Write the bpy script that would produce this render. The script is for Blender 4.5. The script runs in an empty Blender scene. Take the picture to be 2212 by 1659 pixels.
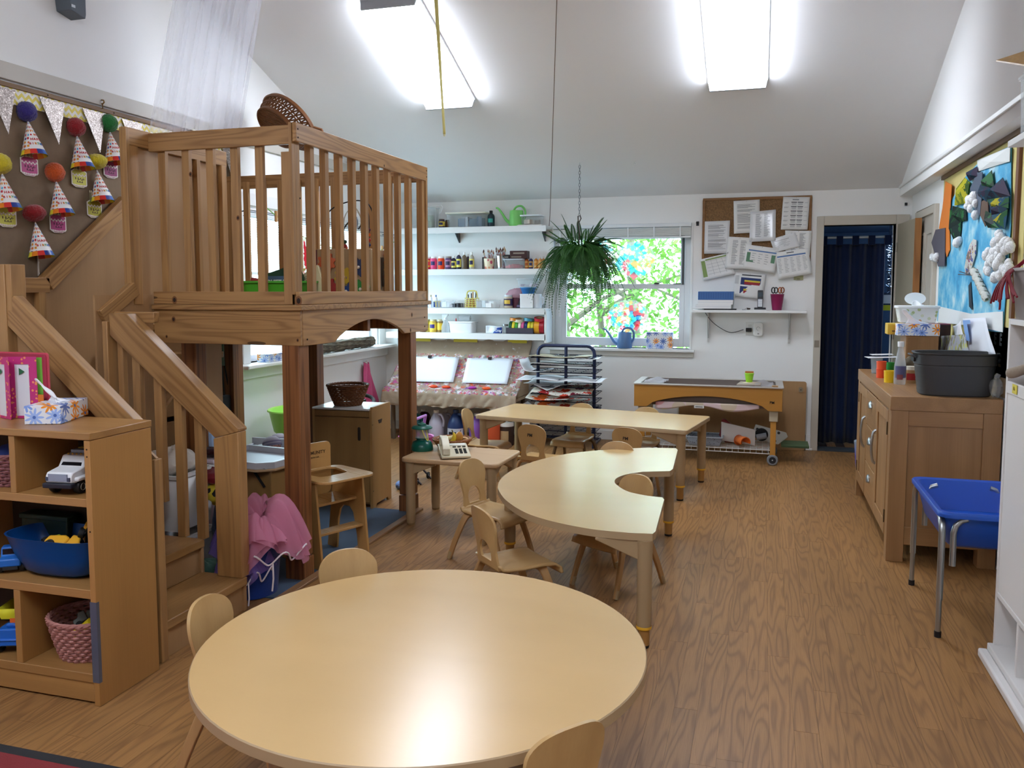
import bpy, bmesh, math, random
from mathutils import Vector, Matrix, Euler
PI = math.pi
sc = bpy.context.scene
col = sc.collection
random.seed(7)

# ------------------------------------------------------------------ camera, world, light, exposure
EYE = Vector((0.0, 0.0, 1.45)); FPX, CX, CY, YAW, PITCH = 1815.0, 1106.0, 777.0, .289, .0847
cam_d = bpy.data.cameras.new('camera'); cam = bpy.data.objects.new('camera', cam_d); col.objects.link(cam)
cam.location = EYE; cam.rotation_euler = (PI/2 - PITCH, 0, YAW)
cam_d.sensor_width = 36; cam_d.lens = FPX/2212*36; cam_d.shift_y = -(829.5-CY)/2212
cam_d.clip_start = .05; cam_d.clip_end = 200
sc.camera = cam
w = bpy.data.worlds.new('sky'); sc.world = w; w.use_nodes = True
bg = w.node_tree.nodes['Background']; bg.inputs[0].default_value = (.66, .82, 1.0, 1); bg.inputs[1].default_value = 6.5
vs = sc.view_settings; vs.view_transform = 'Standard'; vs.look = 'None'; vs.gamma = 1; vs.use_curve_mapping = False
vs.exposure = 1.2
LAMP = 12.0          # strength of the fluorescent diffusers
LAMP_FILL = 11.5
try:
    sc.cycles.max_bounces = 8; sc.cycles.diffuse_bounces = 5; sc.cycles.glossy_bounces = 4
    sc.cycles.transmission_bounces = 6; sc.cycles.transparent_max_bounces = 24
    sc.cycles.sample_clamp_indirect = 6; sc.cycles.caustics_reflective = False; sc.cycles.caustics_refractive = False
except Exception: pass
# daylight portals fitted in the two window openings (they guide the sky light, they emit nothing of their own)
def portal(loc, rot, sx, sy):
    d = bpy.data.lights.new('window_portal', 'AREA'); d.shape = 'RECTANGLE'; d.size = sx; d.size_y = sy
    o = bpy.data.objects.new('window_portal', d); col.objects.link(o); o.location = loc; o.rotation_euler = rot
    d.cycles.is_portal = True
portal((-1.285, 8.09, 1.46), (-PI/2, 0, 0), 1.32, 1.16)
portal((-3.90, 6.62, 1.48), (0, -PI/2, 0), 1.18, 2.25)

# ------------------------------------------------------------------ pixel -> world helpers (points on real planes)
_cy, _sy, _cp, _sp = math.cos(YAW), math.sin(YAW), math.cos(PITCH), math.sin(PITCH)
_R = Vector((_cy, _sy, 0)); _F = Vector((-_sy*_cp, _cy*_cp, -_sp)); _D = Vector((_sy*_sp, -_cy*_sp, -_cp))
def ray(x, y): return _R*((x-CX)/FPX) + _D*((y-CY)/FPX) + _F
def atz(x, y, z=0.0): d = ray(x, y); return EYE + d*((z-EYE.z)/d.z)
def aty(x, y, Y): d = ray(x, y); return EYE + d*(Y/d.y)
def atx(x, y, X): d = ray(x, y); return EYE + d*(X/d.x)

# ------------------------------------------------------------------ materials
def lin(c):
    if isinstance(c, str):
        c = c.lstrip('#'); c = [int(c[i:i+2], 16)/255 for i in (0, 2, 4)]
        c = [v/12.92 if v <= .04045 else ((v+.055)/1.055)**2.4 for v in c]
    return (c[0], c[1], c[2], 1)
MATS = {}
class NT:
    def __init__(s, name):
        s.m = bpy.data.materials.new(name); s.m.use_nodes = True; s.t = s.m.node_tree; s.n = s.t.nodes
        s.b = s.n['Principled BSDF']; s.out = s.n['Material Output']
    def a(s, typ, **k):
        n = s.n.new(typ)
        for q, v in k.items(): setattr(n, q, v)
        return n
    def l(s, a, b): s.t.links.new(a, b)
    def math(s, op, x, y=None, clamp=False):
        n = s.a('ShaderNodeMath', operation=op, use_clamp=clamp)
        for i, v in enumerate((x, y)):
            if v is None: continue
            if isinstance(v, (int, float)): n.inputs[i].default_value = v
            else: s.l(v, n.inputs[i])
        return n.outputs[0]
    def mix(s, f, a, b, blend='MIX'):
        n = s.a('ShaderNodeMix', data_type='RGBA', blend_type=blend)
        for i, v in ((0, f), (6, a), (7, b)):
            if isinstance(v, (int, float)): n.inputs[i].default_value = v
            elif isinstance(v, (tuple, list)): n.inputs[i].default_value = v
            else: s.l(v, n.inputs[i])
        return n.outputs[2]
    def ramp(s, f, stops, interp='LINEAR'):
        n = s.a('ShaderNodeValToRGB'); n.color_ramp.interpolation = interp; e = n.color_ramp.elements
        while len(e) < len(stops): e.new(.5)
        for i, (p, c) in enumerate(stops): e[i].position = p; e[i].color = lin(c) if isinstance(c, str) else (c[0], c[1], c[2], 1)
        s.l(f, n.inputs[0]); return n.outputs[0]
    def coords(s, scale=(1, 1, 1), rand=0.0, kind='Object', loc=(0, 0, 0)):
        tc = s.a('ShaderNodeTexCoord'); mp = s.a('ShaderNodeMapping'); mp.inputs['Scale'].default_value = scale; mp.inputs['Location'].default_value = loc
        src = tc.outputs[kind]
        if rand:
            oi = s.a('ShaderNodeObjectInfo'); v = s.a('ShaderNodeVectorMath', operation='MULTIPLY')
            s.l(oi.outputs['Random'], v.inputs[0]); v.inputs[1].default_value = (rand, rand*1.7, rand*.6)
            ad = s.a('ShaderNodeVectorMath', operation='ADD'); s.l(src, ad.inputs[0]); s.l(v.outputs[0], ad.inputs[1]); src = ad.outputs[0]
        s.l(src, mp.inputs[0]); return mp.outputs[0]
    def noise(s, vec, scale, detail=3, rough=.55, out=0):
        n = s.a('ShaderNodeTexNoise'); n.inputs['Scale'].default_value = scale; n.inputs['Detail'].default_value = detail; n.inputs['Roughness'].default_value = rough
        s.l(vec, n.inputs['Vector']); return n.outputs[out]
    def set(s, **k):
        for q, v in k.items():
            i = s.b.inputs[q.replace('_', ' ')]
            if isinstance(v, (int, float, tuple)): i.default_value = v
            else: s.l(v, i)
    def bump(s, h, strength=.3, dist=.01):
        n = s.a('ShaderNodeBump'); n.inputs['Strength'].default_value = strength; n.inputs['Distance'].default_value = dist
        s.l(h, n.inputs['Height']); s.l(n.outputs[0], s.b.inputs['Normal'])

def flat(c, rough=.5, metal=0.0, spec=.5, trans=0.0, emit=0.0, alpha=1.0, key=None, coat=0, sss=0, ior=1.45):
    k = key or ('flat', str(c), rough, metal, spec, trans, emit, alpha, coat)
    if k in MATS: return MATS[k]
    t = NT('surface'); t.set(Base_Color=lin(c), Roughness=float(rough), Metallic=float(metal), Specular_IOR_Level=float(spec), Transmission_Weight=float(trans), Alpha=float(alpha), Coat_Weight=float(coat), IOR=float(ior))
    if emit: t.set(Emission_Color=lin(c), Emission_Strength=float(emit))
    MATS[k] = t.m; return t.m

def wood(name, light, dark, axis='X', rings=9.0, across=5.0, along=.7, contrast=.55, rough=.42, knots=0.0, coat=0.0, fine=.35, rand=7.0, bump=.02, spec=.4):
    """Contour lines of a noise stretched along the grain give cathedral figures; every object shifts the pattern."""
    k = ('wood', name, axis)
    if k in MATS: return MATS[k]
    t = NT(name)
    sclv = {'X': (along, across, across), 'Y': (across, along, across), 'Z': (across, across, along)}[axis]
    fin = {'X': (3, 160, 160), 'Y': (160, 3, 160), 'Z': (160, 160, 3)}[axis]
    v = t.coords(sclv, rand); n0 = t.noise(v, 1.0, 2, .45)
    s = t.math('SINE', t.math('MULTIPLY', n0, rings*6.283)); s = t.math('ADD', t.math('MULTIPLY', s, .5), .5)
    s = t.math('POWER', s, 2.2)
    vf = t.coords(fin, rand); f = t.noise(vf, 1.0, 2, .6)
    c = t.mix(t.math('MULTIPLY', s, contrast), lin(light), lin(dark))
    c = t.mix(t.math('MULTIPLY', t.math('SUBTRACT', f, .38, True), fine*2.2, True), c, lin(dark))
    big = t.noise(t.coords((1, 1, 1), rand), 2.3, 2, .5)
    hs = t.a('ShaderNodeHueSaturation'); t.l(c, hs.inputs['Color'])
    oi = t.a('ShaderNodeObjectInfo')
    t.l(t.math('ADD', t.math('ADD', t.math('MULTIPLY', oi.outputs['Random'], .16), .82), t.math('MULTIPLY', big, .2)), hs.inputs['Value'])
    c = hs.outputs[0]
    if knots:
        kv = {'X': (1.6, 9, 9), 'Y': (9, 1.6, 9), 'Z': (9, 9, 1.6)}[axis]
        kv = tuple(q*.55 for q in kv)
        vo = t.a('ShaderNodeTexVoronoi'); vo.inputs['Scale'].default_value = 1.0; t.l(t.coords(kv, rand), vo.inputs['Vector'])
        kn = t.math('LESS_THAN', vo.outputs['Distance'], knots); kf = t.math('MULTIPLY', kn, .8)
        c = t.mix(kf, c, lin('3a2313'))
    t.set(Base_Color=c, Roughness=t.math('ADD', t.math('MULTIPLY', f, .3*fine), rough-.15*fine), Specular_IOR_Level=spec, Coat_Weight=coat, Coat_Roughness=.25)
    if bump: t.bump(f, bump*4, .002)
    MATS[k] = t.m; return t.m

def paint(c, rough=.6, bumpy=.08, var=.05, key=None, scale=60, spec=.4):
    k = ('paint', str(c), rough, bumpy, var, scale)
    if k in MATS: return MATS[k]
    t = NT('painted surface'); v = t.coords((1, 1, 1)); n = t.noise(v, scale, 3); b = t.noise(v, 1.3, 3)
    base = lin(c); dk = tuple(q*(1-var*3) for q in base[:3])+(1,)
    t.set(Base_Color=t.mix(t.math('MULTIPLY', b, .6), base, dk), Roughness=rough, Specular_IOR_Level=spec)
    if bumpy: t.bump(n, bumpy, .004)
    MATS[k] = t.m; return t.m

def cloth(c, c2=None, rough=.9, scale=300, key=None, stripes=None, alpha=1.0, sheen=.2, trans=0.0):
    k = ('cloth', str(c), str(c2), scale, alpha, str(stripes), trans)
    if k in MATS: return MATS[k]
    t = NT('woven cloth'); v = t.coords((1, 1, 1)); n = t.noise(v, scale, 2); b = t.noise(v, 9, 3)
    base = lin(c); dk = lin(c2) if c2 else tuple(q*.6 for q in base[:3])+(1,)
    cc = t.mix(t.math('MULTIPLY', t.math('ADD', n, b), .42), base, dk)
    t.set(Base_Color=cc, Roughness=rough, Sheen_Weight=sheen, Alpha=float(alpha), Specular_IOR_Level=.2, Transmission_Weight=float(trans)); t.bump(n, .25, .003)
    MATS[k] = t.m; return t.m

def spots(key, ground, cols, scale=14, size=.42, rough=.5, kind='Object'):
    """ground colour printed with coloured spots / petals (voronoi cells)"""
    k = ('spots', key)
    if k in MATS: return MATS[k]
    t = NT('printed '+key); v = t.coords((1, 1, 1), 0, kind)
    vo = t.a('ShaderNodeTexVoronoi'); vo.inputs['Scale'].default_value = scale; t.l(v, vo.inputs['Vector'])
    m = t.math('LESS_THAN', vo.outputs['Distance'], size)
    sp = t.a('ShaderNodeSeparateColor'); t.l(vo.outputs['Color'], sp.inputs[0])
    n = len(cols); cr = t.ramp(sp.outputs[0], [(i/n, c) for i, c in enumerate(cols)], 'CONSTANT')
    t.set(Base_Color=t.mix(m, lin(ground), cr), Roughness=rough)
    MATS[k] = t.m; return t.m

def floral():
    """tissue-box print: blue daisies and orange petals on white"""
    k = 'floral'
    if k in MATS: return MATS[k]
    t = NT('daisy print card'); tc = t.a('ShaderNodeTexCoord')
    # 2D: fold the third axis in so that every face carries flowers
    sp = t.a('ShaderNodeSeparateXYZ'); t.l(tc.outputs['Object'], sp.inputs[0])
    cb = t.a('ShaderNodeCombineXYZ'); t.l(t.math('ADD', sp.outputs[0], t.math('MULTIPLY', sp.outputs[1], .83)), cb.inputs[0])
    t.l(t.math('ADD', sp.outputs[2], t.math('MULTIPLY', sp.outputs[1], .31)), cb.inputs[1])
    S = 15.0
    vs_ = t.a('ShaderNodeVectorMath', operation='SCALE'); t.l(cb.outputs[0], vs_.inputs[0]); vs_.inputs['Scale'].default_value = S
    vo = t.a('ShaderNodeTexVoronoi', voronoi_dimensions='2D'); vo.inputs['Scale'].default_value = 1.0; vo.inputs['Randomness'].default_value = .6; t.l(vs_.outputs[0], vo.inputs['Vector'])
    df = t.a('ShaderNodeVectorMath', operation='SUBTRACT'); t.l(vs_.outputs[0], df.inputs[0]); t.l(vo.outputs['Position'], df.inputs[1])
    s2 = t.a('ShaderNodeSeparateXYZ'); t.l(df.outputs[0], s2.inputs[0])
    ang = t.math('ARCTAN2', s2.outputs[1], s2.outputs[0])
    pet = t.math('ADD', t.math('MULTIPLY', t.math('COSINE', t.math('MULTIPLY', ang, 9.0)), .16), .36)
    inside = t.math('LESS_THAN', vo.outputs['Distance'], pet)
    core = t.math('LESS_THAN', vo.outputs['Distance'], .09)
    sc_ = t.a('ShaderNodeSeparateColor'); t.l(vo.outputs['Color'], sc_.inputs[0])
    cc = t.ramp(sc_.outputs[0], [(0, '7f9fe0'), (.3, '5c76b8'), (.6, 'f0952c'), (.8, '9db8ee')], 'CONSTANT')
    c = t.mix(inside, lin('e6e8ee'), cc); c = t.mix(core, c, lin('4d6db8'))
    t.set(Base_Color=c, Roughness=.45); MATS[k] = t.m; return t.m

def glass(c='ffffff', rough=.02, key=None):
    """thin clear sheet: mostly see-through with a mirror-like reflection"""
    k = ('glass', c, rough)
    if k in MATS: return MATS[k]
    t = NT('clear sheet'); tr = t.a('ShaderNodeBsdfTransparent'); tr.inputs[0].default_value = lin(c)
    gl = t.a('ShaderNodeBsdfGlossy'); gl.inputs['Roughness'].default_value = rough
    fr = t.a('ShaderNodeFresnel'); fr.inputs[0].default_value = 1.45
    ge = t.a('ShaderNodeNewGeometry'); fac = t.math('MULTIPLY', fr.outputs[0], t.math('SUBTRACT', 1.0, ge.outputs['Backfacing']))
    mx = t.a('ShaderNodeMixShader'); t.l(fac, mx.inputs[0]); t.l(tr.outputs[0], mx.inputs[1]); t.l(gl.outputs[0], mx.inputs[2]); t.l(mx.outputs[0], t.out.inputs[0])
    MATS[k] = t.m; return t.m
def sheer(c, amount=.5, rough=.6, trl=True):
    """semi-see-through film / net: part transparent, part diffuse and translucent"""
    k = ('sheer', c, amount)
    if k in MATS: return MATS[k]
    t = NT('sheer film'); tr = t.a('ShaderNodeBsdfTransparent'); df = t.a('ShaderNodeBsdfDiffuse'); df.inputs[0].default_value = lin(c)
    tl = t.a('ShaderNodeBsdfTranslucent'); tl.inputs[0].default_value = lin(c)
    m1 = t.a('ShaderNodeMixShader'); m1.inputs[0].default_value = .45; t.l(df.outputs[0], m1.inputs[1]); t.l(tl.outputs[0], m1.inputs[2])
    mx = t.a('ShaderNodeMixShader'); mx.inputs[0].default_value = amount; t.l(tr.outputs[0], mx.inputs[1]); t.l(m1.outputs[0], mx.inputs[2]); t.l(mx.outputs[0], t.out.inputs[0])
    MATS[k] = t.m; return t.m
def stained(c):
    """tinted cellophane: tints the light that comes through"""
    k = ('stained', c)
    if k in MATS: return MATS[k]
    t = NT('tinted cellophane'); tr = t.a('ShaderNodeBsdfTransparent'); tr.inputs[0].default_value = lin(c)
    df = t.a('ShaderNodeBsdfTranslucent'); df.inputs[0].default_value = lin(c)
    mx = t.a('ShaderNodeMixShader'); mx.inputs[0].default_value = .3; t.l(tr.outputs[0], mx.inputs[1]); t.l(df.outputs[0], mx.inputs[2]); t.l(mx.outputs[0], t.out.inputs[0])
    MATS[k] = t.m; return t.m

# ------------------------------------------------------------------ mesh builder
class B:
    def __init__(s): s.v = []; s.f = []; s.mi = []; s.cur = 0
    def m(s, i): s.cur = i; return s
    def add(s, vs, fs):
        o = len(s.v); s.v += [tuple(v) for v in vs]
        for f in fs: s.f.append(tuple(i+o for i in f)); s.mi.append(s.cur)
        return s
    def box(s, x0, x1, y0, y1, z0, z1):
        if x0 > x1: x0, x1 = x1, x0
        if y0 > y1: y0, y1 = y1, y0
        if z0 > z1: z0, z1 = z1, z0
        return s.add([(x0,y0,z0),(x1,y0,z0),(x1,y1,z0),(x0,y1,z0),(x0,y0,z1),(x1,y0,z1),(x1,y1,z1),(x0,y1,z1)],
                     [(0,3,2,1),(4,5,6,7),(0,1,5,4),(1,2,6,5),(2,3,7,6),(3,0,4,7)])
    def quad(s, a, b, c, d): return s.add([a, b, c, d], [(0, 1, 2, 3)])
    def tube(s, pts, r, n=8, caps=True, closed=False):
        pts = [Vector(p) for p in pts]; rs = r if isinstance(r, (list, tuple)) else [r]*len(pts)
        vs, fs = [], []; L = len(pts); up = None
        for i, p in enumerate(pts):
            if closed: d = pts[(i+1) % L]-pts[i-1]
            else: d = pts[min(i+1, L-1)]-pts[max(i-1, 0)]
            if d.length < 1e-9: d = Vector((0, 0, 1))
            d.normalize()
            if up is None:
                up = Vector((0, 0, 1)) if abs(d.z) < .9 else Vector((1, 0, 0))
            a = up - d*up.dot(d)
            if a.length < 1e-6: a = d.orthogonal()
            a.normalize(); b = d.cross(a); up = a
            for k in range(n):
                t = 2*PI*k/n; vs.append(p + (a*math.cos(t)+b*math.sin(t))*rs[i])
        for i in range(L if closed else L-1):
            j = (i+1) % L
            for k in range(n): fs.append((i*n+k, i*n+(k+1) % n, j*n+(k+1) % n, j*n+k))
        if caps and not closed: fs.append(tuple(range(n-1, -1, -1))); fs.append(tuple((L-1)*n+k for k in range(n)))
        return s.add(vs, fs)
    def cyl(s, p0, p1, r0, r1=None, n=16): return s.tube([p0, p1], [r0, r0 if r1 is None else r1], n)
    def lathe(s, prof, n=20, c=(0, 0, 0), closed=False, sx=1, sy=1, a0=0, a1=2*PI):
        vs, fs = [], []; full = abs(a1-a0-2*PI) < 1e-6; m = n if full else n+1
        for r, z in prof:
            for k in range(m):
                t = a0+(a1-a0)*k/n; vs.append((c[0]+r*math.cos(t)*sx, c[1]+r*math.sin(t)*sy, c[2]+z))
        L = len(prof)
        for i in range(L-1):
            for k in range(n):
                k2 = (k+1) % m; fs.append((i*m+k, i*m+k2, (i+1)*m+k2, (i+1)*m+k))
        if full and prof[0][0] > 1e-6 and closed: fs.append(tuple(range(m-1, -1, -1)))
        if full and prof[-1][0] > 1e-6 and closed: fs.append(tuple((L-1)*m+k for k in range(m)))
        return s.add(vs, fs)
    def prism(s, poly, h0, h1, axis='Z', hole=None):
        """poly: 2D outline, extruded h0..h1 along axis. Z:(x,y) Y:(x,z) X:(y,z)"""
        def P(a, b, h): return {'Z': (a, b, h), 'Y': (a, h, b), 'X': (h, a, b)}[axis]
        n = len(poly)
        if hole is None:
            vs = [P(a, b, h0) for a, b in poly]+[P(a, b, h1) for a, b in poly]
            fs = [tuple(range(n-1, -1, -1)), tuple(range(n, 2*n))]+[(i, (i+1) % n, n+(i+1) % n, n+i) for i in range(n)]
            return s.add(vs, fs)
        # same vertex count for hole, bridged ring
        vs = [P(a, b, h0) for a, b in poly]+[P(a, b, h1) for a, b in poly]+[P(a, b, h0) for a, b in hole]+[P(a, b, h1) for a, b in hole]
        fs = []
        for i in range(n):
            j = (i+1) % n
            fs += [(i, j, n+j, n+i), (2*n+j, 2*n+i, 3*n+i, 3*n+j), (n+i, n+j, 3*n+j, 3*n+i), (j, i, 2*n+i, 2*n+j)]
        return s.add(vs, fs)
    def ball(s, c, r, nu=14, nv=8, sc_=(1, 1, 1), jit=0.0, rnd=None):
        vs, fs = [], []
        rnd = rnd or random
        for i in range(nv+1):
            ph = PI*i/nv
            for k in range(nu):
                th = 2*PI*k/nu; rr = r*(1+rnd.uniform(-jit, jit)) if 0 < i < nv else r
                vs.append((c[0]+rr*math.sin(ph)*math.cos(th)*sc_[0], c[1]+rr*math.sin(ph)*math.sin(th)*sc_[1], c[2]+rr*math.cos(ph)*sc_[2]))
        for i in range(nv):
            for k in range(nu): fs.append((i*nu+k, (i+1)*nu+k, (i+1)*nu+(k+1) % nu, i*nu+(k+1) % nu))
        return s.add(vs, fs)
    def grid(s, fn, nu, nv):
        vs = [fn(i/nu, j/nv) for j in range(nv+1) for i in range(nu+1)]
        fs = [(j*(nu+1)+i, j*(nu+1)+i+1, (j+1)*(nu+1)+i+1, (j+1)*(nu+1)+i) for j in range(nv) for i in range(nu)]
        return s.add(vs, fs)
    def xf(s, M, i0=0):
        for i in range(i0, len(s.v)): s.v[i] = tuple(M @ Vector(s.v[i]))
        return s
    def mesh(s, name, mats, smooth=40):
        me = bpy.data.meshes.new(name); me.from_pydata(s.v, [], s.f)
        for m_ in (mats if isinstance(mats, (list, tuple)) else [mats]): me.materials.append(m_)
        if any(s.mi): me.polygons.foreach_set('material_index', s.mi)
        bm = bmesh.new(); bm.from_mesh(me); bmesh.ops.remove_doubles(bm, verts=bm.verts, dist=1e-6)
        bmesh.ops.recalc_face_normals(bm, faces=bm.faces); bm.to_mesh(me); bm.free()
        if smooth:
            me.polygons.foreach_set('use_smooth', [True]*len(me.polygons)); me.set_sharp_from_angle(angle=math.radians(smooth))
        me.update(); return me
    def build(s, name, mats, parent=None, loc=(0, 0, 0), rot=(0, 0, 0), bevel=0, seg=2, smooth=40, solid=0, sub=0):
        o = bpy.data.objects.new(name, s.mesh(name, mats, smooth)); col.objects.link(o)
        o.location = loc; o.rotation_euler = rot
        if parent: o.parent = parent
        if solid: m_ = o.modifiers.new('solid', 'SOLIDIFY'); m_.thickness = solid; m_.offset = 0
        if bevel:
            m_ = o.modifiers.new('bevel', 'BEVEL'); m_.width = bevel; m_.segments = seg; m_.limit_method = 'ANGLE'; m_.angle_limit = math.radians(40)
        if sub: m_ = o.modifiers.new('sub', 'SUBSURF'); m_.levels = sub; m_.render_levels = sub
        return o

def tag(o, label=None, cat=None, group=None, kind=None):
    if label: o['label'] = label
    if cat: o['category'] = cat
    if group: o['group'] = group
    if kind: o['kind'] = kind
    return o
def thing(name, label, cat, loc=(0, 0, 0), rz=0, group=None, rot=None):
    o = bpy.data.objects.new(name, None); col.objects.link(o); o.location = loc
    o.rotation_euler = rot if rot else (0, 0, rz); o.empty_display_size = .05
    return tag(o, label, cat, group)
def dup(root, loc=None, rz=None, label=None, group=None, rot=None):
    def cp(o, par):
        c = o.copy(); col.objects.link(c)
        if par: c.parent = par
        for ch in kids.get(o.name, []): cp(ch, c)
        return c
    kids = {}
    def walk(o):
        kids[o.name] = list(o.children)
        for ch in o.children: walk(ch)
    walk(root); r = cp(root, None)
    if loc is not None: r.location = loc
    if rz is not None: r.rotation_euler = (0, 0, rz)
    if rot is not None: r.rotation_euler = rot
    return tag(r, label, None, group)
def struct(o): o['kind'] = 'structure'; return o
def beam(name, p0, p1, wd, ht, mat, parent=None, up=(0, 0, 1), bevel=.003, ext=0):
    """board whose length (and grain) runs along its own X axis from p0 to p1; wd across, ht along 'up'"""
    p0, p1 = Vector(p0), Vector(p1); d = p1-p0; L = d.length; x = d.normalized(); u = Vector(up); u = (u-x*u.dot(x)).normalized(); y = u.cross(x)
    o = B().box(-L/2-ext, L/2+ext, -wd/2, wd/2, -ht/2, ht/2).build(name, mat, None, bevel=bevel)
    M = Matrix((x, y, u)).transposed().to_4x4(); M.translation = (p0+p1)/2
    o.matrix_world = M
    if parent: o.parent = parent; o.matrix_parent_inverse = pinv(parent)
    return o
def pinv(parent): return parent_matrix(parent).inverted()
def parent_matrix(p):
    M = Matrix.LocRotScale(p.location, p.rotation_euler, p.scale)
    return parent_matrix(p.parent) @ p.matrix_parent_inverse @ M if p.parent else M
def rrect(x0, x1, y0, y1, r, n=5):
    out = []
    for cx, cy, a in ((x1-r, y1-r, 0), (x0+r, y1-r, PI/2), (x0+r, y0+r, PI), (x1-r, y0+r, 3*PI/2)):
        for k in range(n+1): t = a+PI/2*k/n; out.append((cx+r*math.cos(t), cy+r*math.sin(t)))
    return out
def text(name, s, size, mat, parent=None, loc=(0, 0, 0), rot=(0, 0, 0), depth=.0005, align='CENTER', bold=0.0):
    cu = bpy.data.curves.new('letters', 'FONT'); cu.body = s; cu.size = size; cu.align_x = align; cu.align_y = 'CENTER'; cu.extrude = depth; cu.offset = bold; cu.resolution_u = 2
    t = bpy.data.objects.new('letters', cu); col.objects.link(t); dg = bpy.context.evaluated_depsgraph_get()
    me = bpy.data.meshes.new_from_object(t.evaluated_get(dg)); bpy.data.objects.remove(t); bpy.data.curves.remove(cu)
    me.materials.clear(); me.materials.append(mat); o = bpy.data.objects.new(name, me); col.objects.link(o); o.location = loc; o.rotation_euler = rot
    if parent: o.parent = parent
    return o
def arc(cx, cy, r, a0, a1, n): return [(cx+r*math.cos(a0+(a1-a0)*i/n), cy+r*math.sin(a0+(a1-a0)*i/n)) for i in range(n+1)]

def basket(name, label, cat, loc, r0, r1, h, mat, rows=9, stakes=24, rz=0, sx=1, sy=1, rim=.012, group=None, handles=False, rot=None):
    """woven wicker basket: solid floor, upright stakes, weavers passing in and out, rolled rim"""
    t = thing(name, label, cat, loc, rz, group, rot)
    b = B()
    for i in range(rows):
        f = (i+.5)/rows; r = r0+(r1-r0)*f**.85; z = h*f; n = stakes*4; pts = []
        for k in range(n):
            a = 2*PI*k/n; w_ = .004*math.sin(a*stakes/1.0+(PI if i % 2 else 0)); pts.append(((r+w_)*math.cos(a)*sx, (r+w_)*math.sin(a)*sy, z))
        b.tube(pts, h/rows*.46, 5, closed=True)
    for k in range(stakes):
        a = 2*PI*(k+.5)/stakes
        b.tube([((r0+(r1-r0)*(f**.85))*math.cos(a)*sx, (r0+(r1-r0)*(f**.85))*math.sin(a)*sy, h*f) for f in (0, .35, .7, 1)], .003, 5)
    tag(b.build('weave', mat, t), kind='stuff')
    B().lathe([(.001, .004), (r0*.98, .004), (r0*.98, -.0), (.001, 0)], 28, sx=sx, sy=sy).build('basket_bottom', mat, t)
    b = B(); n = 72
    for ph in (0, PI*2/3, PI*4/3):
        b.tube([((r1+rim*.55*math.cos(2*PI*k/n*12+ph))*math.cos(2*PI*k/n)*sx, (r1+rim*.55*math.cos(2*PI*k/n*12+ph))*math.sin(2*PI*k/n)*sy, h+rim*.45*math.sin(2*PI*k/n*12+ph)) for k in range(n)], rim*.6, 6, closed=True)
    b.build('rim', mat, t)
    if handles:
        for a in (0, PI):
            pts = [((r1+.03*math.sin(PI*q/8))*math.cos(a+(q-4)*.09)*sx, (r1+.03*math.sin(PI*q/8))*math.sin(a+(q-4)*.09)*sy, h+.05*math.sin(PI*q/8)) for q in range(9)]
            B().tube(pts, .011, 8).build('handle', mat, t)
    return t
def wicker(c, c2):
    return cloth(c, c2, .55, 90, sheen=0)
# ================================================================== ROOM
XL, XR, XR2, YF, YB = -3.713, 1.107, 1.205, 7.925, -2.0
YRIDGE = 3.0; SL = .378; ZE = 2.305
def zc(y): return ZE + SL*(YF-y) if y >= YRIDGE else ZE + SL*(YF-YRIDGE) - SL*(YRIDGE-y)
WALL = paint('f1f1ef', .62, .05, .015, scale=45)
CEIL = paint('eeeeef', .75, .05, .01, scale=30)
TRIM = paint('ececea', .42, .02, .02, scale=40, spec=.5)
TRIMG = paint('c9c4ba', .5, .04, .05, scale=30)
# floor: dark sub-floor with separate strips laid on it
sub = struct(B().box(XL-.1, 2.2, YB-.1, 10.4, -.06, -.004).build('floor', flat('3a281c', .8)))
def floor_mat():
    t = NT('oak strip floor'); v = t.coords((13, 1.15, 3), 23.0); n0 = t.noise(v, 1.0, 1.2, .45)
    s = t.math('ADD', t.math('MULTIPLY', t.math('SINE', t.math('MULTIPLY', n0, 66.0)), .5), .5)
    s = t.math('POWER', s, 2.6)
    f = t.noise(t.coords((420, 9, 3), 11.0), 1.0, 2, .6); g = t.noise(t.coords((1, 1, 1), 3.0), 3.0, 2)
    c = t.mix(t.math('MULTIPLY', s, .62), lin('a07546'), lin('74502f'))
    c = t.mix(t.math('MULTIPLY', t.math('SUBTRACT', f, .42, True), 1.0, True), c, lin('6a482c'))
    oi = t.a('ShaderNodeObjectInfo'); hs = t.a('ShaderNodeHueSaturation'); t.l(c, hs.inputs['Color'])
    t.l(t.math('ADD', t.math('MULTIPLY', oi.outputs['Random'], .14), t.math('ADD', t.math('MULTIPLY', g, .16), .82)), hs.inputs['Value'])
    t.set(Base_Color=hs.outputs[0], Roughness=t.math('ADD', t.math('MULTIPLY', f, .12), .38), Specular_IOR_Level=.33); t.bump(f, .06, .001)
    return t.m
FM = floor_mat()
PW, PL = .0785, 1.02
pm = B().box(0, PW-.0006, 0, PL-.0008, -.004, 0).mesh('plank', FM, 0)
cells = []
nx = int((1.205-XL)/PW)+1
for i in range(nx):
    off = random.uniform(0, PL); y = YB-off
    while y < 8.0:
        x0 = XL+i*PW; cxp, cyp = x0+PW/2, y+PL/2
        dv = Vector((cxp, cyp, 0))-EYE; dep = dv.dot(_F)
        vis = 9
        if dep > .8:
            u = CX+FPX*dv.dot(_R)/dep; vv = CY+FPX*dv.dot(_D)/dep
            if -250 < u < 2450 and vv < 2300: vis = dep
        # strips under the loft and the left shelf are hidden
        if cxp < -2.3: vis += 6
        cells.append((vis, x0, y)); y += PL
cells.sort()
rest = B()
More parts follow.
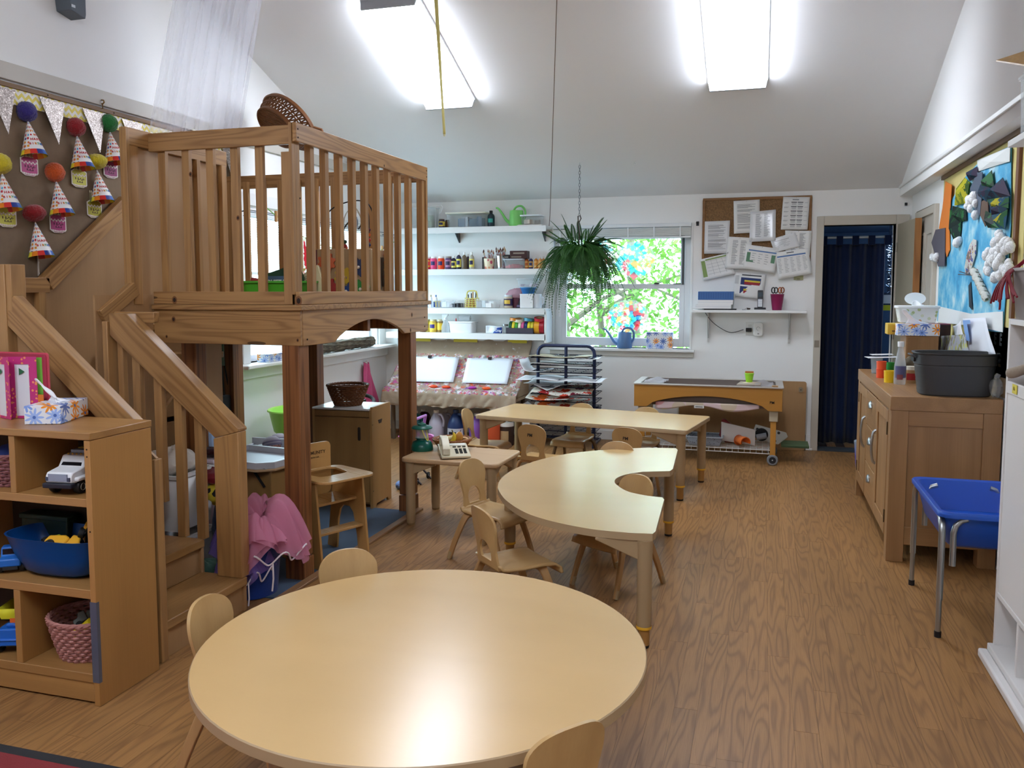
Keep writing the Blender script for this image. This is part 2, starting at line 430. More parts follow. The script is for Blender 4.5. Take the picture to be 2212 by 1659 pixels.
for n, (v_, x0, y) in enumerate(cells):
    if n < 296:
        o = bpy.data.objects.new('plank', pm); col.objects.link(o); o.location = (x0, y, 0); o.parent = sub
    else: rest.box(x0, x0+PW-.0006, y, y+PL-.0008, -.004, 0)
tag(rest.build('plank_field', FM, sub, smooth=0), kind='stuff')

def wall_with_holes(name, axis, pos, thick, a0, a1, z0, ztop, holes, mat):
    """wall slab; holes=(a0,a1,z0,z1); ztop may be a function of a (sloping head)"""
    cuts = sorted({a0, a1, *[h[0] for h in holes], *[h[1] for h in holes], *([YRIDGE] if callable(ztop) and a0 < YRIDGE < a1 else [])})
    b = B()
    for p, q in zip(cuts, cuts[1:]):
        zt = (ztop(p), ztop(q)) if callable(ztop) else (ztop, ztop)
        hs = [h for h in holes if h[0] <= p+1e-6 and h[1] >= q-1e-6]
        segs = [(z0, z0, zt[0], zt[1])]
        if hs: segs = [(z0, z0, hs[0][2], hs[0][2]), (hs[0][3], hs[0][3], zt[0], zt[1])]
        for l0, l1, h0, h1 in segs:
            if h0-l0 < 1e-4 and h1-l1 < 1e-4: continue
            poly = [(p, l0), (q, l1), (q, h1), (p, h0)]
            b.prism(poly, pos, pos+thick, 'Y' if axis == 'Y' else 'X')
    return struct(b.build(name, mat))
WIN1 = (-1.955, -.62, .885, 2.05); DOOR1 = (.503, 1.085, -.06, 2.0)
wall_with_holes('wall_far', 'Y', YF, .15, XL-.15, 2.2, -.06, ZE+.02, [WIN1, DOOR1], WALL)
WIN2 = (5.50, 7.74, .885, 2.07)
wall_with_holes('wall_left', 'X', XL-.15, .15, YB-.15, YF, -.06, zc, [WIN2], WALL)
# right wall: upper part stands forward as a header, lower part is set back
b = B()
for p, q in ((YB-.15, YRIDGE), (YRIDGE, YF)): b.prism([(p, 2.235), (q, 2.235), (q, zc(q)), (p, zc(p))], XR, XR+.25, 'X')
b.box(XR2, XR2+.15, YB-.15, YF, -.06, 2.24)
struct(b.build('wall_right', WALL))
struct(B().box(XL-.15, 1.36, YB-.15, YB, -.06, zc(YB)+.02).build('wall_back', WALL))
b = B()
b.prism([(YRIDGE, zc(YRIDGE)), (YF+.15, zc(YF+.15)), (YF+.15, zc(YF+.15)+.12), (YRIDGE, zc(YRIDGE)+.12)], XL-.15, 1.36, 'X')
b.prism([(YB-.15, zc(YB-.15)), (YRIDGE, zc(YRIDGE)), (YRIDGE, zc(YRIDGE)+.12), (YB-.15, zc(YB-.15)+.12)], XL-.15, 1.36, 'X')
struct(b.build('ceiling', CEIL))
# trims
b = B().box(XR-.008, XR, YB, YF, 2.318, 2.330); b.box(XR-.014, XR, YB, YF, 2.300, 2.318); struct(b.build('trim_1', TRIM, bevel=.003))
struct(B().box(XL, XL+.022, YB, YF, 2.505, 2.592).build('trim_2', TRIMG, bevel=.003))
struct(B().box(.40, .46, YF-.018, YF, 0, .135).box(.40, .46, YF-.03, YF, 0, .02).build('baseboard_far', TRIM, bevel=.004))
struct(B().box(XL, .40, YF-.012, YF, 0, .09).build('baseboard_far_left', TRIM, bevel=.004))
struct(B().box(XL, XL+.014, YB, YF-.02, 0, .10).build('baseboard_left', TRIM, bevel=.004))
struct(B().box(XR2-.014, XR2, YB, YF-.02, 0, .10).build('baseboard_right', TRIM, bevel=.004))
# ---------------- far window (double hung)
ALU = flat('c9cdd0', .4); ALUD = flat('4a4e50', .5)
w1 = thing('window_1', None, None); w1['kind'] = 'structure'
x0, x1, z0, z1 = WIN1
b = B().box(x0, x0+.02, YF-.012, YF+.15, z0, z1).box(x1-.02, x1, YF-.012, YF+.15, z0, z1).box(x0, x1, YF, YF+.15, z1-.02, z1)
b.build('window_jamb', TRIM, w1, bevel=.003)
B().box(x0-.02, x1+.03, YF-.05, YF+.15, z0-.028, z0).build('window_sill', TRIM, w1, bevel=.006)
B().box(x0-.012, x1+.02, YF-.02, YF, z0-.075, z0-.028).build('window_apron', TRIMG, w1, bevel=.003)
def sash(name, xa, xb, za, zb, y, wd, mat, bot=None):
    s_ = B(); bt = bot or wd
    s_.box(xa, xa+wd, y, y+.03, za, zb).box(xb-wd, xb, y, y+.03, za, zb).box(xa+wd, xb-wd, y, y+.03, za, za+bt).box(xa+wd, xb-wd, y, y+.03, zb-wd, zb)
    o = s_.build(name, mat, w1, bevel=.002)
    B().box(xa+wd, xb-wd, y+.012, y+.016, za+bt, zb-wd).build('pane', glass('f4fbf8'), o)
    return o
SW = flat('dfe3e6', .35)
sash('lower_sash', -1.865, -.70, .905, 1.490, YF+.045, .045, SW, .075)
sash('upper_sash', -1.865, -.70, 1.450, 1.955, YF+.085, .040, ALU)
B().box(-1.935, -1.865, YF+.05, YF+.12, .905, 2.03).box(-.70, -.64, YF+.05, YF+.12, .905, 2.03).box(-1.865, -.70, YF+.05, YF+.12, 1.955, 2.03).build('window_frame', SW, w1, bevel=.003)
B().box(-.722, -.700, YF+.030, YF+.045, 1.485, 1.95).box(-1.865, -.71, YF+.060, YF+.083, 1.925, 1.955).build('weather_strip', ALUD, w1)
B().box(-.975, -.93, YF+.03, YF+.05, 1.49, 1.502).box(-.80, -.73, YF+.03, YF+.05, 1.49, 1.497).build('sash_lock', flat('1d1d1d', .4), w1)
# blind gathered at the head
bl = thing('window_blind', 'white slatted blind gathered at the head of the far window', 'blind')
B().box(-1.935, -.635, YF-.055, YF-.004, 2.012, 2.046).build('headrail', SW, bl, bevel=.004)
for k in range(9): B().box(-1.93, -.64, YF-.055, YF-.008, 1.935+k*.008, 1.9405+k*.008).build('slat', flat('e6e8e6', .5), bl)
B().box(-1.93, -.64, YF-.057, YF-.006, 1.912, 1.930).build('bottom_rail', SW, bl, bevel=.004)
for x in (-1.72, -1.22, -.98, -.74): B().box(x, x+.012, YF-.0595, YF-.0575, 1.912, 2.012).build('ladder_tape', SW, bl)
B().cyl((-1.86, YF-.065, 2.02), (-1.86, YF-.065, 1.18), .005, n=6).build('tilt_wand', flat('f2f4f4', .3), bl)
# ---------------- left window
w2 = thing('window_2', None, None); w2['kind'] = 'structure'
ya, yb, za, zb = WIN2
B().box(XL-.15, XL+.0, ya, ya+.03, za, zb).box(XL-.15, XL, yb-.03, yb, za, zb).box(XL-.15, XL, ya, yb, zb-.03, zb).build('window_jamb', TRIM, w2)
B().box(XL, XL+.02, ya-.09, ya, za-.02, zb+.09).box(XL, XL+.02, yb, yb+.09, za-.02, zb+.09).box(XL, XL+.02, ya, yb, zb, zb+.09).build('window_casing', TRIM, w2, bevel=.003)
B().box(XL-.15, XL+.135, 5.30, YF-.02, za-.03, za-.0).build('window_sill', TRIM, w2, bevel=.008)
B().box(XL+.001, XL+.03, 5.30, YF-.02, za-.115, za-.03).build('window_apron', TRIM, w2, bevel=.003)
for yy in (ya+.03, (ya+yb)/2-.03, yb-.07): B().box(XL-.11, XL-.07, yy, yy+.045, za, zb-.03).build('mullion', SW, w2)
B().box(XL-.11, XL-.07, ya+.03, yb-.03, za, za+.05).box(XL-.11, XL-.07, ya+.03, yb-.03, zb-.075, zb-.03).build('window_frame', SW, w2)
for yy in (ya+.075, (ya+yb)/2+.015): B().box(XL-.092, XL-.088, yy, yy+1.02, za+.05, zb-.075).build('pane', glass('f4fbf8'), w2)
bl2 = thing('window_blind', 'long white blind half lowered over the left window behind the loft', 'blind')
B().box(XL-.05, XL-.005, ya+.035, yb-.035, zb-.075, zb-.035).build('headrail', SW, bl2, bevel=.004)
for k in range(22): B().box(XL-.048, XL-.012, ya+.04, yb-.04, zb-.10-k*.018, zb-.098-k*.018).build('slat', sheer('eef4f4', .8), bl2)
B().box(XL-.048, XL-.010, ya+.04, yb-.04, zb-.515, zb-.495).build('bottom_rail', SW, bl2)
# ---------------- far door, hallway beyond
d1 = thing('door_1', None, None); d1['kind'] = 'structure'
DF = paint('c4bcae', .5, .03, .05)
B().box(.443, .503, YF-.022, YF+.15, 0, 2.078).box(1.085, 1.19, YF-.022, YF+.15, 0, 2.078).box(.503, 1.085, YF-.022, YF+.15, 2.0, 2.078).build('door_frame', DF, d1, bevel=.003)
B().box(.503, 1.085, YF-.02, YF+.16, -.004, .012).build('threshold', flat('3b4147', .6), d1)
leaf = B().box(0, .04, -.66, 0, .012, 1.995).build('door_leaf', paint('a39a86', .5, .03, .06), d1, loc=(1.095, YF-.035, 0), rot=(0, 0, .05))
B().box(-.004, .044, -.672, -.66, .012, 1.995).build('door_edge', wood('door oak', 'b07a48', '7c5230', 'Z'), leaf)
for z in (.3, 1.05, 1.8): B().cyl((-.004, -.008, z-.04), (-.004, -.008, z+.04), .007, n=8).build('hinge', flat('8a8378', .4, .8), leaf)
B().ball((-.04, -.60, 1.0), .026).cyl((0, -.60, 1.0), (-.03, -.60, 1.0), .010).build('door_knob', flat('b7b2a4', .3, .9), leaf)
B().box(.452, .49, YF-.026, YF-.022, .93, .99).build('strike_plate', flat('9c968a', .35, .9), d1)
HB = paint('3d5f86', .6, .03, .04)
struct(B().box(-.3, -.2, YF+.15, 10.3, -.06, 2.2).box(1.85, 1.95, YF+.15, 10.3, -.06, 2.2).box(-.3, 1.95, 10.2, 10.3, -.06, 2.2).build('wall_hall', HB))
struct(B().box(-.3, 1.95, YF+.15, 10.3, 2.07, 2.2).build('ceiling_hall', paint('9db4c8', .7, .03, .03)))
hl = thing('hall_fill_light', 'added round frosted ceiling lamp, out of view in the hallway beyond the door', 'lamp', (1.45, 8.68, 2.07))  # unseen lamp, added to brighten the hallway and its ceiling
B().lathe([(.001, -.07), (.12, -.06), (.15, -.01), (.15, 0)], 24).build('shade', flat('cfe6ff', .5, emit=14.0), hl)
NAVY = cloth('16284e', '080f24', .95, 200)
cu = thing('door_curtain', 'dark navy tab top curtain hanging beyond the far doorway', 'curtain')
def cfold(u): return .03*math.sin(u*26)+.012*math.sin(u*61+1)
B().grid(lambda i, j: (.47+.58*i + (j-1)*(-.0)*i, 8.26+cfold(i)*(1.1-.35*j), .02+1.83*j), 90, 14).build('curtain_panel', NAVY, cu, solid=.003)
for k in range(5):
    x = .50+k*.135; B().box(x, x+.055, 8.235, 8.285, 1.84, 1.925).build('tab', NAVY, cu)
B().cyl((.44, 8.26, 1.912), (1.6, 8.26, 1.912), .012, n=10).build('curtain_rod', flat('c7d2da', .4, .5), cu)
ti = thing('tinsel_garland', 'silver tinsel garland hanging behind the navy curtain edge', 'garland', (1.125, 8.42, 0))
b = B(); rr = random.Random(3)
for k in range(300):
    z = 1.42+.48*rr.random(); a = rr.uniform(0, 2*PI); q = rr.uniform(.02, .05); p = Vector((0, 0, z)); d = Vector((math.cos(a), math.sin(a), rr.uniform(-.6, .6)))*q
    n = d.orthogonal().normalized()*.003; b.quad(p-n, p+n, p+d+n, p+d-n)
tag(b.build('tinsel_strand', flat('c9d4e2', .15, 1.0), ti), kind='stuff')
B().cyl((0, 0, 1.40), (0, 0, 2.07), .002, n=5).build('cord', flat('555b66', .5), ti)
hc = thing('paper_banner', 'white and yellow paper banner beside the navy curtain', 'banner', (1.12, 8.5, 1.31))
B().box(-.06, .06, -.002, .002, 0, .08).build('white_strip', flat('dfe6ee', .6), hc); B().box(-.08, .06, -.004, 0, -.065, -.015).build('yellow_strip', flat('cfd62a', .6), hc)
B().box(-.06, .06, .0, .004, -.02, 0.1).box(-.01, .01, .0, .004, .1, .76).build('hanger', flat('30405a', .6), hc)
# ---------------- panelled cupboard door in the right wall
d2 = thing('door_2', None, None); d2['kind'] = 'structure'
DP = paint('bdb7ab', .45, .03, .05)
B().box(XR2-.03, XR2, 6.74, 6.80, 0, 2.06).box(XR2-.03, XR2, 7.50, 7.56, 0, 2.06).box(XR2-.03, XR2, 6.80, 7.50, 2.0, 2.06).build('door_frame', DF, d2, bevel=.003)
dl = B().box(XR2-.012, XR2+.0, 6.80, 7.50, .01, 2.0).build('door_leaf', DP, d2)
for yy in (6.87, 7.19):
    for za_, zb_ in ((.2, .95), (1.08, 1.88)):
        B().prism([(yy, za_), (yy+.24, za_), (yy+.24, zb_), (yy, zb_)], XR2-.020, XR2-.012, 'X', hole=[(yy+.02, za_+.02), (yy+.22, za_+.02), (yy+.22, zb_-.02), (yy+.02, zb_-.02)]).build('panel_moulding', DP, dl)
B().ball((XR2-.05, 6.86, 1.03), .026).cyl((XR2-.012, 6.86, 1.03), (XR2-.04, 6.86, 1.03), .010).build('door_knob', flat('b9b4a8', .3, .9), dl)

# ---------------- ceiling lights (surface mounted wrap-around fluorescents on the slopes)
DIFF = flat('e9f1ff', .4, emit=LAMP, key='lampA'); DIFFB = flat('e9f1ff', .4, emit=LAMP_FILL, key='lampB')
def fixture(xc, yc, label, mat):
    s_ = -1 if yc > YRIDGE else 1
    t = thing('ceiling_light', label, 'lamp', (xc, yc, zc(yc)), rot=(math.atan(SL)*s_, 0, 0))
    B().prism([(-.205, 0), (.205, 0), (.205, -.018), (-.205, -.018)], -.60, .60, 'Y').build('housing', flat('e8eaec', .4), t)
    B().prism([(-.20, -.018), (.20, -.018), (.185, -.075), (-.185, -.075)], -.585, .585, 'Y').build('diffuser', mat, t)
    for y in (-.60, .588):
        B().prism([(-.205, 0), (.205, 0), (.19, -.082), (-.19, -.082)], y, y+.012, 'Y').build('end_plate', flat('a6aab0', .45), t)
    return t
fixture(-2.375, 5.74, 'fluorescent ceiling light above the loft, yellow strip hanging before it', DIFF)
fixture(-.205, 5.74, 'fluorescent ceiling light on the slope over the aisle, no strip before it', DIFF)
fixture(-2.375, .26, 'added fluorescent ceiling light on the unseen rear slope, left hand one', DIFFB)  # rear pair behind the camera, added to light the foreground
fixture(-.205, .26, 'added fluorescent ceiling light on the unseen rear slope, right hand one', DIFFB)
# ================================================================== TABLES AND CHAIRS
MAPLE = wood('maple laminate', 'caa772', 'bc9862', 'X', rings=3, across=2.6, along=.6, contrast=.12, rough=.25, fine=.05, rand=0, bump=0, spec=.5)
EDGEB = flat('ae9470', .45); LEGB = flat('a68c68', .45); TIPB = flat('a3763f', .45); BLK = flat('17171a', .5); YEL = flat('e3ab2f', .45)
PLY = wood('chair plywood', 'bf9c68', 'a5804e', 'Z', rings=5, across=4, along=.7, contrast=.22, rough=.34, fine=.18, rand=5, bump=0, spec=.5)
PLYX = wood('chair plywood', 'bf9c68', 'a5804e', 'Y', rings=5, across=4, along=.7, contrast=.22, rough=.34, fine=.18, rand=5, bump=0, spec=.5)
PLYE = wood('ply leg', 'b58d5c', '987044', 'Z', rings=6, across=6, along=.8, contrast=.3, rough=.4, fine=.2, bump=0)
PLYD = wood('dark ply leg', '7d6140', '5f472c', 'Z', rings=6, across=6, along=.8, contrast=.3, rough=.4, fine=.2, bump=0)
def strip(b, pts, side, wds, th):
    """rectangular section swept along pts; 'side' is the direction of its width"""
    pts = [Vector(p) for p in pts]; sd = Vector(side).normalized(); n = len(pts); vs = []
    ws = wds if isinstance(wds, (list, tuple)) else [wds]*n
    for i, p in enumerate(pts):
        d = (pts[min(i+1, n-1)]-pts[max(i-1, 0)]).normalized(); nn = d.cross(sd).normalized()
        for a, c in ((-1, -1), (1, -1), (1, 1), (-1, 1)): vs.append(p+sd*(a*ws[i]/2)+nn*(c*th/2))
    fs = [(3, 2, 1, 0), tuple((n-1)*4+k for k in range(4))]
    for i in range(n-1):
        for k in range(4): fs.append((i*4+k, i*4+(k+1) % 4, (i+1)*4+(k+1) % 4, (i+1)*4+k))
    return b.add(vs, fs)
def smooth_path(ctrl, n=6):
    P = [Vector(c) for c in ctrl]; P = [P[0]]+P+[P[-1]]; out = []
    for i in range(1, len(P)-2):
        for k in range(n):
            t = k/n; a, b_, c, d = P[i-1], P[i], P[i+1], P[i+2]
            out.append(.5*((2*b_)+(-a+c)*t+(2*a-5*b_+4*c-d)*t*t+(-a+3*b_-3*c+d)*t**3))
    out.append(P[-2]); return out
def table_leg(par, x, y, ztop, toward, tall=.09, r=.032):
    """fat moulded leg with a corner bracket, a thinner telescoping foot, a yellow ring and a black tip"""
    zt = ztop-.03
    lg = B().lathe([(r*.92, tall), (r*.98, tall+.03), (r, zt-.03), (r*1.06, zt)], 20, (x, y, 0), closed=True).build('leg', LEGB, par)
    d = Vector(toward).normalized(); n = Vector((-d.y, d.x))*.022; p = Vector((x, y))
    for s_ in (1, -1):
        e = (d*.82+Vector((-d.y, d.x))*s_*.57).normalized()
        nn = Vector((-e.y, e.x))*.014; q = p+e*r*.6; t_ = p+e*.20
        B().add([(*(q-nn), zt), (*(q+nn), zt), (*(t_+nn), zt), (*(t_-nn), zt), (*(q-nn), zt-.085), (*(q+nn), zt-.085), (*(t_+nn), zt-.012), (*(t_-nn), zt-.012)],
                [(0, 1, 2, 3), (4, 7, 6, 5), (0, 4, 5, 1), (1, 5, 6, 2), (2, 6, 7, 3), (3, 7, 4, 0)]).build('bracket', LEGB, lg, bevel=.004)
    if tall > .02:
        B().lathe([(r*.74, .012), (r*.76, tall)], 16, (x, y, 0), closed=True).build('leg_extension', TIPB, lg)
        B().lathe([(r*.99, tall-.006), (r*1.03, tall), (r*.99, tall+.006)], 20, (x, y, 0)).build('leg_ring', YEL, lg)
    B().lathe([(r*.70, 0), (r*.76, .012)], 14, (x, y, 0), closed=True).build('foot', BLK, lg)
    return lg
def top_slab(par, outline, z, th=.028):
    b = B(); n = len(outline)
    c = Vector((sum(p[0] for p in outline)/n, sum(p[1] for p in outline)/n))
    def off(p, k, h): q = Vector(p); d = (c-q).normalized()*k; return (p[0]+d.x, p[1]+d.y, h)
    rings = [[(p[0], p[1], z-th) for p in outline], [(p[0], p[1], z-.003) for p in outline], [off(p, .003, z) for p in outline]]
    vs = [v for r_ in rings for v in r_]
    o = b.m(0).add(vs, [tuple(2*n+k for k in range(n)), tuple(range(n-1, -1, -1))])
    b.m(1)
    for i in range(2):
        for k in range(n): b.f.append((i*n+k, i*n+(k+1) % n, (i+1)*n+(k+1) % n, (i+1)*n+k)); b.mi.append(1)
    return b.build('tabletop', [MAPLE, EDGEB], par)
TZ = .457
# round table
RC, RR = Vector((-.889, 2.122)), .620
t = thing('round_table', 'large round maple laminate table in the foreground', 'table', (RC.x, RC.y, 0))
top_slab(t, [(RR*math.cos(2*PI*k/96), RR*math.sin(2*PI*k/96)) for k in range(96)], TZ)
for a in (-18, 72, 162, 252):
    c_ = (math.cos(math.radians(a)), math.sin(math.radians(a))); table_leg(t, c_[0]*.50, c_[1]*.50, TZ, (-c_[0], -c_[1]), .09, .036)
# horseshoe table
outer = [(1464, 972), (1460, 968), (1399.6, 967), (1332, 970), (1248, 977), (1178, 990), (1122, 1008), (1088.5, 1027.8), (1075.4, 1047.4), (1080, 1064), (1097, 1083.8), (1136, 1107.7), (1192, 1125.9), (1276, 1142.7), (1360, 1151), (1410, 1153), (1416, 1148)]
inner = [(1434.7, 1079), (1431, 1074.5), (1399.6, 1071), (1360, 1062.8), (1338, 1051.6), (1328, 1041.8), (1332, 1033), (1352, 1025), (1388, 1019), (1447, 1017.5), (1453.5, 1013)]
HZ = .475
def wp(L): return [atz(x, y, HZ) for x, y in L]
po = wp(outer); pi_ = wp(inner)
ol = [po[0], po[1]]+smooth_path(po[2:-2], 5)+po[-2:]+[pi_[0], pi_[1]]+smooth_path(pi_[2:-2], 5)+pi_[-2:]
ol = [(p.x, p.y) for p in ol][::-1]
cen = atz(1230, 1060, 0)
t = thing('horseshoe_table', 'horseshoe shaped maple laminate table with a cut-out, in the middle of the room', 'table', (cen.x, cen.y, 0))
b = B(); n = len(ol); vs = [(p[0]-cen.x, p[1]-cen.y, h) for h in (HZ-.03, HZ) for p in ol]
b.m(1).add(vs, [(k, (k+1) % n, n+(k+1) % n, n+k) for k in range(n)])
# top and bottom faces triangulated between outer and inner rows by bmesh
b.m(0).f += [tuple(n+k for k in range(n))]; b.mi.append(0); b.f.append(tuple(range(n-1, -1, -1))); b.mi.append(0)
me = b.mesh('tabletop', [MAPLE, EDGEB], 40); bm = bmesh.new(); bm.from_mesh(me); bmesh.ops.triangulate(bm, faces=[f for f in bm.faces if len(f.verts) > 4], ngon_method='EAR_CLIP'); bm.to_mesh(me); bm.free()
o = bpy.data.objects.new('tabletop', me); col.objects.link(o); o.parent = t
for (px, py, dx, dy) in ((1402, 1402, -.8, .5), (1452, 1155, -.7, -.7), (1090, 1205, .9, .4), (1284, 1166, .3, -1)):
    p = atz(px, py, 0)+Vector((dx, dy, 0))*.03; table_leg(t, p.x-cen.x, p.y-cen.y, HZ, (dx, dy), .085, .031)
# long rectangular table
ra = math.radians(-9.4); rc = Vector((-1.210, 6.184)); QZ = .495
t = thing('rectangular_table', 'long rectangular maple laminate table near the far wall', 'table', (rc.x, rc.y, 0), ra)
top_slab(t, rrect(-.813, .813, -.358, .358, .03), QZ)
for sx in (-1, 1):
    for sy in (-1, 1): table_leg(t, sx*.76, sy*.305, QZ, (-sx*.9, -sy*.4), .10, .032)
# small square wooden table
t = thing('square_table', 'low square solid maple table beside the loft post', 'table', (-1.775, 4.875, 0), math.radians(-2))
SOLID = wood('solid maple', 'c2a078', 'a98256', 'X', rings=5, across=5, along=.7, contrast=.22, rough=.38, fine=.15, bump=0)
B().prism(rrect(-.315, .315, -.235, .235, .04), .392, .42).build('tabletop', SOLID, t, bevel=.009, seg=3)
for sx in (-1, 1):
    for sy in (-1, 1):
        lg = B().lathe([(.026, .012), (.029, .05), (.029, .34), (.032, .392)], 18, (sx*.265, sy*.19, 0), closed=True).build('leg', LEGB, t)
        B().lathe([(.024, 0), (.027, .012)], 14, (sx*.265, sy*.19, 0), closed=True).build('foot', flat('8d7350', .6), lg)
        for ax in (0, 1):
            p = Vector((sx*.265, sy*.19)); e = Vector((-sx, 0)) if ax == 0 else Vector((0, -sy)); nn = Vector((-e.y, e.x))*.012; q = p+e*.02; w_ = p+e*.17
            B().add([(*(q-nn), .392), (*(q+nn), .392), (*(w_+nn), .392), (*(w_-nn), .392), (*(q-nn), .315), (*(q+nn), .315), (*(w_+nn), .378), (*(w_-nn), .378)],
                    [(0, 1, 2, 3), (4, 7, 6, 5), (0, 4, 5, 1), (1, 5, 6, 2), (2, 6, 7, 3), (3, 7, 4, 0)]).build('bracket', LEGB, lg, bevel=.003)

# ------------------------------------------------------------------ child's bent-ply chair (faces local +Y)
def make_chair():
    t = thing('toddler_chair', '', 'chair')
    SZ = .262
    # seat sheet: flat pan, front edge rolled over, back edge turning up
    b = B(); prof = [(-.128, SZ+.02), (-.118, SZ+.004), (-.10, SZ), (-.02, SZ-.004), (.08, SZ), (.135, SZ-.004), (.158, SZ-.020), (.165, SZ-.045)]
    def seat(i, j):
        k = j*(len(prof)-1); a = int(min(k, len(prof)-2)); f = k-a; y = prof[a][0]*(1-f)+prof[a+1][0]*f; z = prof[a][1]*(1-f)+prof[a+1][1]*f
        w_ = .118+.022*j; x = (i-.5)*2
        return (x*w_, y, z-.004*(1-x*x))
    b.grid(seat, 10, 21); b.build('seat', PLYX, t, solid=.011, smooth=60)
    # backrest: spoon outline with an arched hole above the seat
    out, hol = [], []; N = 48
    def hw(z):
        if z < .345: return .098-.012*math.sin((z-SZ)/.083*PI/2)
        return .086+.020*min(1, (z-.345)/.09)
    zs = [SZ-.004+(.452-SZ)*k/14 for k in range(15)]
    right = [(hw(z), z) for z in zs]+[(.106*math.cos(a)**.8 if a < PI/2-.01 else 0.0, .452+.068*math.sin(a)) for a in [PI/2*k/9 for k in range(1, 10)]]
    outl = right+[(-x, z) for x, z in reversed(right[:-1])]
    N = len(outl)
    hc_z, hrx, hrz = .318, .052, .058
    hole = []
    for (x, z) in outl:
        a = math.atan2(z-hc_z, x); r_ = 1/math.sqrt((math.cos(a)/hrx)**2+(math.sin(a)/hrz)**2); hole.append((r_*math.cos(a), hc_z+r_*math.sin(a)))
    b = B().prism(outl, -.0055, .0055, 'Y', hole=hole)
    for i, (x, y, z) in enumerate(b.v):
        h_ = (z-SZ)/.26; b.v[i] = (x, y-.128-.038*h_-.012*h_*h_+.016*(x/.1)**2*(.3+.7*min(1, max(0, h_))), z)
    b.build('backrest', PLY, t, smooth=50)
    # two bent hoops of ply make the legs
    for nm, yf, ys, xs, sd in (('rear', -.185, -.095, .150, 1), ('front', .165, .085, .140, -1)):
        b = B(); zt = SZ-.018
        half = [(-xs, yf, 0), (-xs*.95, yf+(ys-yf)*.45, zt*.45), (-xs*.86, yf+(ys-yf)*.88, zt*.84), (-xs*.74, ys, zt*.975), (-xs*.5, ys, zt)]
        ctrl = half+[(-x, y, z) for x, y, z in reversed(half)]
        pth = smooth_path(ctrl, 4); n = len(pth)
        strip(b, pth, (0, 1, -.35 if sd > 0 else .35), [.026+.016*min(1, 2.2*min(i, n-1-i)/n) for i in range(n)], .016)
        fr = b.build('leg_frame', PLYE, t, bevel=.003)
        for s_ in (-1, 1):
            p = Vector((s_*xs, yf, 0)); q = Vector((s_*xs*.965, yf+(ys-yf)*.16, zt*.16)); B().cyl(p, q, .013, .014, 10).build('glide', flat('a48c66', .5), fr)
    return t
chairs = [
 (-1.425, 2.105, -88, 'toddler chair pushed under the left side of the round table', 'c'),
 (-1.285, 2.525, -135, 'toddler chair at the far left of the round table, its rounded back facing the camera', 'c'),
 (-.50, 1.80, 50, 'toddler chair at the near right of the round table, back turned to the camera', 'c'),
 (-1.36, 4.22, -110.6, 'toddler chair at the left end of the horseshoe table, beside the square table', 'c'),
 (-1.02, 3.46, -44.5, 'toddler chair tucked close to the near left curve of the horseshoe table, seen side on', 'c'),
 (-.835, 4.86, 176, 'toddler chair behind the far curve of the horseshoe table, only its top edge showing', 'c'),
 (-.66, 4.01, 149, 'toddler chair pushed into the cut-out of the horseshoe table', 'c'),
 (-1.478, 5.68, -9.4, 'toddler chair marked PM at the left of the near side of the long table', 'pm'),
 (-.829, 5.74, -9.4, 'toddler chair marked PM at the right of the near side of the long table', 'pm'),
 (-1.41, 6.49, 170.6, 'toddler chair on the far side of the long table before the drying rack', 'c'),
 (-.875, 6.41, 170.6, 'toddler chair on the far side of the long table beside the water table', 'c'),
 (-2.02, 6.08, -92, 'toddler chair at the left end of the long table near the paint jugs', 'c'),
]
proto = make_chair()
for i, (x, y, a, lab, kd) in enumerate(chairs):
    o = proto if i == 0 else dup(proto)
    o.location = (x, y, 0); o.rotation_euler = (0, 0, math.radians(a)); o['label'] = lab; o['group'] = "small bent-ply chairs round the tables"
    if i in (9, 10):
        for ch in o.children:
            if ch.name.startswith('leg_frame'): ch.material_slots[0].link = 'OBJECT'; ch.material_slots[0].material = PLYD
    if kd == 'pm':
        text('ink_mark', 'PM', .030, flat('2b2019', .7), o, loc=(0, -.1835, .445), rot=(PI/2-.19, 0, 0), depth=.0008, bold=.0006)
# ================================================================== PLAY LOFT WITH STAIRCASE
PINE = wood('clear pine', 'ab8150', '7a522e', 'X', rings=13, across=8, along=.6, contrast=.6, rough=.42, knots=.085, fine=.28, bump=.01, spec=.45)
PINEZ = wood('clear pine', 'ab8150', '7e5836', 'Z', rings=9, across=9, along=.5, contrast=.42, rough=.42, knots=.075, fine=.25, bump=.01, spec=.45)
FIR = wood('fir post', '8c5a33', '5a3319', 'Z', rings=7, across=14, along=.35, contrast=.75, rough=.45, fine=.3, bump=.01)
PLYP = wood('birch ply panel', 'a68159', '8a663f', 'Z', rings=4, across=1.6, along=.5, contrast=.28, rough=.5, fine=.2, bump=0)
TREAD = wood('stair tread', 'a9804f', '6f4b2a', 'Y', rings=5, across=4, along=.6, contrast=.4, rough=.4, fine=.35, bump=.01)
lx0, lx1, ly0, ly1, DZ = -2.98, -2.137, 3.60, 5.22, 1.357
loft = thing('play_loft', 'tall wooden play loft with slatted railings beside the left window', 'loft', (0, 0, 0))
def post(x0, x1, y0, y1, z0, z1, cut=True, name='post'):
    if cut:
        p = B().box(x0, x1, y0, y1, z0+.115, z1).build(name, FIR, loft, bevel=.004)
        B().box(x0-.004, x1+.004, y0-.004, y1+.004, z0, z0+.108).build('post_foot', FIR, p, bevel=.004)
    else: p = B().box(x0, x1, y0, y1, z0, z1).build(name, FIR, loft, bevel=.004)
    return p
post(-2.245, -2.150, 3.602, 3.697, 0, 1.335); post(-2.232, -2.142, 4.94, 5.03, 0, 1.335)
post(lx0, lx0+.09, 3.80, 3.89, 0, 1.335); post(XL+.03, XL+.15, 5.09, 5.21, 0, 1.335)
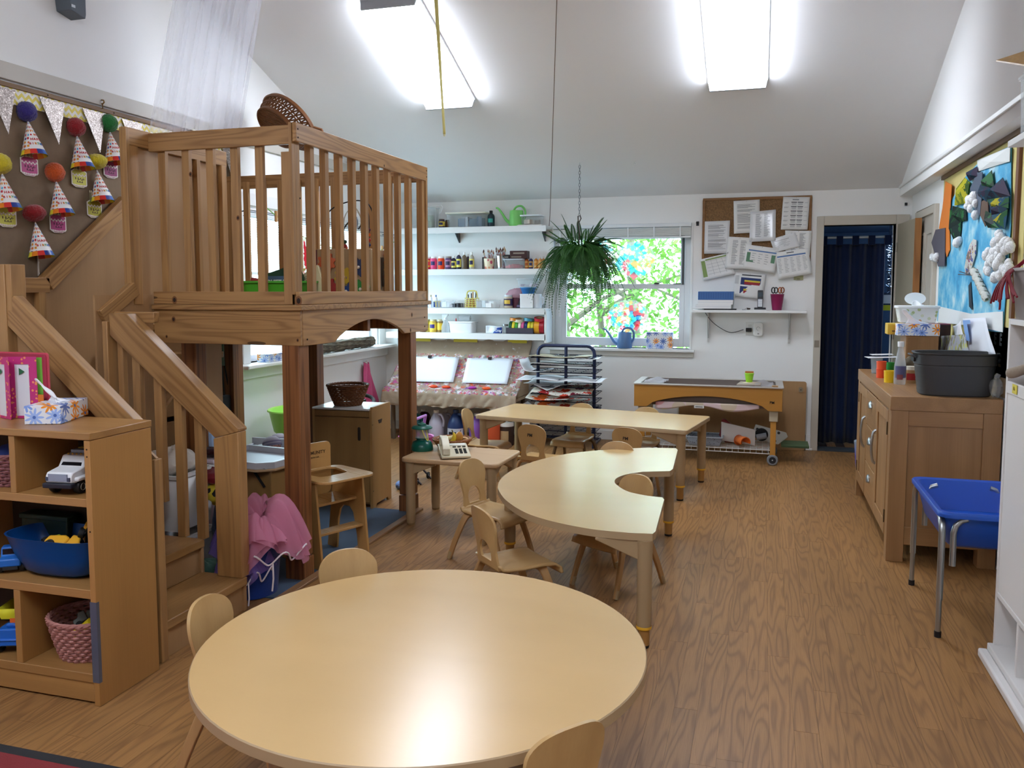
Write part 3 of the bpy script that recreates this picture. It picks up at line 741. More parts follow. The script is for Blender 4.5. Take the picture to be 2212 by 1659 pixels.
post(-2.99, -2.90, 5.09, 5.18, 0, 1.335)
B().box(-2.96, -2.93, 3.89, 4.08, .0, 1.17).build('back_panel', PLYP, loft)
# deck and fascia
B().box(lx0-.0, lx1+.018, ly0-.018, ly1+.018, 1.343, 1.369).box(XL+.004, lx0, 4.33, ly1+.018, 1.343, 1.369).build('deck', PINE, loft, bevel=.003)
beam('fascia', (lx0, ly0+.01, 1.258), (lx1-.001, ly0+.01, 1.258), .02, .172, PINE, loft)
def fascia_arch():
    pts = [(-.788, -.088), (-.47, -.088)]
    for k in range(1, 16):
        u = k/16; pts.append((-.47+.90*u, -.088+.105*math.sin(PI*u)**.8))
    pts += [(.43, -.088), (.81, -.088), (.81, .088), (-.788, .088)]
    return B().prism(pts, -.011, .011, 'Y')
fa = fascia_arch().build('arched_fascia', PINE, loft, loc=(lx1-.011, (ly0+ly1)/2, 1.257), rot=(0, 0, PI/2), bevel=.003)
beam('fascia', (XL+.03, ly1-.012, 1.258), (lx1-.03, ly1-.012, 1.258), .02, .16, FIR, loft)
beam('fascia', (lx0+.012, ly0+.03, 1.258), (lx0+.012, ly1-.03, 1.258), .02, .16, FIR, loft)
for y in (4.0, 4.4, 4.8): beam('joist', (lx0+.03, y, 1.27), (lx1-.03, y, 1.27), .035, .13, FIR, loft)
# front railing
beam('bottom_rail', (lx0, ly0+.012, 1.402), (-2.178, ly0+.012, 1.402), .022, .064, PINE, loft)
beam('top_rail', (lx0, ly0+.012, 2.180), (-2.176, ly0+.012, 2.180), .022, .090, PINE, loft)
for x in [aty(q, 470, 3.635).x for q in (356.5, 407, 459, 511.5, 564.5)]: B().box(x-.021, x+.021, ly0+.023, ly0+.048, 1.37, 2.20).build('slat', PINEZ, loft, bevel=.002)
B().box(-2.222, -2.178, ly0-.002, ly0+.042, 1.372, 2.10).build('slat', PINEZ, loft, bevel=.002)
B().box(-2.176, -2.160, ly0-.008, ly0+.030, 1.42, 2.235).build('corner_board', PINEZ, loft, bevel=.002)
# right railing
beam('bottom_rail', (lx1-.012, ly0+.0, 1.402), (lx1-.012, ly1, 1.402), .022, .064, PINE, loft)
beam('top_rail', (lx1-.010, ly0-.004, 2.190), (lx1-.010, ly1+.01, 2.198), .022, .090, PINE, loft)
B().box(lx1-.052, lx1-.022, ly0+.02, ly0+.062, 1.372, 2.15).build('slat', PINEZ, loft, bevel=.002)
for q in (670, 701.5, 732, 760.5, 787, 811.5, 836.5, 858.5, 881):
    y = atx(q, 470, lx1-.04).y; B().box(lx1-.056, lx1-.022, y-.019, y+.019, 1.372, 2.19).build('slat', PINEZ, loft, bevel=.002)
B().box(lx1-.05, lx1-.008, ly1-.062, ly1-.02, 1.37, 2.20).box(lx1-.022, lx1+.002, ly1-.02, ly1+.006, 1.36, 2.155).build('end_post', PINEZ, loft, bevel=.002)
for y, z in ((ly0+.012, 2.205), (ly0+.012, 2.165), (ly1-.008, 2.22), (ly1-.008, 2.18), (3.66, 1.20), (5.16, 1.20), (5.16, 1.26), (3.62, 1.88)): B().cyl((lx1, y, z), (lx1+.0025, y, z), .0045, n=8).build('screw_hole', flat('2a1a10', .8), loft)
# rear and wall railings
beam('top_rail', (XL+.02, ly1-.02, 2.19), (lx1-.06, ly1-.02, 2.19), .022, .090, PINE, loft)
beam('bottom_rail', (XL+.02, ly1-.02, 1.402), (lx1-.06, ly1-.02, 1.402), .022, .064, PINE, loft)
for k in range(11): x = XL+.10+.1362*k; B().box(x-.02, x+.02, ly1-.055, ly1-.03, 1.372, 2.19).build('slat', PINEZ, loft, bevel=.002)
beam('top_rail', (XL+.02, 4.25, 2.19), (XL+.02, ly1-.04, 2.19), .022, .090, PINE, loft)
KN = flat('2a170c', .7); KR = flat('7a4f2c', .6)
for px, py, pl, r in ((645, 650, 'y', .011), (377, 648, 'y', .009), (375, 690, 'y', .007), (360, 727, 'y', .004), (405, 375, 'y', .006), (508, 470, 'y', .006), (643, 735, 'y', .004), (748, 600, 'x', .004), (890, 680, 'x', .007), (887, 713, 'x', .007), (830, 358, 'x', .006)):
    q = aty(px, py, ly0-.0005 if py > 630 or True else ly0) if pl == 'y' else atx(px, py, lx1+.001); yy = ly0-.0012 if pl == 'y' and py > 600 else ly0+.0222
    o = B().ball((0, 0, 0), r, 12, 8, (1, .12, 1.25)).build('knot', KN, loft, loc=(q.x, yy, q.z) if pl == 'y' else tuple(q), rot=(0, 0, 0 if pl == 'y' else PI/2), smooth=80)
    B().ball((0, .0006, 0), r*1.7, 12, 8, (1, .05, 1.3)).build('knot_ring', KR, o, smooth=80)
# solid guard panel between stair and deck, with its frame
gp = B().box(-3.012, -3.0, 3.47, 4.235, 1.33, 2.20).build('guard_panel', PLYP, loft, bevel=.001)
B().box(-3.018, -2.978, 3.445, 3.468, 1.40, 2.232).build('panel_edge', PINEZ, gp, bevel=.002)
beam('panel_cap', (-2.990, 3.465, 2.19), (-2.990, 4.25, 2.19), .022, .085, PINE, gp)
B().box(-2.999, -2.972, 3.97, 4.00, 1.37, 2.15).build('panel_batten', PINEZ, gp, bevel=.002)
B().box(-2.999, -2.972, 4.19, 4.235, 1.37, 2.15).build('panel_batten', PINEZ, gp, bevel=.002)
B().box(-2.999, -2.982, 3.47, 3.53, 1.37, 2.15).build('panel_batten', PINEZ, gp, bevel=.002)

# ------------------------------------------------------------------ staircase
st = thing('loft_staircase', 'wooden child staircase with diagonal handrails turning up to the play loft', 'staircase', (0, 0, 0))
sy0, sy1 = 2.645, 3.205
noses = [(-2.197, .155), (-2.417, .310), (-2.637, .465), (-2.857, .620)]
for i, (x, z) in enumerate(noses):
    xb_ = noses[i+1][0] if i < 3 else XL+.01
    y1_ = sy1 if i < 3 else 3.58
    B().box(xb_-.02, x, sy0+.02, y1_-.004, z-.038, z).build('tread', TREAD, st, bevel=.004)
    B().box(x-.035, x-.020, sy0+.02, sy1-.02, z-.155, z-.038).build('riser', PLYP, st)
for i in range(5):
    y = 3.58+.19*i; z = .775+.155*i if i < 4 else 1.35
    if i < 4: B().box(XL+.03, -3.0, y, y+.24, z-.035, z).build('tread', TREAD, st, bevel=.004)
    B().box(XL+.03, -3.0, y+.018, y+.032, z-.155, z-.035).build('riser', PLYP, st)
# side strings
for y in (sy0, sy1-.02):
    poly = [(-2.205, 0), (-2.205, .117), (-2.425, .117), (-2.425, .272), (-2.645, .272), (-2.645, .427), (-2.86, .427), (-2.86, .582), (-3.02, .582), (-3.02, 0)]
    B().prism(poly[::-1], y, y+.02, 'Y').build('string_board', PLYP, st, bevel=.002)
B().prism([(3.21, 0), (3.21, .585), (3.59, .74), (4.08, 1.13), (4.08, 0)], -3.02, -3.0, 'X').build('string_board', PLYP, st)
# far handrail (towards the loft)
def rail_poly(pts, y0, y1, ang):
    c = Vector((sum(p[0] for p in pts)/len(pts), sum(p[1] for p in pts)/len(pts))); ca, sa = math.cos(ang), math.sin(ang)
    return B().prism([((x-c.x)*ca+(z-c.y)*sa, -(x-c.x)*sa+(z-c.y)*ca) for x, z in pts], y0, y1, 'Y').build('handrail', PINE, st, loc=(c.x, 0, c.y), rot=(0, -ang, 0), bevel=.003)
rail_poly([(-2.87, 1.335), (-2.775, 1.335), (-2.200, .832), (-2.200, .820), (-2.322, .786), (-2.87, 1.235)], 3.168, 3.232, -.72)
beam('newel_cap', (-2.90, 3.255, 1.316), (-2.68, 3.255, 1.316), .04, .05, PINE, st)
B().box(-2.90, -2.872, 3.155, 3.235, .60, 1.30).build('newel_post', PINEZ, st, bevel=.003)
B().box(-2.855, -2.825, 3.195, 3.225, .60, 1.28).build('newel_post', PINEZ, st, bevel=.003)
B().prism([(-2.33, .155), (-2.203, .155), (-2.203, .818), (-2.33, .783)], 3.167, 3.231, 'Y').build('newel_post', PINEZ, st, bevel=.004)
for (x, zb_, zt) in ((-2.755, .465, 1.25), (-2.640, .465, 1.16), (-2.535, .31, 1.075), (-2.430, .31, .995)): B().box(x-.021, x+.021, 3.195, 3.225, zb_, zt).build('baluster', PINEZ, st, bevel=.002)
# near handrail
beam('handrail', (-2.87, 2.648, 1.378), (-2.30, 2.648, .892), .045, .115, PINE, st, up=(.6, 0, .8))
B().box(-2.96, -2.868, 2.62, 2.70, .62, 1.545).build('newel_post', PINEZ, st, bevel=.004)
B().box(-2.868, -2.84, 2.625, 2.695, 1.36, 1.545).build('newel_post', PINEZ, st, bevel=.003)
B().box(-2.215, -2.197, 2.630, 2.672, 0, .80).build('newel_post', PINEZ, st, bevel=.003)
B().prism([(-2.86, .60), (-2.215, .60-.46), (-2.215, .80), (-2.86, 1.31)], 2.66, 2.672, 'Y').build('side_panel', PLYP, st)
# wall handrail of the upper flight and its plywood wall lining
beam('handrail', (XL+.05, 3.60, 1.475), (XL+.05, 4.215, 1.963), .05, .085, PINE, st, up=(0, -.6, .8))
beam('handrail', (XL+.05, 2.95, 1.466), (XL+.05, 3.605, 1.466), .05, .080, PINE, st)
B().box(XL+.04, XL+.075, 3.53, 3.575, .62, 1.43).build('rail_bracket', PINEZ, st)
B().prism([(2.68, .62), (3.58, .62), (4.34, 1.35), (4.40, 1.37), (4.40, 2.12), (4.28, 2.02), (3.6, 1.49), (2.68, 1.49)], XL+.014, XL+.026, 'X').build('wall_lining', PLYP, st)
beam('handrail', (-2.985, 3.24, 1.315), (-2.985, 3.47, 1.45), .04, .07, PINE, st, up=(0, -.6, .8))
B().box(-3.0, -2.988, 3.215, 3.60, .62, 1.42).build('inner_panel', PLYP, st)

# ================================================================== BIRTHDAY BOARD (left wall)
bx = XL
bd = thing('birthday_board', 'wall board covered in brown paper edged with yellow chevron strip, above the stairs', 'notice board', (bx, 4.2, 1.9))
KRAFT = cloth('8d7862', '6d5c4a', .8, 22, sheen=0)
def kraft(i, j): return (.006+.004*math.sin(i*31+j*3)*math.sin(j*17+i*5), -1.9+3.03*i, -.55+1.04*j)
B().grid(kraft, 60, 24).build('brown_paper', KRAFT, bd)
FRAME = wood('board frame', '8d6a43', '5e4226', 'Y', rings=5, across=9, along=.6, contrast=.4, rough=.5)
B().box(0, .022, -1.9, 1.2, .568, .592).build('frame_strip', FRAME, bd, bevel=.002)
for y in (-.50, -.02, .45): B().ball((.023, y, .58), .004, 8, 5).build('frame_nail', flat('2c2320', .5, .6), bd)
B().box(0, .02, 1.115, 1.15, -.55, .568).build('frame_strip', FRAME, bd)
def chevron():
    t = NT('chevron border'); tc = t.a('ShaderNodeTexCoord'); sp = t.a('ShaderNodeSeparateXYZ'); t.l(tc.outputs['Object'], sp.inputs[0])
    zig = t.math('PINGPONG', t.math('MULTIPLY', sp.outputs[1], 1.0), .022)
    s_ = t.math('FRACT', t.math('MULTIPLY', t.math('ADD', sp.outputs[2], zig), 26.0)); m = t.math('LESS_THAN', s_, .5)
    t.set(Base_Color=t.mix(m, lin('f1ede0'), lin('ead65a')), Roughness=.5); return t.m
B().box(.012, .014, -1.9, 1.115, .488, .568).build('chevron_strip', chevron(), bd)
def glitter():
    t = NT('silver glitter'); v = t.a('ShaderNodeTexVoronoi'); v.inputs['Scale'].default_value = 190; t.l(t.coords(), v.inputs['Vector'])
    sp = t.a('ShaderNodeSeparateColor'); t.l(v.outputs['Color'], sp.inputs[0])
    t.set(Base_Color=t.ramp(sp.outputs[0], [(0, '8a7e76'), (.3, 'a89c94'), (.7, 'c4b8b2'), (.94, 'f0e6de')], 'CONSTANT'), Metallic=.5, Roughness=.35); return t.m
GL = glitter()
for k, (pxl, pyt) in enumerate(((3, 200), (113, 222), (203, 245), (285, 262), (494, 330))):
    p = atx(pxl, pyt, bx+.02); y = p.y-4.2
    o = B().add([(.018, y-.085, .560), (.018, y+.085, .560), (.05, y, .325), (.021, y-.085, .560), (.021, y+.085, .560), (.053, y, .325)], [(0, 2, 1), (3, 4, 5), (0, 3, 5, 2), (1, 2, 5, 4), (0, 1, 4, 3)]).build('glitter_pennant', GL, bd, smooth=0)
tk = thing('wall_hook', 'small brass screw hook above the birthday board', 'hook', tuple(atx(213, 225, XL)))
B().cyl((0, 0, 0), (.03, 0, 0), .004, n=8).tube([(.03, 0, 0), (.04, 0, .008), (.036, 0, .02), (.02, 0, .022)], .004, 6).cyl((.028, 0, .003), (.028, 0, -.03), .003, n=6).build('hook_wire', flat('8a6a3a', .4, .8), tk)

# party hats: half-real paper cones pinned to the board, pompom on top
def hat_mat():
    t = NT('dotted party hat'); uv = t.a('ShaderNodeUVMap'); sp = t.a('ShaderNodeSeparateXYZ'); t.l(uv.outputs[0], sp.inputs[0])
    u, v = sp.outputs[0], sp.outputs[1]
    band = t.math('LESS_THAN', v, .14)
    rb = t.ramp(t.math('FRACT', t.math('MULTIPLY', u, 2.0)), [(0, '2f63b8'), (.17, '4fae4a'), (.34, 'f2df3a'), (.5, 'ee8a2c'), (.67, 'd8302c'), (.84, '27408e')], 'CONSTANT')
    # dots laid out in rows; only on the upper half
    uu = t.math('MULTIPLY', u, 13.0); vv = t.math('MULTIPLY', v, 9.0)
    cb = t.a('ShaderNodeCombineXYZ'); t.l(uu, cb.inputs[0]); t.l(vv, cb.inputs[1])
    vo = t.a('ShaderNodeTexVoronoi', voronoi_dimensions='2D'); vo.inputs['Scale'].default_value = 1; vo.inputs['Randomness'].default_value = .25; t.l(cb.outputs[0], vo.inputs['Vector'])
    dots = t.math('LESS_THAN', vo.outputs['Distance'], .33)
    face = t.math('ABSOLUTE', t.math('SUBTRACT', u, .5))
    okv = t.math('MAXIMUM', t.math('GREATER_THAN', v, .54), t.math('GREATER_THAN', face, .17))
    dots = t.math('MULTIPLY', dots, okv)
    sc_ = t.a('ShaderNodeSeparateColor'); t.l(vo.outputs['Color'], sc_.inputs[0])
    dc = t.ramp(sc_.outputs[0], [(0, 'c9303e'), (.25, 'e9a23a'), (.45, '5fb0d8'), (.6, '2c4a9a'), (.8, 'e07a3a')], 'CONSTANT')
    c = t.mix(dots, lin('f4f1ee'), dc); c = t.mix(band, c, rb)
    t.set(Base_Color=c, Roughness=.28); return t.m
HATM = hat_mat()
def cake_mat(c, key): return flat(c, .5)
HR, HH, NA = .064, .188, 28
def make_hat_mesh():
    me = bpy.data.meshes.new('hat_cone'); vs = [(0, 0, HH)]; fs = []; uvs = []
    rows = 6
    vs = [(HR*(1-j/rows*.985)*math.cos(2*PI*i/NA), HR*(1-j/rows*.985)*math.sin(2*PI*i/NA), HH*j/rows) for j in range(rows+1) for i in range(NA)]
    for j in range(rows):
        for i in range(NA):
            fs.append((j*NA+i, j*NA+(i+1) % NA, (j+1)*NA+(i+1) % NA, (j+1)*NA+i)); uvs.append([(i/NA, j/rows), ((i+1)/NA, j/rows), ((i+1)/NA, (j+1)/rows), (i/NA, (j+1)/rows)])
    me.from_pydata(vs, [], fs); lay = me.uv_layers.new()
    for p, uv in zip(me.polygons, uvs):
        for li, q in zip(p.loop_indices, uv): lay.data[li].uv = q
        p.use_smooth = True
    me.materials.append(HATM); return me
hme = make_hat_mesh()
def cone_text(s, size, z0, par, cols):
    """letters bent round the cone; u=.5 faces away from the wall"""
    for k, ch in enumerate(s):
        r = HR*(1-z0/HH*.985)+.0012; a = PI+((k-(len(s)-1)/2)*size*.78)/r
        o = text('letter', ch, size, flat(cols[k % len(cols)], .5), par, loc=(r*math.cos(a), r*math.sin(a), z0), depth=.0004, bold=.0006)
        tilt = math.atan2(HR, HH); R_ = Matrix.Rotation(a+PI/2, 4, 'Z') @ Matrix.Rotation(PI/2-tilt, 4, 'X'); o.rotation_euler = R_.to_euler()
POMC = {'purple': '3b2f86', 'red': 'a81f26', 'green': '23873a', 'yellow': 'e8d128', 'orange': 'e8601f'}
def felt(c):
    k = ('felt', c)
    if k in MATS: return MATS[k]
    t = NT('wool pompom'); n = t.noise(t.coords(), 90, 3); t.set(Base_Color=t.mix(n, lin(c), tuple(q*.55 for q in lin(c)[:3])+(1,)), Roughness=.95, Sheen_Weight=.3); t.bump(n, 1.0, .01); MATS[k] = t.m; return t.m
hats = [('purple', 60, 240, (1, 1), 'purple', 'purple pompom, left of a glitter pennant', 62, 330), ('red', 166, 272, (1, 1), 'red', 'round red pompom, between two glitter pennants', 170, 358),
        ('green', 237, 263, (1, 1), 'green', 'green pompom, beside the guard panel', 238, 340), ('yellow', 4, 353, (1, 1), 'yellow', 'yellow pompom, at the left edge', 14, 440),
        ('orange', 121, 370, (1, 1), 'orange', 'orange pompom, at the middle of the board', 124, 455), ('yellow', 209, 346, (1.25, .8), 'yellow', 'squashed yellow pompom, above the stair rail', 203, 425),
        ('red', 76, 459, (1.15, .85), 'red', 'squashed red pompom, the lowest hat', 80, 547)]
cakes = [('b8487f', 62, 330, 0), ('c7c04a', 170, 358, 0), ('8c2f63', 238, 340, 0), ('cfc85a', 14, 440, 0), ('b0407a', 124, 455, 0), ('b5ad3e', 203, 425, 0), ('a8a03c', 80, 547, 1)]
rb_cols = ['c3302f', 'c3302f', 'e0902b', '4f9e48', '2b7cba', '3a4aa0', 'e07a9a', 'c3302f']
for k, (c, px, py, sq, nm, lab, _, _) in enumerate(hats):
    p = atx(px, py+20, bx+.03)
    h = thing('party_hat', 'paper HAPPY BIRTHDAY cone hat with %s' % lab, 'party hat', (p.x-.006, p.y, p.z-HH), 0, 'birthday hats on the brown paper')
    h.rotation_euler = (0, .17, PI)      # text side (u=.5) towards the room, base standing off the wall
    off = Vector((0, 0, 0)); h.location = Vector((p.x, p.y, p.z)) - (Euler(h.rotation_euler).to_matrix() @ Vector((0, 0, HH)))
    o = bpy.data.objects.new('hat_cone', hme); col.objects.link(o); o.parent = h
    cone_text('HAPPY', .0185, .080, o, ['c3302f']); cone_text('BIRTHDAY', .0165, .055, o, rb_cols)
    pb = B(); pb.ball((0, 0, HH+.045), .052, 24, 14, (sq[0], sq[0], sq[1]), .05, random.Random(k)); pb.build('pompom', felt(POMC[c]), h, smooth=80)
for k, (c, px, py, curl) in enumerate(cakes):
    p = atx(px, py+8, bx+.012)
    ck = thing('paper_cake', ['pink paper cake cut-out under the purple hat', 'yellow paper cake cut-out under the round red hat', 'maroon paper cake cut-out beside the guard panel', 'pale yellow paper cake cut-out at the left edge', 'magenta paper cake cut-out under the orange hat', 'olive yellow paper cake cut-out behind the stair rail', 'curled paper cake cut-out under the lowest red hat'][k], 'paper cut-out', tuple(p), 0, 'paper cakes under the hats')
    if curl: ck.rotation_euler = (0, 0, .9)
    wd, hh = .056, .10
    outl = [(-wd, -hh*.85), (-wd*.5, -hh), (wd*.5, -hh), (wd, -hh*.85), (wd, -.012), (wd*.6, .0), (-wd*.6, .0), (-wd, -.012)]
    base = B().prism(outl, 0, .0016, 'X').build('cake_card', flat('e9e3da', .5), ck, smooth=0)
    B().prism([(y*.88, z*.93-.004) for y, z in outl], .0016, .0026, 'X').build('cake_body', flat(c, .45), ck, smooth=0)
    b = B()
    for j in range(9):
        for z in (-.030-.006*(j % 2), -hh*.88-.004*(1-abs(j-4)/4)): b.ball((.003, -wd*.80+j*wd*.2, z), .0055, 8, 4, (.3, 1, 1))
    b.build('icing', flat('e6d8d6', .6), ck)
    for j in range(6):
        y = -.030+j*.012; cd = B().box(.001, .003, y-.0025, y+.0025, -.005, .040).build('candle', flat('d8d0a8' if j % 2 else 'a8a27a', .5), ck)
        B().ball((.002, y, .048), .006, 8, 5, (.3, .7, 1.3)).build('flame', flat('efe7c8', .5), cd)
    b = B()
    for j in range(8): y = -.030+.009*j; b.box(.0026, .0032, y, y+.005, -.058+.004*math.sin(j*2.1), -.050+.004*math.cos(j*3.3))
    for j in range(5): y = -.018+.009*j; b.box(.0026, .0032, y, y+.005, -.074, -.067+.003*math.cos(j*3.3))
    tag(b.build('handwriting', flat('3a1c2c', .7), ck, smooth=0), kind='stuff')

# ================================================================== THINGS ON AND AROUND THE LOFT
# netting canopy
nt = thing('netting_canopy', 'white net canopy hanging in folds behind the loft railing', 'canopy', (0, 0, 0))
A_, B_, C_, D_ = aty(322, 284, 4.45), aty(508, 300, 4.15), aty(566, -60, 4.2), aty(385, -60, 4.45)
def net(i, j):
    p = A_.lerp(B_, i).lerp(D_.lerp(C_, i), j); f = math.sin(i*38+math.sin(j*3)*1.6)*.035+math.sin(i*83+j*5)*.014
    return p+Vector((.6*f, -.8*f, -.03*(1-j)*math.sin(i*9)))
B().grid(net, 110, 16).build('net_drape', sheer('e6e6f2', .34), nt)
B().grid(lambda i, j: net(i, j)+Vector((.03*math.sin(i*21+2), .09+.03*math.sin(i*17), .06)), 90, 12).build('net_drape', sheer('e6e6f2', .22), nt)
B().tube([A_.lerp(D_, 1)+Vector((0, 0, -.02)), B_.lerp(C_, 1)+Vector((0, 0, -.02))], .01, 6).build('hanging_rod', flat('d8d8de', .5), nt)
rod = (A_.lerp(D_, 1)+B_.lerp(C_, 1))/2
B().cyl(rod, (rod.x, rod.y, zc(rod.y)), .003, n=6).build('hanging_cord', flat('d8d8de', .6), nt)
# speaker on the upper left wall
p = atx(155, 6, XL+.06); sp_ = thing('wall_speaker', 'small dark grey speaker high on the left wall', 'speaker', tuple(p))
B().prism([(-.055, .0), (-.048, -.055), (.052, -.075), (.058, -.05), (.06, .10), (-.055, .10)], -.06, .04, 'X').build('speaker_case', flat('59626a', .5), sp_, bevel=.004)
B().box(.039, .042, -.045, -.020, -.038, -.024).build('badge', flat('cfd4d8', .4), sp_); B().box(-.095, -.06, -.02, .02, 0, .04).build('wall_bracket', flat('3a3f44', .5), sp_)
# oval wicker basket lying on the window head trim
WK = wicker('7a4c28', '4a2a14'); WKL = wicker('8d5a34', '5b361c')
p = aty(596, 276, 5.35)
def oval_basket():
    t = thing('wicker_tray', 'dark oval wicker basket tipped on its side above the loft railing', 'basket', tuple(p), 0)
    t.rotation_euler = (-1.05, .42, -.35); t.scale = (.80, .80, .80)
    sx, sy, r0, r1, h = 1.0, .62, .27, .37, .15
    b = B()
    def ring(f, z): return [((r0+(r1-r0)*f)*math.cos(2*PI*k/72)*sx, (r0+(r1-r0)*f)*math.sin(2*PI*k/72)*sy, z) for k in range(72)]
    for z in (.0, .012, .024): b.tube(ring(0, z), .010, 5, closed=True)
    for z in (.136, .15): b.tube(ring(1, z), .015, 6, closed=True)
    for z in (.07, .095): b.tube(ring(.55, z), .007, 5, closed=True)
    tag(b.build('rim', WK, t), kind='stuff')
    b = B()
    for k in range(40):
        for s_ in (1, -1):
            a0 = 2*PI*k/40; pts = []
            for q in range(6): f = q/5; a = a0+s_*.16*f; r = r0+(r1-r0)*f; pts.append((r*math.cos(a)*sx, r*math.sin(a)*sy, .02+.125*f))
            b.tube(pts, .0075, 5)
    tag(b.build('lattice_side', WK, t), kind='stuff')
    b = B()
    for k in range(24):
        y = -r0*sy+2*r0*sy*(k+.5)/24; x = math.sqrt(max(0, 1-(y/(r0*sy))**2))*r0
        b.tube([(-x, y, .008), (0, y, .012), (x, y, .008)], .0068, 5)
    for x in (-.15, -.05, .05, .15): b.tube([(x, -r0*sy*.8, .016), (x, r0*sy*.8, .016)], .006, 5)
    tag(b.build('woven_bottom', WK, t), kind='stuff')
    for s_ in (1, -1):
        B().tube([(s_*(r1+.0), -.07, .15), (s_*(r1+.05), -.05, .19), (s_*(r1+.06), 0, .20), (s_*(r1+.05), .05, .19), (s_*r1, .07, .15)], .013, 8).build('handle', WK, t)
    return t
oval_basket()
# green bin with books, standing on the deck
gb = thing('green_book_bin', 'green plastic bin of picture books on the loft deck', 'bin', (-2.50, 4.02, DZ+.014))
GRN = flat('4aa82c', .35)
B().add([(x*s_, y*s_, z) for z, s_ in ((0, .86), (.115, 1.0), (.115, .97), (.008, .84)) for x, y in ((-.19, -.13), (.19, -.13), (.19, .13), (-.19, .13))], [(3, 2, 1, 0)]+[(r*4+k, r*4+(k+1) % 4, r*4+4+(k+1) % 4, r*4+4+k) for r in range(3) for k in range(4)]+[(12, 13, 14, 15)]).build('bin_body', GRN, gb, bevel=.006)
B().prism(rrect(-.205, .205, -.145, .145, .03), .108, .118, 'Z', hole=rrect(-.182, .182, -.122, .122, .02)).build('bin_rim', GRN, gb)
def book(name, label, loc, rot, w_, h_, th, cover, page='eee8da', cat='book', group='picture books in the green bin'):
    t = thing(name, label, cat, loc, 0, group, rot)
    B().box(-w_/2, w_/2, -th/2, -th/2+.002, 0, h_).box(-w_/2, w_/2, th/2-.002, th/2, 0, h_).box(-w_/2, -w_/2+.003, -th/2, th/2, 0, h_).build('cover', cover, t)
    B().box(-w_/2+.003, w_/2-.004, -th/2+.002, th/2-.002, .003, h_-.003).build('pages', flat(page, .8), t)
    return t
bk = book('picture_book', 'blue QUIET TIME picture book leaning in the green bin', (-2.47, 3.955, DZ+.045), (-.25, 0, .08), .22, .115, .018, flat('35506f', .4))
text('title_print', 'QUIET TIME', .030, flat('d9d6cc', .5), bk, loc=(0, -.0098, .082), rot=(PI/2, 0, 0), bold=.0008)
book('picture_book', 'red picture book at the left of the green bin', (-2.61, 4.00, DZ+.04), (-.3, .15, .2), .16, .105, .014, flat('a82a2c', .4))
bk = book('picture_book', 'cream picture book with a bird drawing leaning in the green bin', (-2.33, 4.05, DZ+.04), (-.3, -.5, -.1), .19, .16, .012, flat('cdbf98', .5))
b = B()
for k in range(6): b.box(-.06, .05-.01*(k % 3), -.0078, -.007, .075+.012*k, .077+.012*k)
b.ball((0, -.007, .045), .02, 10, 6, (1.2, .05, .9)); b.box(-.03, -.012, -.0078, -.007, .03, .036); tag(b.build('printed_page', flat('6f5a3c', .7), bk), kind='stuff')
book('picture_book', 'dark green picture book at the back of the green bin', (-2.47, 4.085, DZ+.05), (.15, -.3, .1), .20, .16, .015, flat('24452e', .4))
# activity cube with gears and bead maze on the deck
ac = thing('activity_cube', 'wooden activity cube with coloured gears and a bead maze on the loft deck', 'toy', (-2.42, 4.72, DZ+.013), .12)
CUBE = wood('cube ply', 'a68a66', '876a46', 'Z', rings=4, across=4, along=.7, contrast=.25, rough=.5)
B().box(-.17, .17, -.17, .17, 0, .315).build('cube_body', CUBE, ac, bevel=.005)
def gear(r, n): return [(r*(1+.13*(1 if (k % 4) in (1, 2) else -1))*math.cos(2*PI*k/(4*n)), r*(1+.13*(1 if (k % 4) in (1, 2) else -1))*math.sin(2*PI*k/(4*n))) for k in range(4*n)]
for (x, z, c) in ((-.105, .235, 'c0582c'), (-.095, .085, 'a02024'), (.0, .15, 'c8a828'), (.015, .02, '1e3f86'), (.095, .205, '1c2c58'), (.105, .075, '2c8a3a')):
    z = max(z, .062); g = B().prism([(x+a, z+b_) for a, b_ in gear(.052, 8)], -.184, -.172, 'Y').build('gear', flat(c, .45), ac)
    B().ball((x, -.186, z), .010, 10, 6, (1, .5, 1)).build('gear_hub', flat('e6ddd0', .4), g)
for k in range(5): B().prism([(-.12+.05*k+a, .17+b_) for a, b_ in rrect(-.014, .014, -.10+.02*(k % 2), .10, .01, 3)], .172, .178, 'X').build('maze_track', flat('3a2a1c', .6), ac)
B().box(-.178, -.171, -.165, .165, .005, .31).build('side_board', flat('5a1216', .5), ac)
for k, (c, pts) in enumerate((('15151c', [(-.13, -.1, .315), (-.13, -.1, .52), (-.02, -.06, .60), (.09, 0, .60), (.12, .05, .48), (.12, .05, .315)]), ('2a2f36', [(-.09, .1, .315), (-.1, .1, .45), (0, .05, .52), (.05, -.05, .44), (.13, -.1, .53), (.13, -.1, .315)]), ('c6c4b8', [(-.02, -.1, .315), (-.02, -.1, .50), (.02, -.02, .57), (.03, .1, .46), (.03, .1, .315)]))):
    B().tube(smooth_path(pts, 6), .0042, 6).build('maze_wire', flat(c, .35, .5), ac)
bc = ['5a1420', 'd8a020', '8a1e1e', '1c3a22', 'c85020', '1c2c60', 'b02020', 'd06018']
for k, (x, y, z) in enumerate(((-.13, -.1, .40), (-.13, -.1, .43), (.12, .05, .34), (.12, .05, .365), (.12, .05, .39), (.13, -.1, .34), (.13, -.1, .37), (.13, -.1, .40), (.13, -.1, .43), (.03, .1, .34), (-.02, -.1, .335), (-.02, -.1, .36), (-.09, .1, .335))):
    B().ball((x, y, z), .0155, 12, 8, (1, 1, .85)).build('bead', flat(bc[k % 8], .35), ac)
for k in range(7): B().ball((.19, .05, .06+.045*k), .016, 10, 7).build('bead', flat(bc[(k*3) % 8], .35), ac)
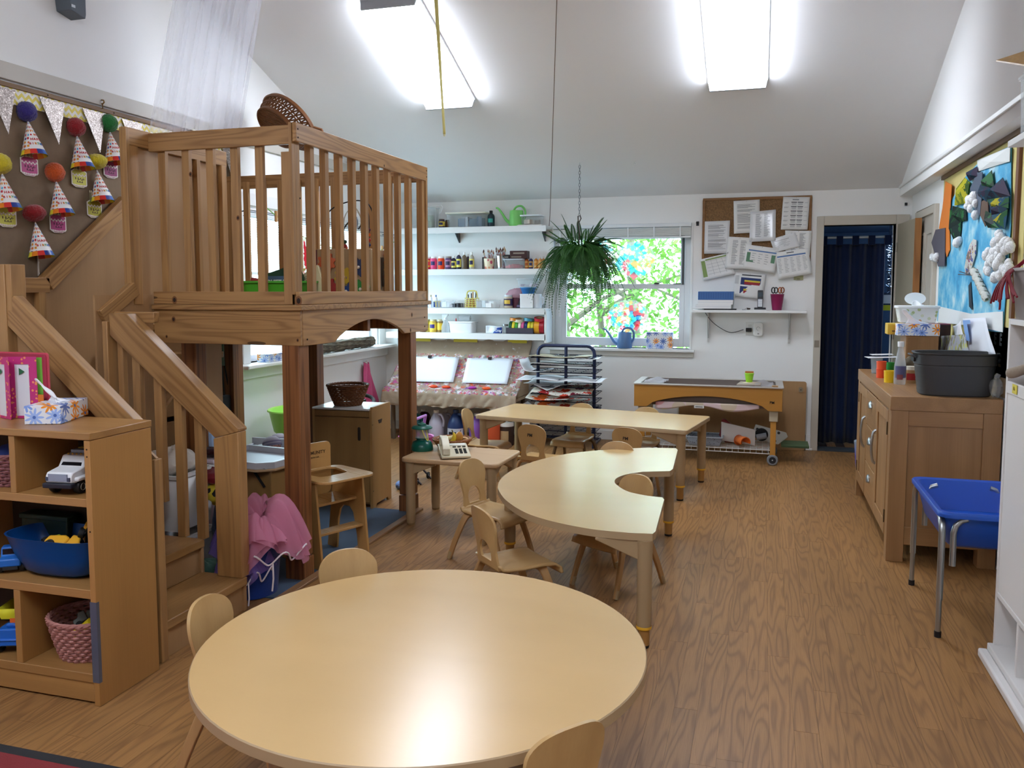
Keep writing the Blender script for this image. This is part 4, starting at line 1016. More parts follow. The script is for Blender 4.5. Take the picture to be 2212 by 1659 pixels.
B().cyl((.19, .05, .02), (.19, .05, .36), .004, n=6).box(.165, .195, .04, .06, .02, .03).build('bead_post', flat('b7a98c', .5), ac)
# drying line with paintings before the left window
dl_ = thing('drying_line', 'green string with clothes pegs strung across the left window', 'string')
lp = smooth_path([(-3.45, 5.30, 2.06), (-3.35, 5.75, 1.83), (-3.3, 6.2, 1.76), (-3.35, 6.8, 1.74), (-3.42, 7.2, 1.80), (-3.5, 7.85, 1.96)], 10)
B().tube(lp, .004, 6).build('string', flat('6fae4e', .7), dl_)
PEG = wood('clothes peg', 'c79a62', '9c7140', 'Z', rings=3, across=10, along=1, contrast=.3, rough=.6)
for k in (4, 12, 20, 27, 34, 41):
    q = lp[k]; B().box(q.x-.006, q.x+.006, q.y-.012, q.y-.002, q.z-.045, q.z+.035).box(q.x-.006, q.x+.006, q.y+.002, q.y+.012, q.z-.045, q.z+.035).build('clothes_peg', PEG, dl_)
def splat(key, cols, scale=7, base='f0efe6', th=.58):
    k = ('splat', key)
    if k in MATS: return MATS[k]
    t = NT('finger painting'); v = t.coords((1, 1, 1)); n = t.noise(v, scale, 4, .6, 1); c = lin(base)
    sp = t.a('ShaderNodeSeparateColor'); t.l(n, sp.inputs[0])
    for i, q in enumerate(cols): c = t.mix(t.math('GREATER_THAN', sp.outputs[i % 3], th+.02*(i//3)), c, lin(q))
    t.set(Base_Color=c, Roughness=.6); tr = t.a('ShaderNodeBsdfTranslucent'); t.l(c, tr.inputs[0]); mx = t.a('ShaderNodeMixShader'); mx.inputs[0].default_value = .45
    t.l(t.b.outputs[0], mx.inputs[1]); t.l(tr.outputs[0], mx.inputs[2]); t.l(mx.outputs[0], t.out.inputs[0]); MATS[k] = t.m; return t.m
for k, (i0, wd, hh, cols, lab) in enumerate(((9, .42, .55, ('d8263e', '7fce5a'), 'large child painting in red and green pegged to the drying line, leftmost'), (20, .40, .52, ('55b83e', 'e0406a'), 'child painting in green and pink pegged to the middle of the drying line'), (30, .34, .42, ('8cc8d8', 'e8e46a'), 'pale child painting in blue and yellow pegged farther along the drying line'))):
    q = lp[i0]; pt = thing('child_painting', lab, 'painting', (q.x, q.y, q.z), 0, 'paintings on the drying line')
    B().grid(lambda i, j: (.012*math.sin(i*4+j*3), (i-.5)*wd, -.01-hh*j), 10, 8).build('painted_sheet', splat('line%d' % k, cols, 6), pt, solid=.001)
# wire hanger rail over the window (grey double wire)
wr = thing('wire_rail', 'thin grey double wire stretched above the left window sill', 'wire')
B().tube([(-3.55, 5.24, 2.0), (-3.55, 7.9, 1.99)], .0035, 6).tube([(-3.55, 5.24, 1.965), (-3.55, 7.9, 1.955)], .0025, 6).tube([(XL, 7.85, 1.99), (-3.55, 7.85, 1.99)], .004, 6).tube([(XL, 5.28, 2.0), (-3.55, 5.28, 2.0)], .004, 6).build('wire', flat('5a6a74', .4, .6), wr)
# ================================================================== LEFT FOREGROUND: TOY SHELF
OAKV = wood('worn maple case', 'a87a44', '875c30', 'Z', rings=3, across=2.4, along=.5, contrast=.35, rough=.36, fine=.2, rand=3, bump=.005, spec=.5)
OAKH = wood('worn maple case', 'a67a46', '835a30', 'X', rings=3, across=5, along=.5, contrast=.35, rough=.36, fine=.3, rand=3, bump=.005, spec=.5)
PEGB = paint('3a2b20', .8, .1, .1)
sh = thing('toy_shelf', 'low worn maple toy shelf in the left foreground before the stairs', 'shelf', (0, 0, 0))
SX0, SX1, SY0, SY1 = -3.30, -2.172, 2.285, 2.585
B().box(SX0, SX1+.003, SY0-.002, SY1+.003, .936, .962).build('top_board', OAKH, sh, bevel=.003)
B().box(SX1-.024, SX1, SY0, SY1, .0, .935).build('side_panel', OAKV, sh, bevel=.002)
B().box(SX0, SX0+.024, SY0, SY1, .0, .935).build('side_panel', OAKV, sh, bevel=.002)
for z0, z1 in ((.703, .732), (.380, .412), (.080, .112)): B().box(SX0+.024, SX1-.024, SY0+.002, SY1-.01, z0, z1).build('shelf_board', OAKH, sh, bevel=.002)
B().box(SX0+.024, SX1-.03, SY0+.008, SY0+.026, .008, .080).build('kick_board', OAKH, sh, bevel=.002)
B().box(SX0+.024, SX1-.024, SY1-.01, SY1-.004, .0, .935).build('back_board', PEGB, sh)
B().box(-2.524, -2.498, SY0+.003, SY1-.01, .732, .936).build('divider', OAKV, sh, bevel=.002)
B().box(-2.536, -2.508, SY0+.003, SY1-.01, .112, .380).build('divider', OAKV, sh, bevel=.002)
B().box(-2.86, -2.834, SY0+.003, SY1-.01, .412, .703).build('divider', OAKV, sh, bevel=.002)
B().box(SX1-.026, SX1+.0016, SY0-.0016, SY0+.012, .085, .372).build('duct_tape', flat('5c6272', .35, .3), sh)
for z in (.905, .88, .62, .36): B().cyl((SX1-.012, SY0-.0012, z), (SX1-.012, SY0+.002, z), .003, n=8).build('nail_hole', flat('2a1a10', .8), sh)

def wheel(par, x, y, z, r, wd, hub='c9c2b0', axis='X'):
    p = B(); prof = [(r*.45, -wd/2), (r*.92, -wd/2), (r, -wd*.3), (r, wd*.3), (r*.92, wd/2), (r*.45, wd/2)]
    p.lathe(prof, 20, closed=True)
    o = p.build('wheel', flat('141416', .6), par, loc=(x, y, z), rot=(0, PI/2, 0) if axis == 'X' else (PI/2, 0, 0))
    B().lathe([(r*.50, -wd/2-.002), (r*.42, -wd*.2), (.002, -wd*.2)], 16).lathe([(r*.50, wd/2+.002), (r*.42, wd*.2), (.002, wd*.2)], 16).lathe([(r*.5, -wd/2-.002), (r*.5, wd/2+.002)], 16).build('hub', flat(hub, .4), o)
    return o
# white toy tow truck (faces -Y)
tt = thing('toy_truck', 'white toy tow truck with black bumper in the upper shelf cubby', 'toy truck', (-2.335, 2.385, .732), math.radians(6)); tt.scale = (1.12, 1.12, 1.12)
WHT = flat('e9eaec', .35); GRY = flat('8d94a6', .4); DKB = flat('20222e', .45)
cab = B().prism([(-.075, .040), (-.075, .062), (-.068, .072), (-.018, .080), (.004, .112), (.052, .114), (.060, .075), (.060, .032), (-.01, .032)], -.045, .045, 'X').build('cab', WHT, tt, bevel=.004)
B().add([(-.036, -.0165, .083), (.036, -.0165, .083), (.030, .0025, .1085), (-.030, .0025, .1085)], [(0, 1, 2, 3)]).build('windscreen', flat('14161c', .15), cab)
for s_ in (1, -1): B().prism([(.010, .079), (.014, .104), (.045, .106), (.052, .079)], s_*.0452, s_*.0462, 'X').build('side_window', flat('14161c', .15), cab)
B().box(-.033, .033, -.079, -.075, .046, .068).build('grille', GRY, cab)
for s_ in (1, -1): B().box(s_*.037-.005, s_*.037+.005, -.079, -.075, .046, .058).build('headlight', flat('3c4258', .3), cab); B().box(s_*.05-.010, s_*.05+.008, -.060, -.006, .042, .056).build('mudguard', WHT, cab, bevel=.005)
B().box(-.050, .050, -.085, -.062, .024, .040).build('bumper', DKB, tt, bevel=.003)
B().box(-.03, .03, -.06, .16, .020, .034).build('chassis', flat('55585f', .5), tt)
B().box(-.042, .042, .064, .155, .034, .060).build('truck_bed', WHT, tt, bevel=.003); B().box(-.035, .035, .03, .055, .115, .124).build('light_bar', GRY, tt); B().box(-.04, .03, .07, .09, .112, .124).box(-.036, -.028, .07, .09, .06, .114).box(.02, .028, .07, .09, .06, .114).build('tow_frame', flat('b9a24a', .45), tt)
for s_ in (1, -1): wheel(tt, s_*.043, -.034, .022, .022, .020); wheel(tt, s_*.043, .105, .022, .022, .020)
for k in range(5): B().ball((-.03+.015*k, .012, .1145), .003, 8, 5).build('roof_light', flat('d0a03c', .3), tt)
# striped basket with a patterned cloth, upper left cubby
basket('striped_basket', 'pink and dark woven basket in the upper left cubby of the toy shelf', 'basket', (-2.635, 2.43, .732), .085, .105, .115, wicker('a56f6c', '5c3440'), rows=9, stakes=20, rim=.007)
pc = thing('patterned_cloth', 'blue and red patterned cloth in the woven basket of the toy shelf', 'cloth', (-2.635, 2.43, .79))
B().ball((0, 0, .03), .085, 20, 10, (1, 1, .75), .06, random.Random(4)).build('cloth_bundle', spots('quilt', '22326f', ['8e2a32', 'c8a040', '22326f', '101828'], 16, .5, .9), pc, smooth=60)
# blue bowl of vehicles
bb = thing('blue_bowl', 'translucent blue plastic bowl of toy vehicles on the middle shelf', 'bowl', (-2.425, 2.415, .412))
BLUB = NT('blue plastic'); BLUB.set(Base_Color=lin('1556a4'), Roughness=.28, Transmission_Weight=.35, IOR=1.3); BLUB = BLUB.m
def sq(r, k, n, p=4.0):
    a = 2*PI*k/n; c, s_ = math.cos(a), math.sin(a); q = (abs(c)**p+abs(s_)**p)**(-1/p); return r*q*c, r*q*s_
prof = [(.001, .004), (.085, .004), (.115, .018), (.145, .07), (.165, .125), (.170, .130), (.163, .130), (.140, .07), (.11, .022), (.001, .010)]
b = B(); n = 40; vs = []
for r, z in prof:
    for k in range(n): x, y = sq(r, k, n, 3.0); vs.append((x*1.30, y*.68, z*1.15))
b.add(vs, [(i*n+k, i*n+(k+1) % n, (i+1)*n+(k+1) % n, (i+1)*n+k) for i in range(len(prof)-1) for k in range(n)]); b.build('bowl_body', BLUB, bb, smooth=50)
def mini_truck(name, label, loc, rot, col_, s=1.0, group='toy vehicles in the blue bowl', kind='dump'):
    t = thing(name, label, 'toy vehicle', loc, 0, group, rot); t.scale = (s, s, s); M_ = flat(col_, .35)
    B().prism([(-.06, .02), (-.06, .045), (-.035, .05), (-.025, .075), (.005, .075), (.01, .02)], -.03, .03, 'X').build('cab', M_, t, bevel=.005)
    B().box(-.024, .024, -.034, -.022, .052, .070).build('window', flat('16181c', .2), t)
    if kind == 'dump': B().add([(x, y, z) for z, k in ((.03, .8), (.085, 1.0)) for x, y in ((-.036*k, .012), (.036*k, .012), (.036*k, .10*k), (-.036*k, .10*k))], [(3, 2, 1, 0), (0, 1, 5, 4), (1, 2, 6, 5), (2, 3, 7, 6), (3, 0, 4, 7), (4, 5, 6, 7)]).build('dump_bed', M_, t, bevel=.006)
    else: B().prism([(.01, .02), (.01, .06), (.03, .066), (.085, .05), (.09, .02)], -.03, .03, 'X').build('body', M_, t, bevel=.006)
    B().box(-.02, .02, -.06, .095, .012, .022).build('chassis', flat('202022', .6), t)
    for s_ in (1, -1): wheel(t, s_*.03, -.038, .016, .016, .014, '2a2a2c'); wheel(t, s_*.03, .06, .016, .016, .014, '2a2a2c')
    return t
mini_truck('toy_dump_truck', 'large yellow toy dump truck lying in the blue bowl', (-2.315, 2.42, .515), (-.9, .3, .5), 'e3a427', 1.25)
mini_truck('toy_digger', 'yellow toy truck with a black stripe lying at the front of the blue bowl', (-2.36, 2.345, .50), (.3, .9, 1.9), 'e6aa2c', 1.0, kind='car')
mini_truck('toy_car', 'small lime and green toy car lying on its side in the blue bowl', (-2.47, 2.37, .515), (-.6, 1.2, .3), 'c8d62a', .8, kind='car')
mini_truck('toy_race_car', 'blue and orange toy race car beside the blue bowl on the middle shelf', (-2.645, 2.40, .413), (0, 0, .6), '2166b8', 1.2, 'toy cars on the middle shelf', 'car')
o = thing('green_toy_bin', 'dark green toy crate at the back of the middle shelf', 'crate', (-2.60, 2.525, .412)); B().box(-.11, .11, -.03, .03, 0, .175).build('crate_body', flat('173026', .5), o, bevel=.006); B().box(-.115, .115, -.035, .035, .16, .18).build('crate_rim', flat('173026', .5), o, bevel=.004)
# bottom shelf: pink basket and blue truck
basket('pink_basket', 'pink woven basket of toys on the bottom shelf', 'basket', (-2.345, 2.425, .112), .082, .122, .150, wicker('c08a7e', '8a5654'), rows=11, stakes=22, rim=.008, sx=1.12)
o = thing('yellow_battery_toy', 'yellow cylinder toy lying in the pink basket', 'toy', (-2.325, 2.385, .225), rot=(.2, .9, .4)); B().lathe([(.001, -.045), (.017, -.043), (.018, .04), (.001, .043)], 18).build('cylinder', flat('e6cc22', .35), o); B().lathe([(.0183, -.012), (.0183, .012)], 18, a0=1, a1=3.4).build('printed_band', flat('3a351c', .5), o)
mini_truck('toy_car', 'dark blue toy car lying in the pink basket', (-2.27, 2.40, .215), (.3, .2, 1.0), '1c3f78', .8, 'toys in the pink basket', 'car')
mini_truck('toy_car', 'grey toy car lying in the pink basket', (-2.36, 2.44, .215), (.3, -.4, -.8), '6c6f6a', .7, 'toys in the pink basket', 'car')
bt = thing('blue_toy_truck', 'large blue toy truck with a yellow bed on the bottom shelf', 'toy truck', (-2.635, 2.40, .113), .35)
B().box(-.045, .045, -.075, .06, .03, .095).box(-.048, .048, -.08, .07, .05, .06).box(-.02, .02, -.06, -.04, .095, .11).build('truck_body', flat('1f63c0', .35), bt, bevel=.006)
B().add([(x*k, y*k, z) for z, k in ((.125, .8), (.165, 1)) for x, y in ((-.05, -.06), (.05, -.06), (.05, .07), (-.05, .07))], [(3, 2, 1, 0), (0, 1, 5, 4), (1, 2, 6, 5), (2, 3, 7, 6), (3, 0, 4, 7)]).build('yellow_bed', flat('d8d22e', .35), bt, solid=.004)
B().box(-.01, .01, -.05, .05, .09, .128).build('bed_post', flat('e06a2a', .4), bt)
for s_ in (1, -1): wheel(bt, s_*.05, -.045, .028, .028, .02, '2a2a2c'); wheel(bt, s_*.05, .04, .028, .028, .02, '2a2a2c')
o = thing('grey_block', 'grey foam block hung above the blue toy truck on the bottom shelf', 'block', (-2.62, 2.50, .28), rot=(.1, .2, .3)); B().box(-.045, .045, -.03, .03, -.03, .04).box(-.006, .006, -.02, .02, -.168, -.03).build('block_body', flat('6a6a70', .6), o, bevel=.004)
# ---- on top: tissue box and fan-folded cards
def tissue_box(name, label, A, Bp, depth, h, z, tissue=True, group=None):
    A, Bp = Vector(A), Vector(Bp); d = (Bp-A); L = d.length; rz = math.atan2(d.y, d.x); t = thing(name, label, 'tissue box', (A.x, A.y, z), rz, group)
    B().box(0, L, 0, depth, 0, h).build('carton', floral(), t, bevel=.0015)
    if tissue:
        B().prism([(L/2+.36*L*math.cos(a), depth*.5+depth*.17*math.sin(a)) for a in [2*PI*k/24 for k in range(24)]], h+.0004, h+.001, 'Z').build('opening', flat('d7dbe6', .4), t)
        def leaf_(i, j):
            x = L*.18+.64*L*i; f = j
            return (x+.02*math.sin(f*5), depth*.5+.018*math.sin(i*7+f*4)*(f+.2)-.02*f, h-.005+.095*f*(.55+.45*math.cos(i*3.6))+.006*math.sin(i*11))
        B().grid(leaf_, 14, 10).build('tissue', flat('f6f7fa', .8), t, solid=.0008, smooth=80)
    return t
A_, B_ = atz(53, 917, .963), atz(132, 916, .963); C_ = atz(199, 893, .963)
tissue_box('tissue_box', 'daisy print tissue box with a tissue pulled out, on the toy shelf', A_, B_, .235, .066, .963)
fc = thing('card_folder', 'fan-folded pink dotted and orange photo cards standing on the toy shelf', 'folder', (-2.72, 2.46, .963))
PD = spots('pink dot paper', 'c02f78', ['e89a5a', 'ea8f66'], 62, .28, .5); OD = spots('orange dot paper', 'd9772a', ['b2481e', 'c05a22'], 62, .3, .6)
def card(x, y, rz, w_, h_, m_, name, win=True):
    o = B()
    if win: o.prism([(-w_/2, 0), (w_/2, 0), (w_/2, h_), (-w_/2, h_)], -.0012, .0012, 'Y', hole=[(-w_*.24, h_*.04), (w_*.24, h_*.04), (w_*.24, h_*.88), (-w_*.24, h_*.88)])
    else: o.box(-w_/2, w_/2, -.0012, .0012, 0, h_)
    c = o.build(name, m_, fc, loc=(x, y, 0), rot=(0, 0, rz), smooth=0)
    if win: B().box(-w_*.25, w_*.25, .0014, .002, .002, h_*.9).build('white_sheet', flat('dcdde2', .6), c); B().add([(-.01, -.002, h_*.70), (.012, -.002, h_*.76), (-.01, -.002, h_*.82)], [(0, 1, 2)]).build('green_mark', flat('2f6a44', .6), c)
    return c
card(.066, .02, .25, .115, .232, PD, 'pink_card'); card(-.01, .0, -.35, .13, .232, PD, 'pink_card'); card(-.09, -.01, .6, .10, .230, OD, 'orange_card')
card(-.17, -.02, -.3, .11, .235, PD, 'pink_card')
card(.115, .05, .5, .05, .228, flat('6fb03a', .5), 'green_card', False)
B().prism(rrect(-.25, .145, 0, .240, .012), .055, .060, 'Y').build('album_cover', flat('a8344c', .5), fc); B().prism(rrect(-.25, .150, 0, .245, .012), .060, .066, 'Y', hole=rrect(-.243, .143, .007, .238, .010)).build('album_edge', flat('c84a5c', .5), fc)
card(.12, .035, .1, .05, .09, OD, 'orange_card', False)
# ---------------- rugs
rg = thing('play_rug', 'red and purple rug with a black border in the lower left corner', 'rug', (-2.9, 1.0, 0))
B().box(-1.4, 1.9, -1.0, .985, .0005, .010).build('rug_border', cloth('1b1c22', '0c0d10', .95, 400), rg)
B().box(-1.36, .56, -.6, .945, .010, .0125).build('red_field', cloth('a3262c', '7c161c', .95, 300), rg)
B().box(-1.36, .40, .80, .945, .0125, .0132).build('purple_patch', cloth('55406f', '3c2c55', .95, 300), rg)
B().box(.56, 1.86, -.6, .945, .010, .0125).build('field_square', cloth('8d2026', '6c141a', .95, 300), rg)
ug = thing('blue_rug', 'blue grey carpet on the floor under the loft', 'rug', (-2.85, 4.25, 0)); B().box(-.80, .70, -.90, .71, .0005, .007).build('carpet_pile', cloth('46617c', '2c4058', .98, 260), ug)
struct(beam('trim_3', (-2.122, 3.10, .008), (-2.122, 5.02, .008), .045, .015, wood('floor edge strip', '9a7450', '6c4b31', 'X', rings=5, across=12, along=.5, contrast=.4, rough=.4)))
# ================================================================== UNDER THE LOFT
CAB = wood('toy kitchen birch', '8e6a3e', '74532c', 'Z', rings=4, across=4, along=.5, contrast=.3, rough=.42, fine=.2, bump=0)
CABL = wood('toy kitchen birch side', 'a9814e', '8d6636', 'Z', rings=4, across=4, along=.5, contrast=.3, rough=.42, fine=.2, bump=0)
fr = thing('toy_fridge', 'wooden toy fridge cupboard with slotted door under the loft', 'toy kitchen', (-2.625, 4.93, 0), math.radians(2))
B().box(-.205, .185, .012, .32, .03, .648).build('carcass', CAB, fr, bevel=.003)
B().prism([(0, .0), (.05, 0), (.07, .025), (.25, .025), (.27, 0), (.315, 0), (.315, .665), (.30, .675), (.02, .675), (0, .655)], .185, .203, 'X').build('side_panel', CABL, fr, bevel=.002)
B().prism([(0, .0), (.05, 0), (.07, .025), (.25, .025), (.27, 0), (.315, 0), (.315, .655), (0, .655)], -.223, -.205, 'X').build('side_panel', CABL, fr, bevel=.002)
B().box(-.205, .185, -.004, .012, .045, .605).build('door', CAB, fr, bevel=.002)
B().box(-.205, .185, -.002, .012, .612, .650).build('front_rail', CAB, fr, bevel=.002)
B().prism([(.115+a, .50+b_) for a, b_ in rrect(-.010, .010, -.045, .045, .0098, 5)], -.0055, -.0045, 'Y').build('finger_slot', flat('241810', .8), fr)
B().prism([(.10, .58), (.17, .58), (.155, .555), (.115, .555)], .2032, .2040, 'X').build('hand_hole', flat('33241a', .8), fr)
B().box(-.218, .190, -.012, .315, .655, .668).build('worktop', flat('dcdad6', .25), fr, bevel=.003)
for z in (.56, .12): B().cyl((.2032, .012, z), (.2045, .012, z), .004, n=8).build('screw', flat('3a2a1c', .5), fr)
basket('bread_basket', 'round brown wicker basket on the toy fridge', 'basket', (-2.655, 5.06, .669), .082, .135, .135, wicker('7c4c2c', '4a2a18'), rows=11, stakes=24, rim=.009)
# high chair
hc = thing('doll_high_chair', 'wooden doll high chair with an arched side and tray beside the front loft post', 'high chair', (-2.205, 3.945, 0), math.radians(-25))
HCM = wood('high chair birch', 'b58a52', '96703c', 'Z', rings=4, across=4, along=.5, contrast=.3, rough=.36, fine=.2, bump=0); HCX = wood('high chair tray', 'b98f58', '9c7544', 'X', rings=4, across=4, along=.5, contrast=.25, rough=.28, fine=.15, bump=0)
for y in (-.155, .143):
    pts = [(-.20, 0), (-.118, 0)]+[(-.112+.016*k/4, .02+.16*k/4) for k in range(5)]+[(-.085+.17*math.sin(PI/2*(q/8-0)), .22+.05*math.sin(PI*q/8)) for q in range(0)]+[(-.078, .235), (-.05, .262), (.01, .262), (.038, .235), (.066, .12), (.08, 0), (.165, 0), (.115, .46), (-.13, .46)]
    B().prism(pts, y, y+.013, 'Y').build('side_panel', HCM, hc, bevel=.002)
B().box(-.12, .07, -.142, .143, .315, .328).build('seat', HCX, hc, bevel=.002); B().box(.045, .125, -.142, .143, .175, .188).build('foot_rest', HCX, hc, bevel=.002)
B().prism(rrect(-.135, .135, .32, .61, .03), -.155, -.143, 'X').build('backrest', HCM, hc, bevel=.002)
text('stamp', 'COMMUNITY', .026, flat('4a3418', .7), hc, loc=(-.1424, .02, .555), rot=(PI/2, 0, PI/2), bold=.0004); text('stamp', 'MADE IN USA', .012, flat('4a3418', .7), hc, loc=(-.1424, .02, .530), rot=(PI/2, 0, PI/2))
o_ = rrect(-.13, .215, -.17, .17, .055, 8); hc_, hr = Vector((.0, 0)), 1
hole = [(-.131+ (0.0), 0)]*0
trn = len(o_)
def hol(p): a = math.atan2(p[1], p[0]-.0); r_ = ((abs(math.cos(a))/.105)**3+(abs(math.sin(a))/.115)**3)**(-1/3); return (r_*math.cos(a)-.02, r_*math.sin(a))
B().prism(o_, .462, .474, 'Z', hole=[hol(p) for p in o_]).build('tray', HCX, hc, bevel=.002)
# toy sink cupboard with a grey basin
sk = thing('toy_sink', 'wooden toy sink cupboard with a pale grey basin behind the front loft post', 'toy kitchen', (-2.74, 4.12, 0), math.radians(-8))
B().box(-.25, .20, -.12, .20, .02, .455).build('carcass', CABL, sk, bevel=.003); B().box(.20, .216, -.14, .21, 0, .455).build('side_panel', CABL, sk, bevel=.002)
B().prism([(.04+a, .40+b_) for a, b_ in rrect(-.035, .035, -.012, .012, .0118)], .2162, .217, 'X').build('hand_hole', flat('33241a', .8), sk)
B().prism([(-.27, -.20), (.16, -.20), (.235, -.13), (.235, .24), (-.27, .24)], .455, .468, 'Z').build('worktop', SOLID, sk, bevel=.003)
B().prism([(-.27, -.19), (.155, -.19), (.228, -.122), (.228, .23), (-.27, .23)], .468, .505, 'Z', hole=[(-.255, -.17), (.145, -.17), (.205, -.112), (.205, .21), (-.255, .21)]).build('basin_rim', flat('c6c7cc', .35), sk, bevel=.003)
B().box(-.255, .20, -.165, .205, .469, .474).build('basin_floor', flat('b4b6bc', .4), sk)
B().box(.02, .05, -.16, -.145, .40, .455).tube([(.10, -.145, .45), (.16, -.13, .36)], .008, 6).build('bracket', flat('1c1a1a', .5), sk)
# dolls lying in a white cot
ct = thing('doll_cot', 'white doll cot under the left window sill', 'cot', (-3.22, 4.93, 0))
B().box(-.22, .22, -.20, .20, .24, .26).box(-.22, -.20, -.2, .2, 0, .36).box(.20, .22, -.2, .2, 0, .36).box(-.22, .22, .18, .20, .1, .40).box(-.22, .22, -.20, -.18, .1, .34).build('cot_frame', flat('dfe0e4', .4), ct, bevel=.004)
o = thing('doll_blanket', 'white blanket over the dolls in the cot', 'blanket', (-3.22, 4.93, .26)); B().grid(lambda i, j: (-.10+.28*i, -.17+.34*j, .085+.025*math.sin(i*6+1)*math.cos(j*7)+.02*math.sin(j*11)-.06*(abs(j-.5)*2)**4), 18, 18).build('blanket_sheet', cloth('eceef0', 'd2d5da', .9, 200), o, solid=.006, smooth=80)
def doll(label, loc, rz, skin, hat):
    t = thing('baby_doll', label, 'doll', loc, 0, 'baby dolls in the cot', (0, 0, rz)); SK = flat(skin, .45)
    B().ball((0, 0, .0), .058, 18, 12, (1, .95, 1.02)).ball((.052, .0, -.008), .010, 8, 6).ball((.035, .030, -.022), .02, 10, 6).ball((.035, -.030, -.022), .02, 10, 6).ball((.0, .056, -.005), .012, 8, 6, (1, .5, 1.2)).ball((.0, -.056, -.005), .012, 8, 6, (1, .5, 1.2)).build('head', SK, t, smooth=80)
    for s_ in (1, -1): B().ball((.050, s_*.021, .010), .0075, 10, 6, (.5, 1.1, .8)).build('eye', flat('1c1410', .2), t)
    B().ball((.052, 0, -.028), .009, 10, 6, (.5, 1.2, .5)).build('mouth', flat('8d4a44', .5), t)
    b = B().lathe([(.062, -.01), (.064, .012), (.058, .036), (.036, .058), (.001, .066)], 22); h = b.build('knit_hat', cloth(hat, None, .95, 60), t, rot=(0, -.35, 0))
    B().lathe([(.0645, .014), (.063, .026)], 22).lathe([(.0655, -.008), (.066, .006)], 22).build('hat_stripe', flat('8f86a0', .9), h)
    B().ball((-.06, 0, -.05), .062, 14, 10, (1.5, .9, .62)).build('body', cloth(hat, None, .95, 60), t)
    return t
p = atx(566, 972, -3.06); doll('dark skinned baby doll in a white knit hat at the front of the cot', (p.x, p.y, .37), -.75, '5a3526', 'd8cfd0')
p = atx(588, 962, -3.22); doll('fair skinned baby doll in a striped hat at the back of the cot', (p.x, p.y, .37), -.6, 'd8998a', 'cfc6d2')
p = atx(603, 975, -3.3); doll('baby doll at the right of the cot mostly under the blanket', (p.x, p.y, .35), -.6, '6a4436', 'b8b0b8')
# green baby bath leaning against the wall
gt = thing('baby_bath', 'lime green and clear plastic baby bath behind the front loft post', 'toy bath', (-3.44, 5.64, .32), rot=(0, 0, 0))
LG = NT('lime plastic'); LG.set(Base_Color=lin('b4ee70'), Roughness=.3, IOR=1.3); LG = LG.m
B().lathe([(.10, 0), (.16, .05), (.20, .20), (.215, .205), (.21, .215), (.19, .21), (.15, .06), (.001, .02)], 28, sy=1.1, sx=.8).build('bath_shell', LG, gt, rot=(0, 0, .2)); B().ball((.1, .12, .20), .03, 12, 8).ball((.1, -.1, .20), .03, 12, 8).build('grip', flat('8ede30', .35), gt)
B().box(-.15, .15, -.2, .2, -.315, 0).build('bath_stand', flat('dfe8dc', .4), gt, bevel=.02)
g2 = thing('green_toy_crate', 'lime green plastic toy crate beside the toy fridge', 'crate', (-3.0, 5.35, 0)); B().box(-.10, .12, -.14, .14, 0, .35).build('crate_body', flat('dfe8dc', .4), g2, bevel=.01)
B().box(-.10, .125, -.145, .145, .35, .54).build('crate_top', flat('79d41e', .35), g2, bevel=.012); B().ball((0.02, 0, .56), .07, 16, 10, (1.2, 1.4, .7)).build('crate_lid', LG, g2)
bh = thing('black_hose', 'black hose loop behind the toy fridge', 'hose', (-2.92, 5.40, .0)); B().tube([(.14+.10*math.cos(a), .1+.05*math.sin(a), .62+.05*math.sin(a)) for a in [2*PI*k/20 for k in range(20)]], .014, 8, closed=True).box(.13, .15, .12, .16, 0, .64).build('hose_loop', flat('1a1a1e', .5), bh)
# things on the window sill
SZ = .886
lg = thing('bark_log', 'short bark covered log lying on the left window sill', 'log', (-3.64, 6.72, SZ+.052))
def barkm():
    t = NT('bark'); v = t.coords((9, 1.2, 9)); n = t.noise(v, 9, 5, .7); t.set(Base_Color=t.ramp(n, [(.3, '3d3428'), (.5, '6e6252'), (.7, 'a0937c')]), Roughness=.95); t.bump(n, 1.0, .03); return t.m
rr = random.Random(9); b = B(); nL, nA = 40, 22
vs = [((.047+.006*math.sin(k*2.3+i*.3)+rr.uniform(-.003, .003)+.003*math.sin(k*5))*math.cos(2*PI*k/nA), -.72+1.44*i/nL, (.047+.006*math.sin(k*2.3+i*.3)+rr.uniform(-.003, .003))*math.sin(2*PI*k/nA)) for i in range(nL+1) for k in range(nA)]
b.add(vs, [(i*nA+k, i*nA+(k+1) % nA, (i+1)*nA+(k+1) % nA, (i+1)*nA+k) for i in range(nL) for k in range(nA)]); b.build('bark', barkm(), lg, smooth=60)
B().cyl((0, .715, 0), (0, .722, 0), .044, n=20).cyl((0, -.715, 0), (0, -.722, 0), .044, n=20).build('cut_end', flat('8d7a5c', .8), lg)
tissue_box('tissue_box', 'daisy print tissue box on the left window sill', (-3.60, 5.60, 0), (-3.60, 5.84, 0), .105, .062, SZ, False)
o = thing('coral_bowl', 'small coral plastic bowl upside down behind the tissue box on the left sill', 'bowl', (-3.68, 5.96, SZ)); B().lathe([(.001, .06), (.035, .055), (.045, .02), (.045, 0)], 18).build('bowl_shell', flat('d88a7e', .4), o)
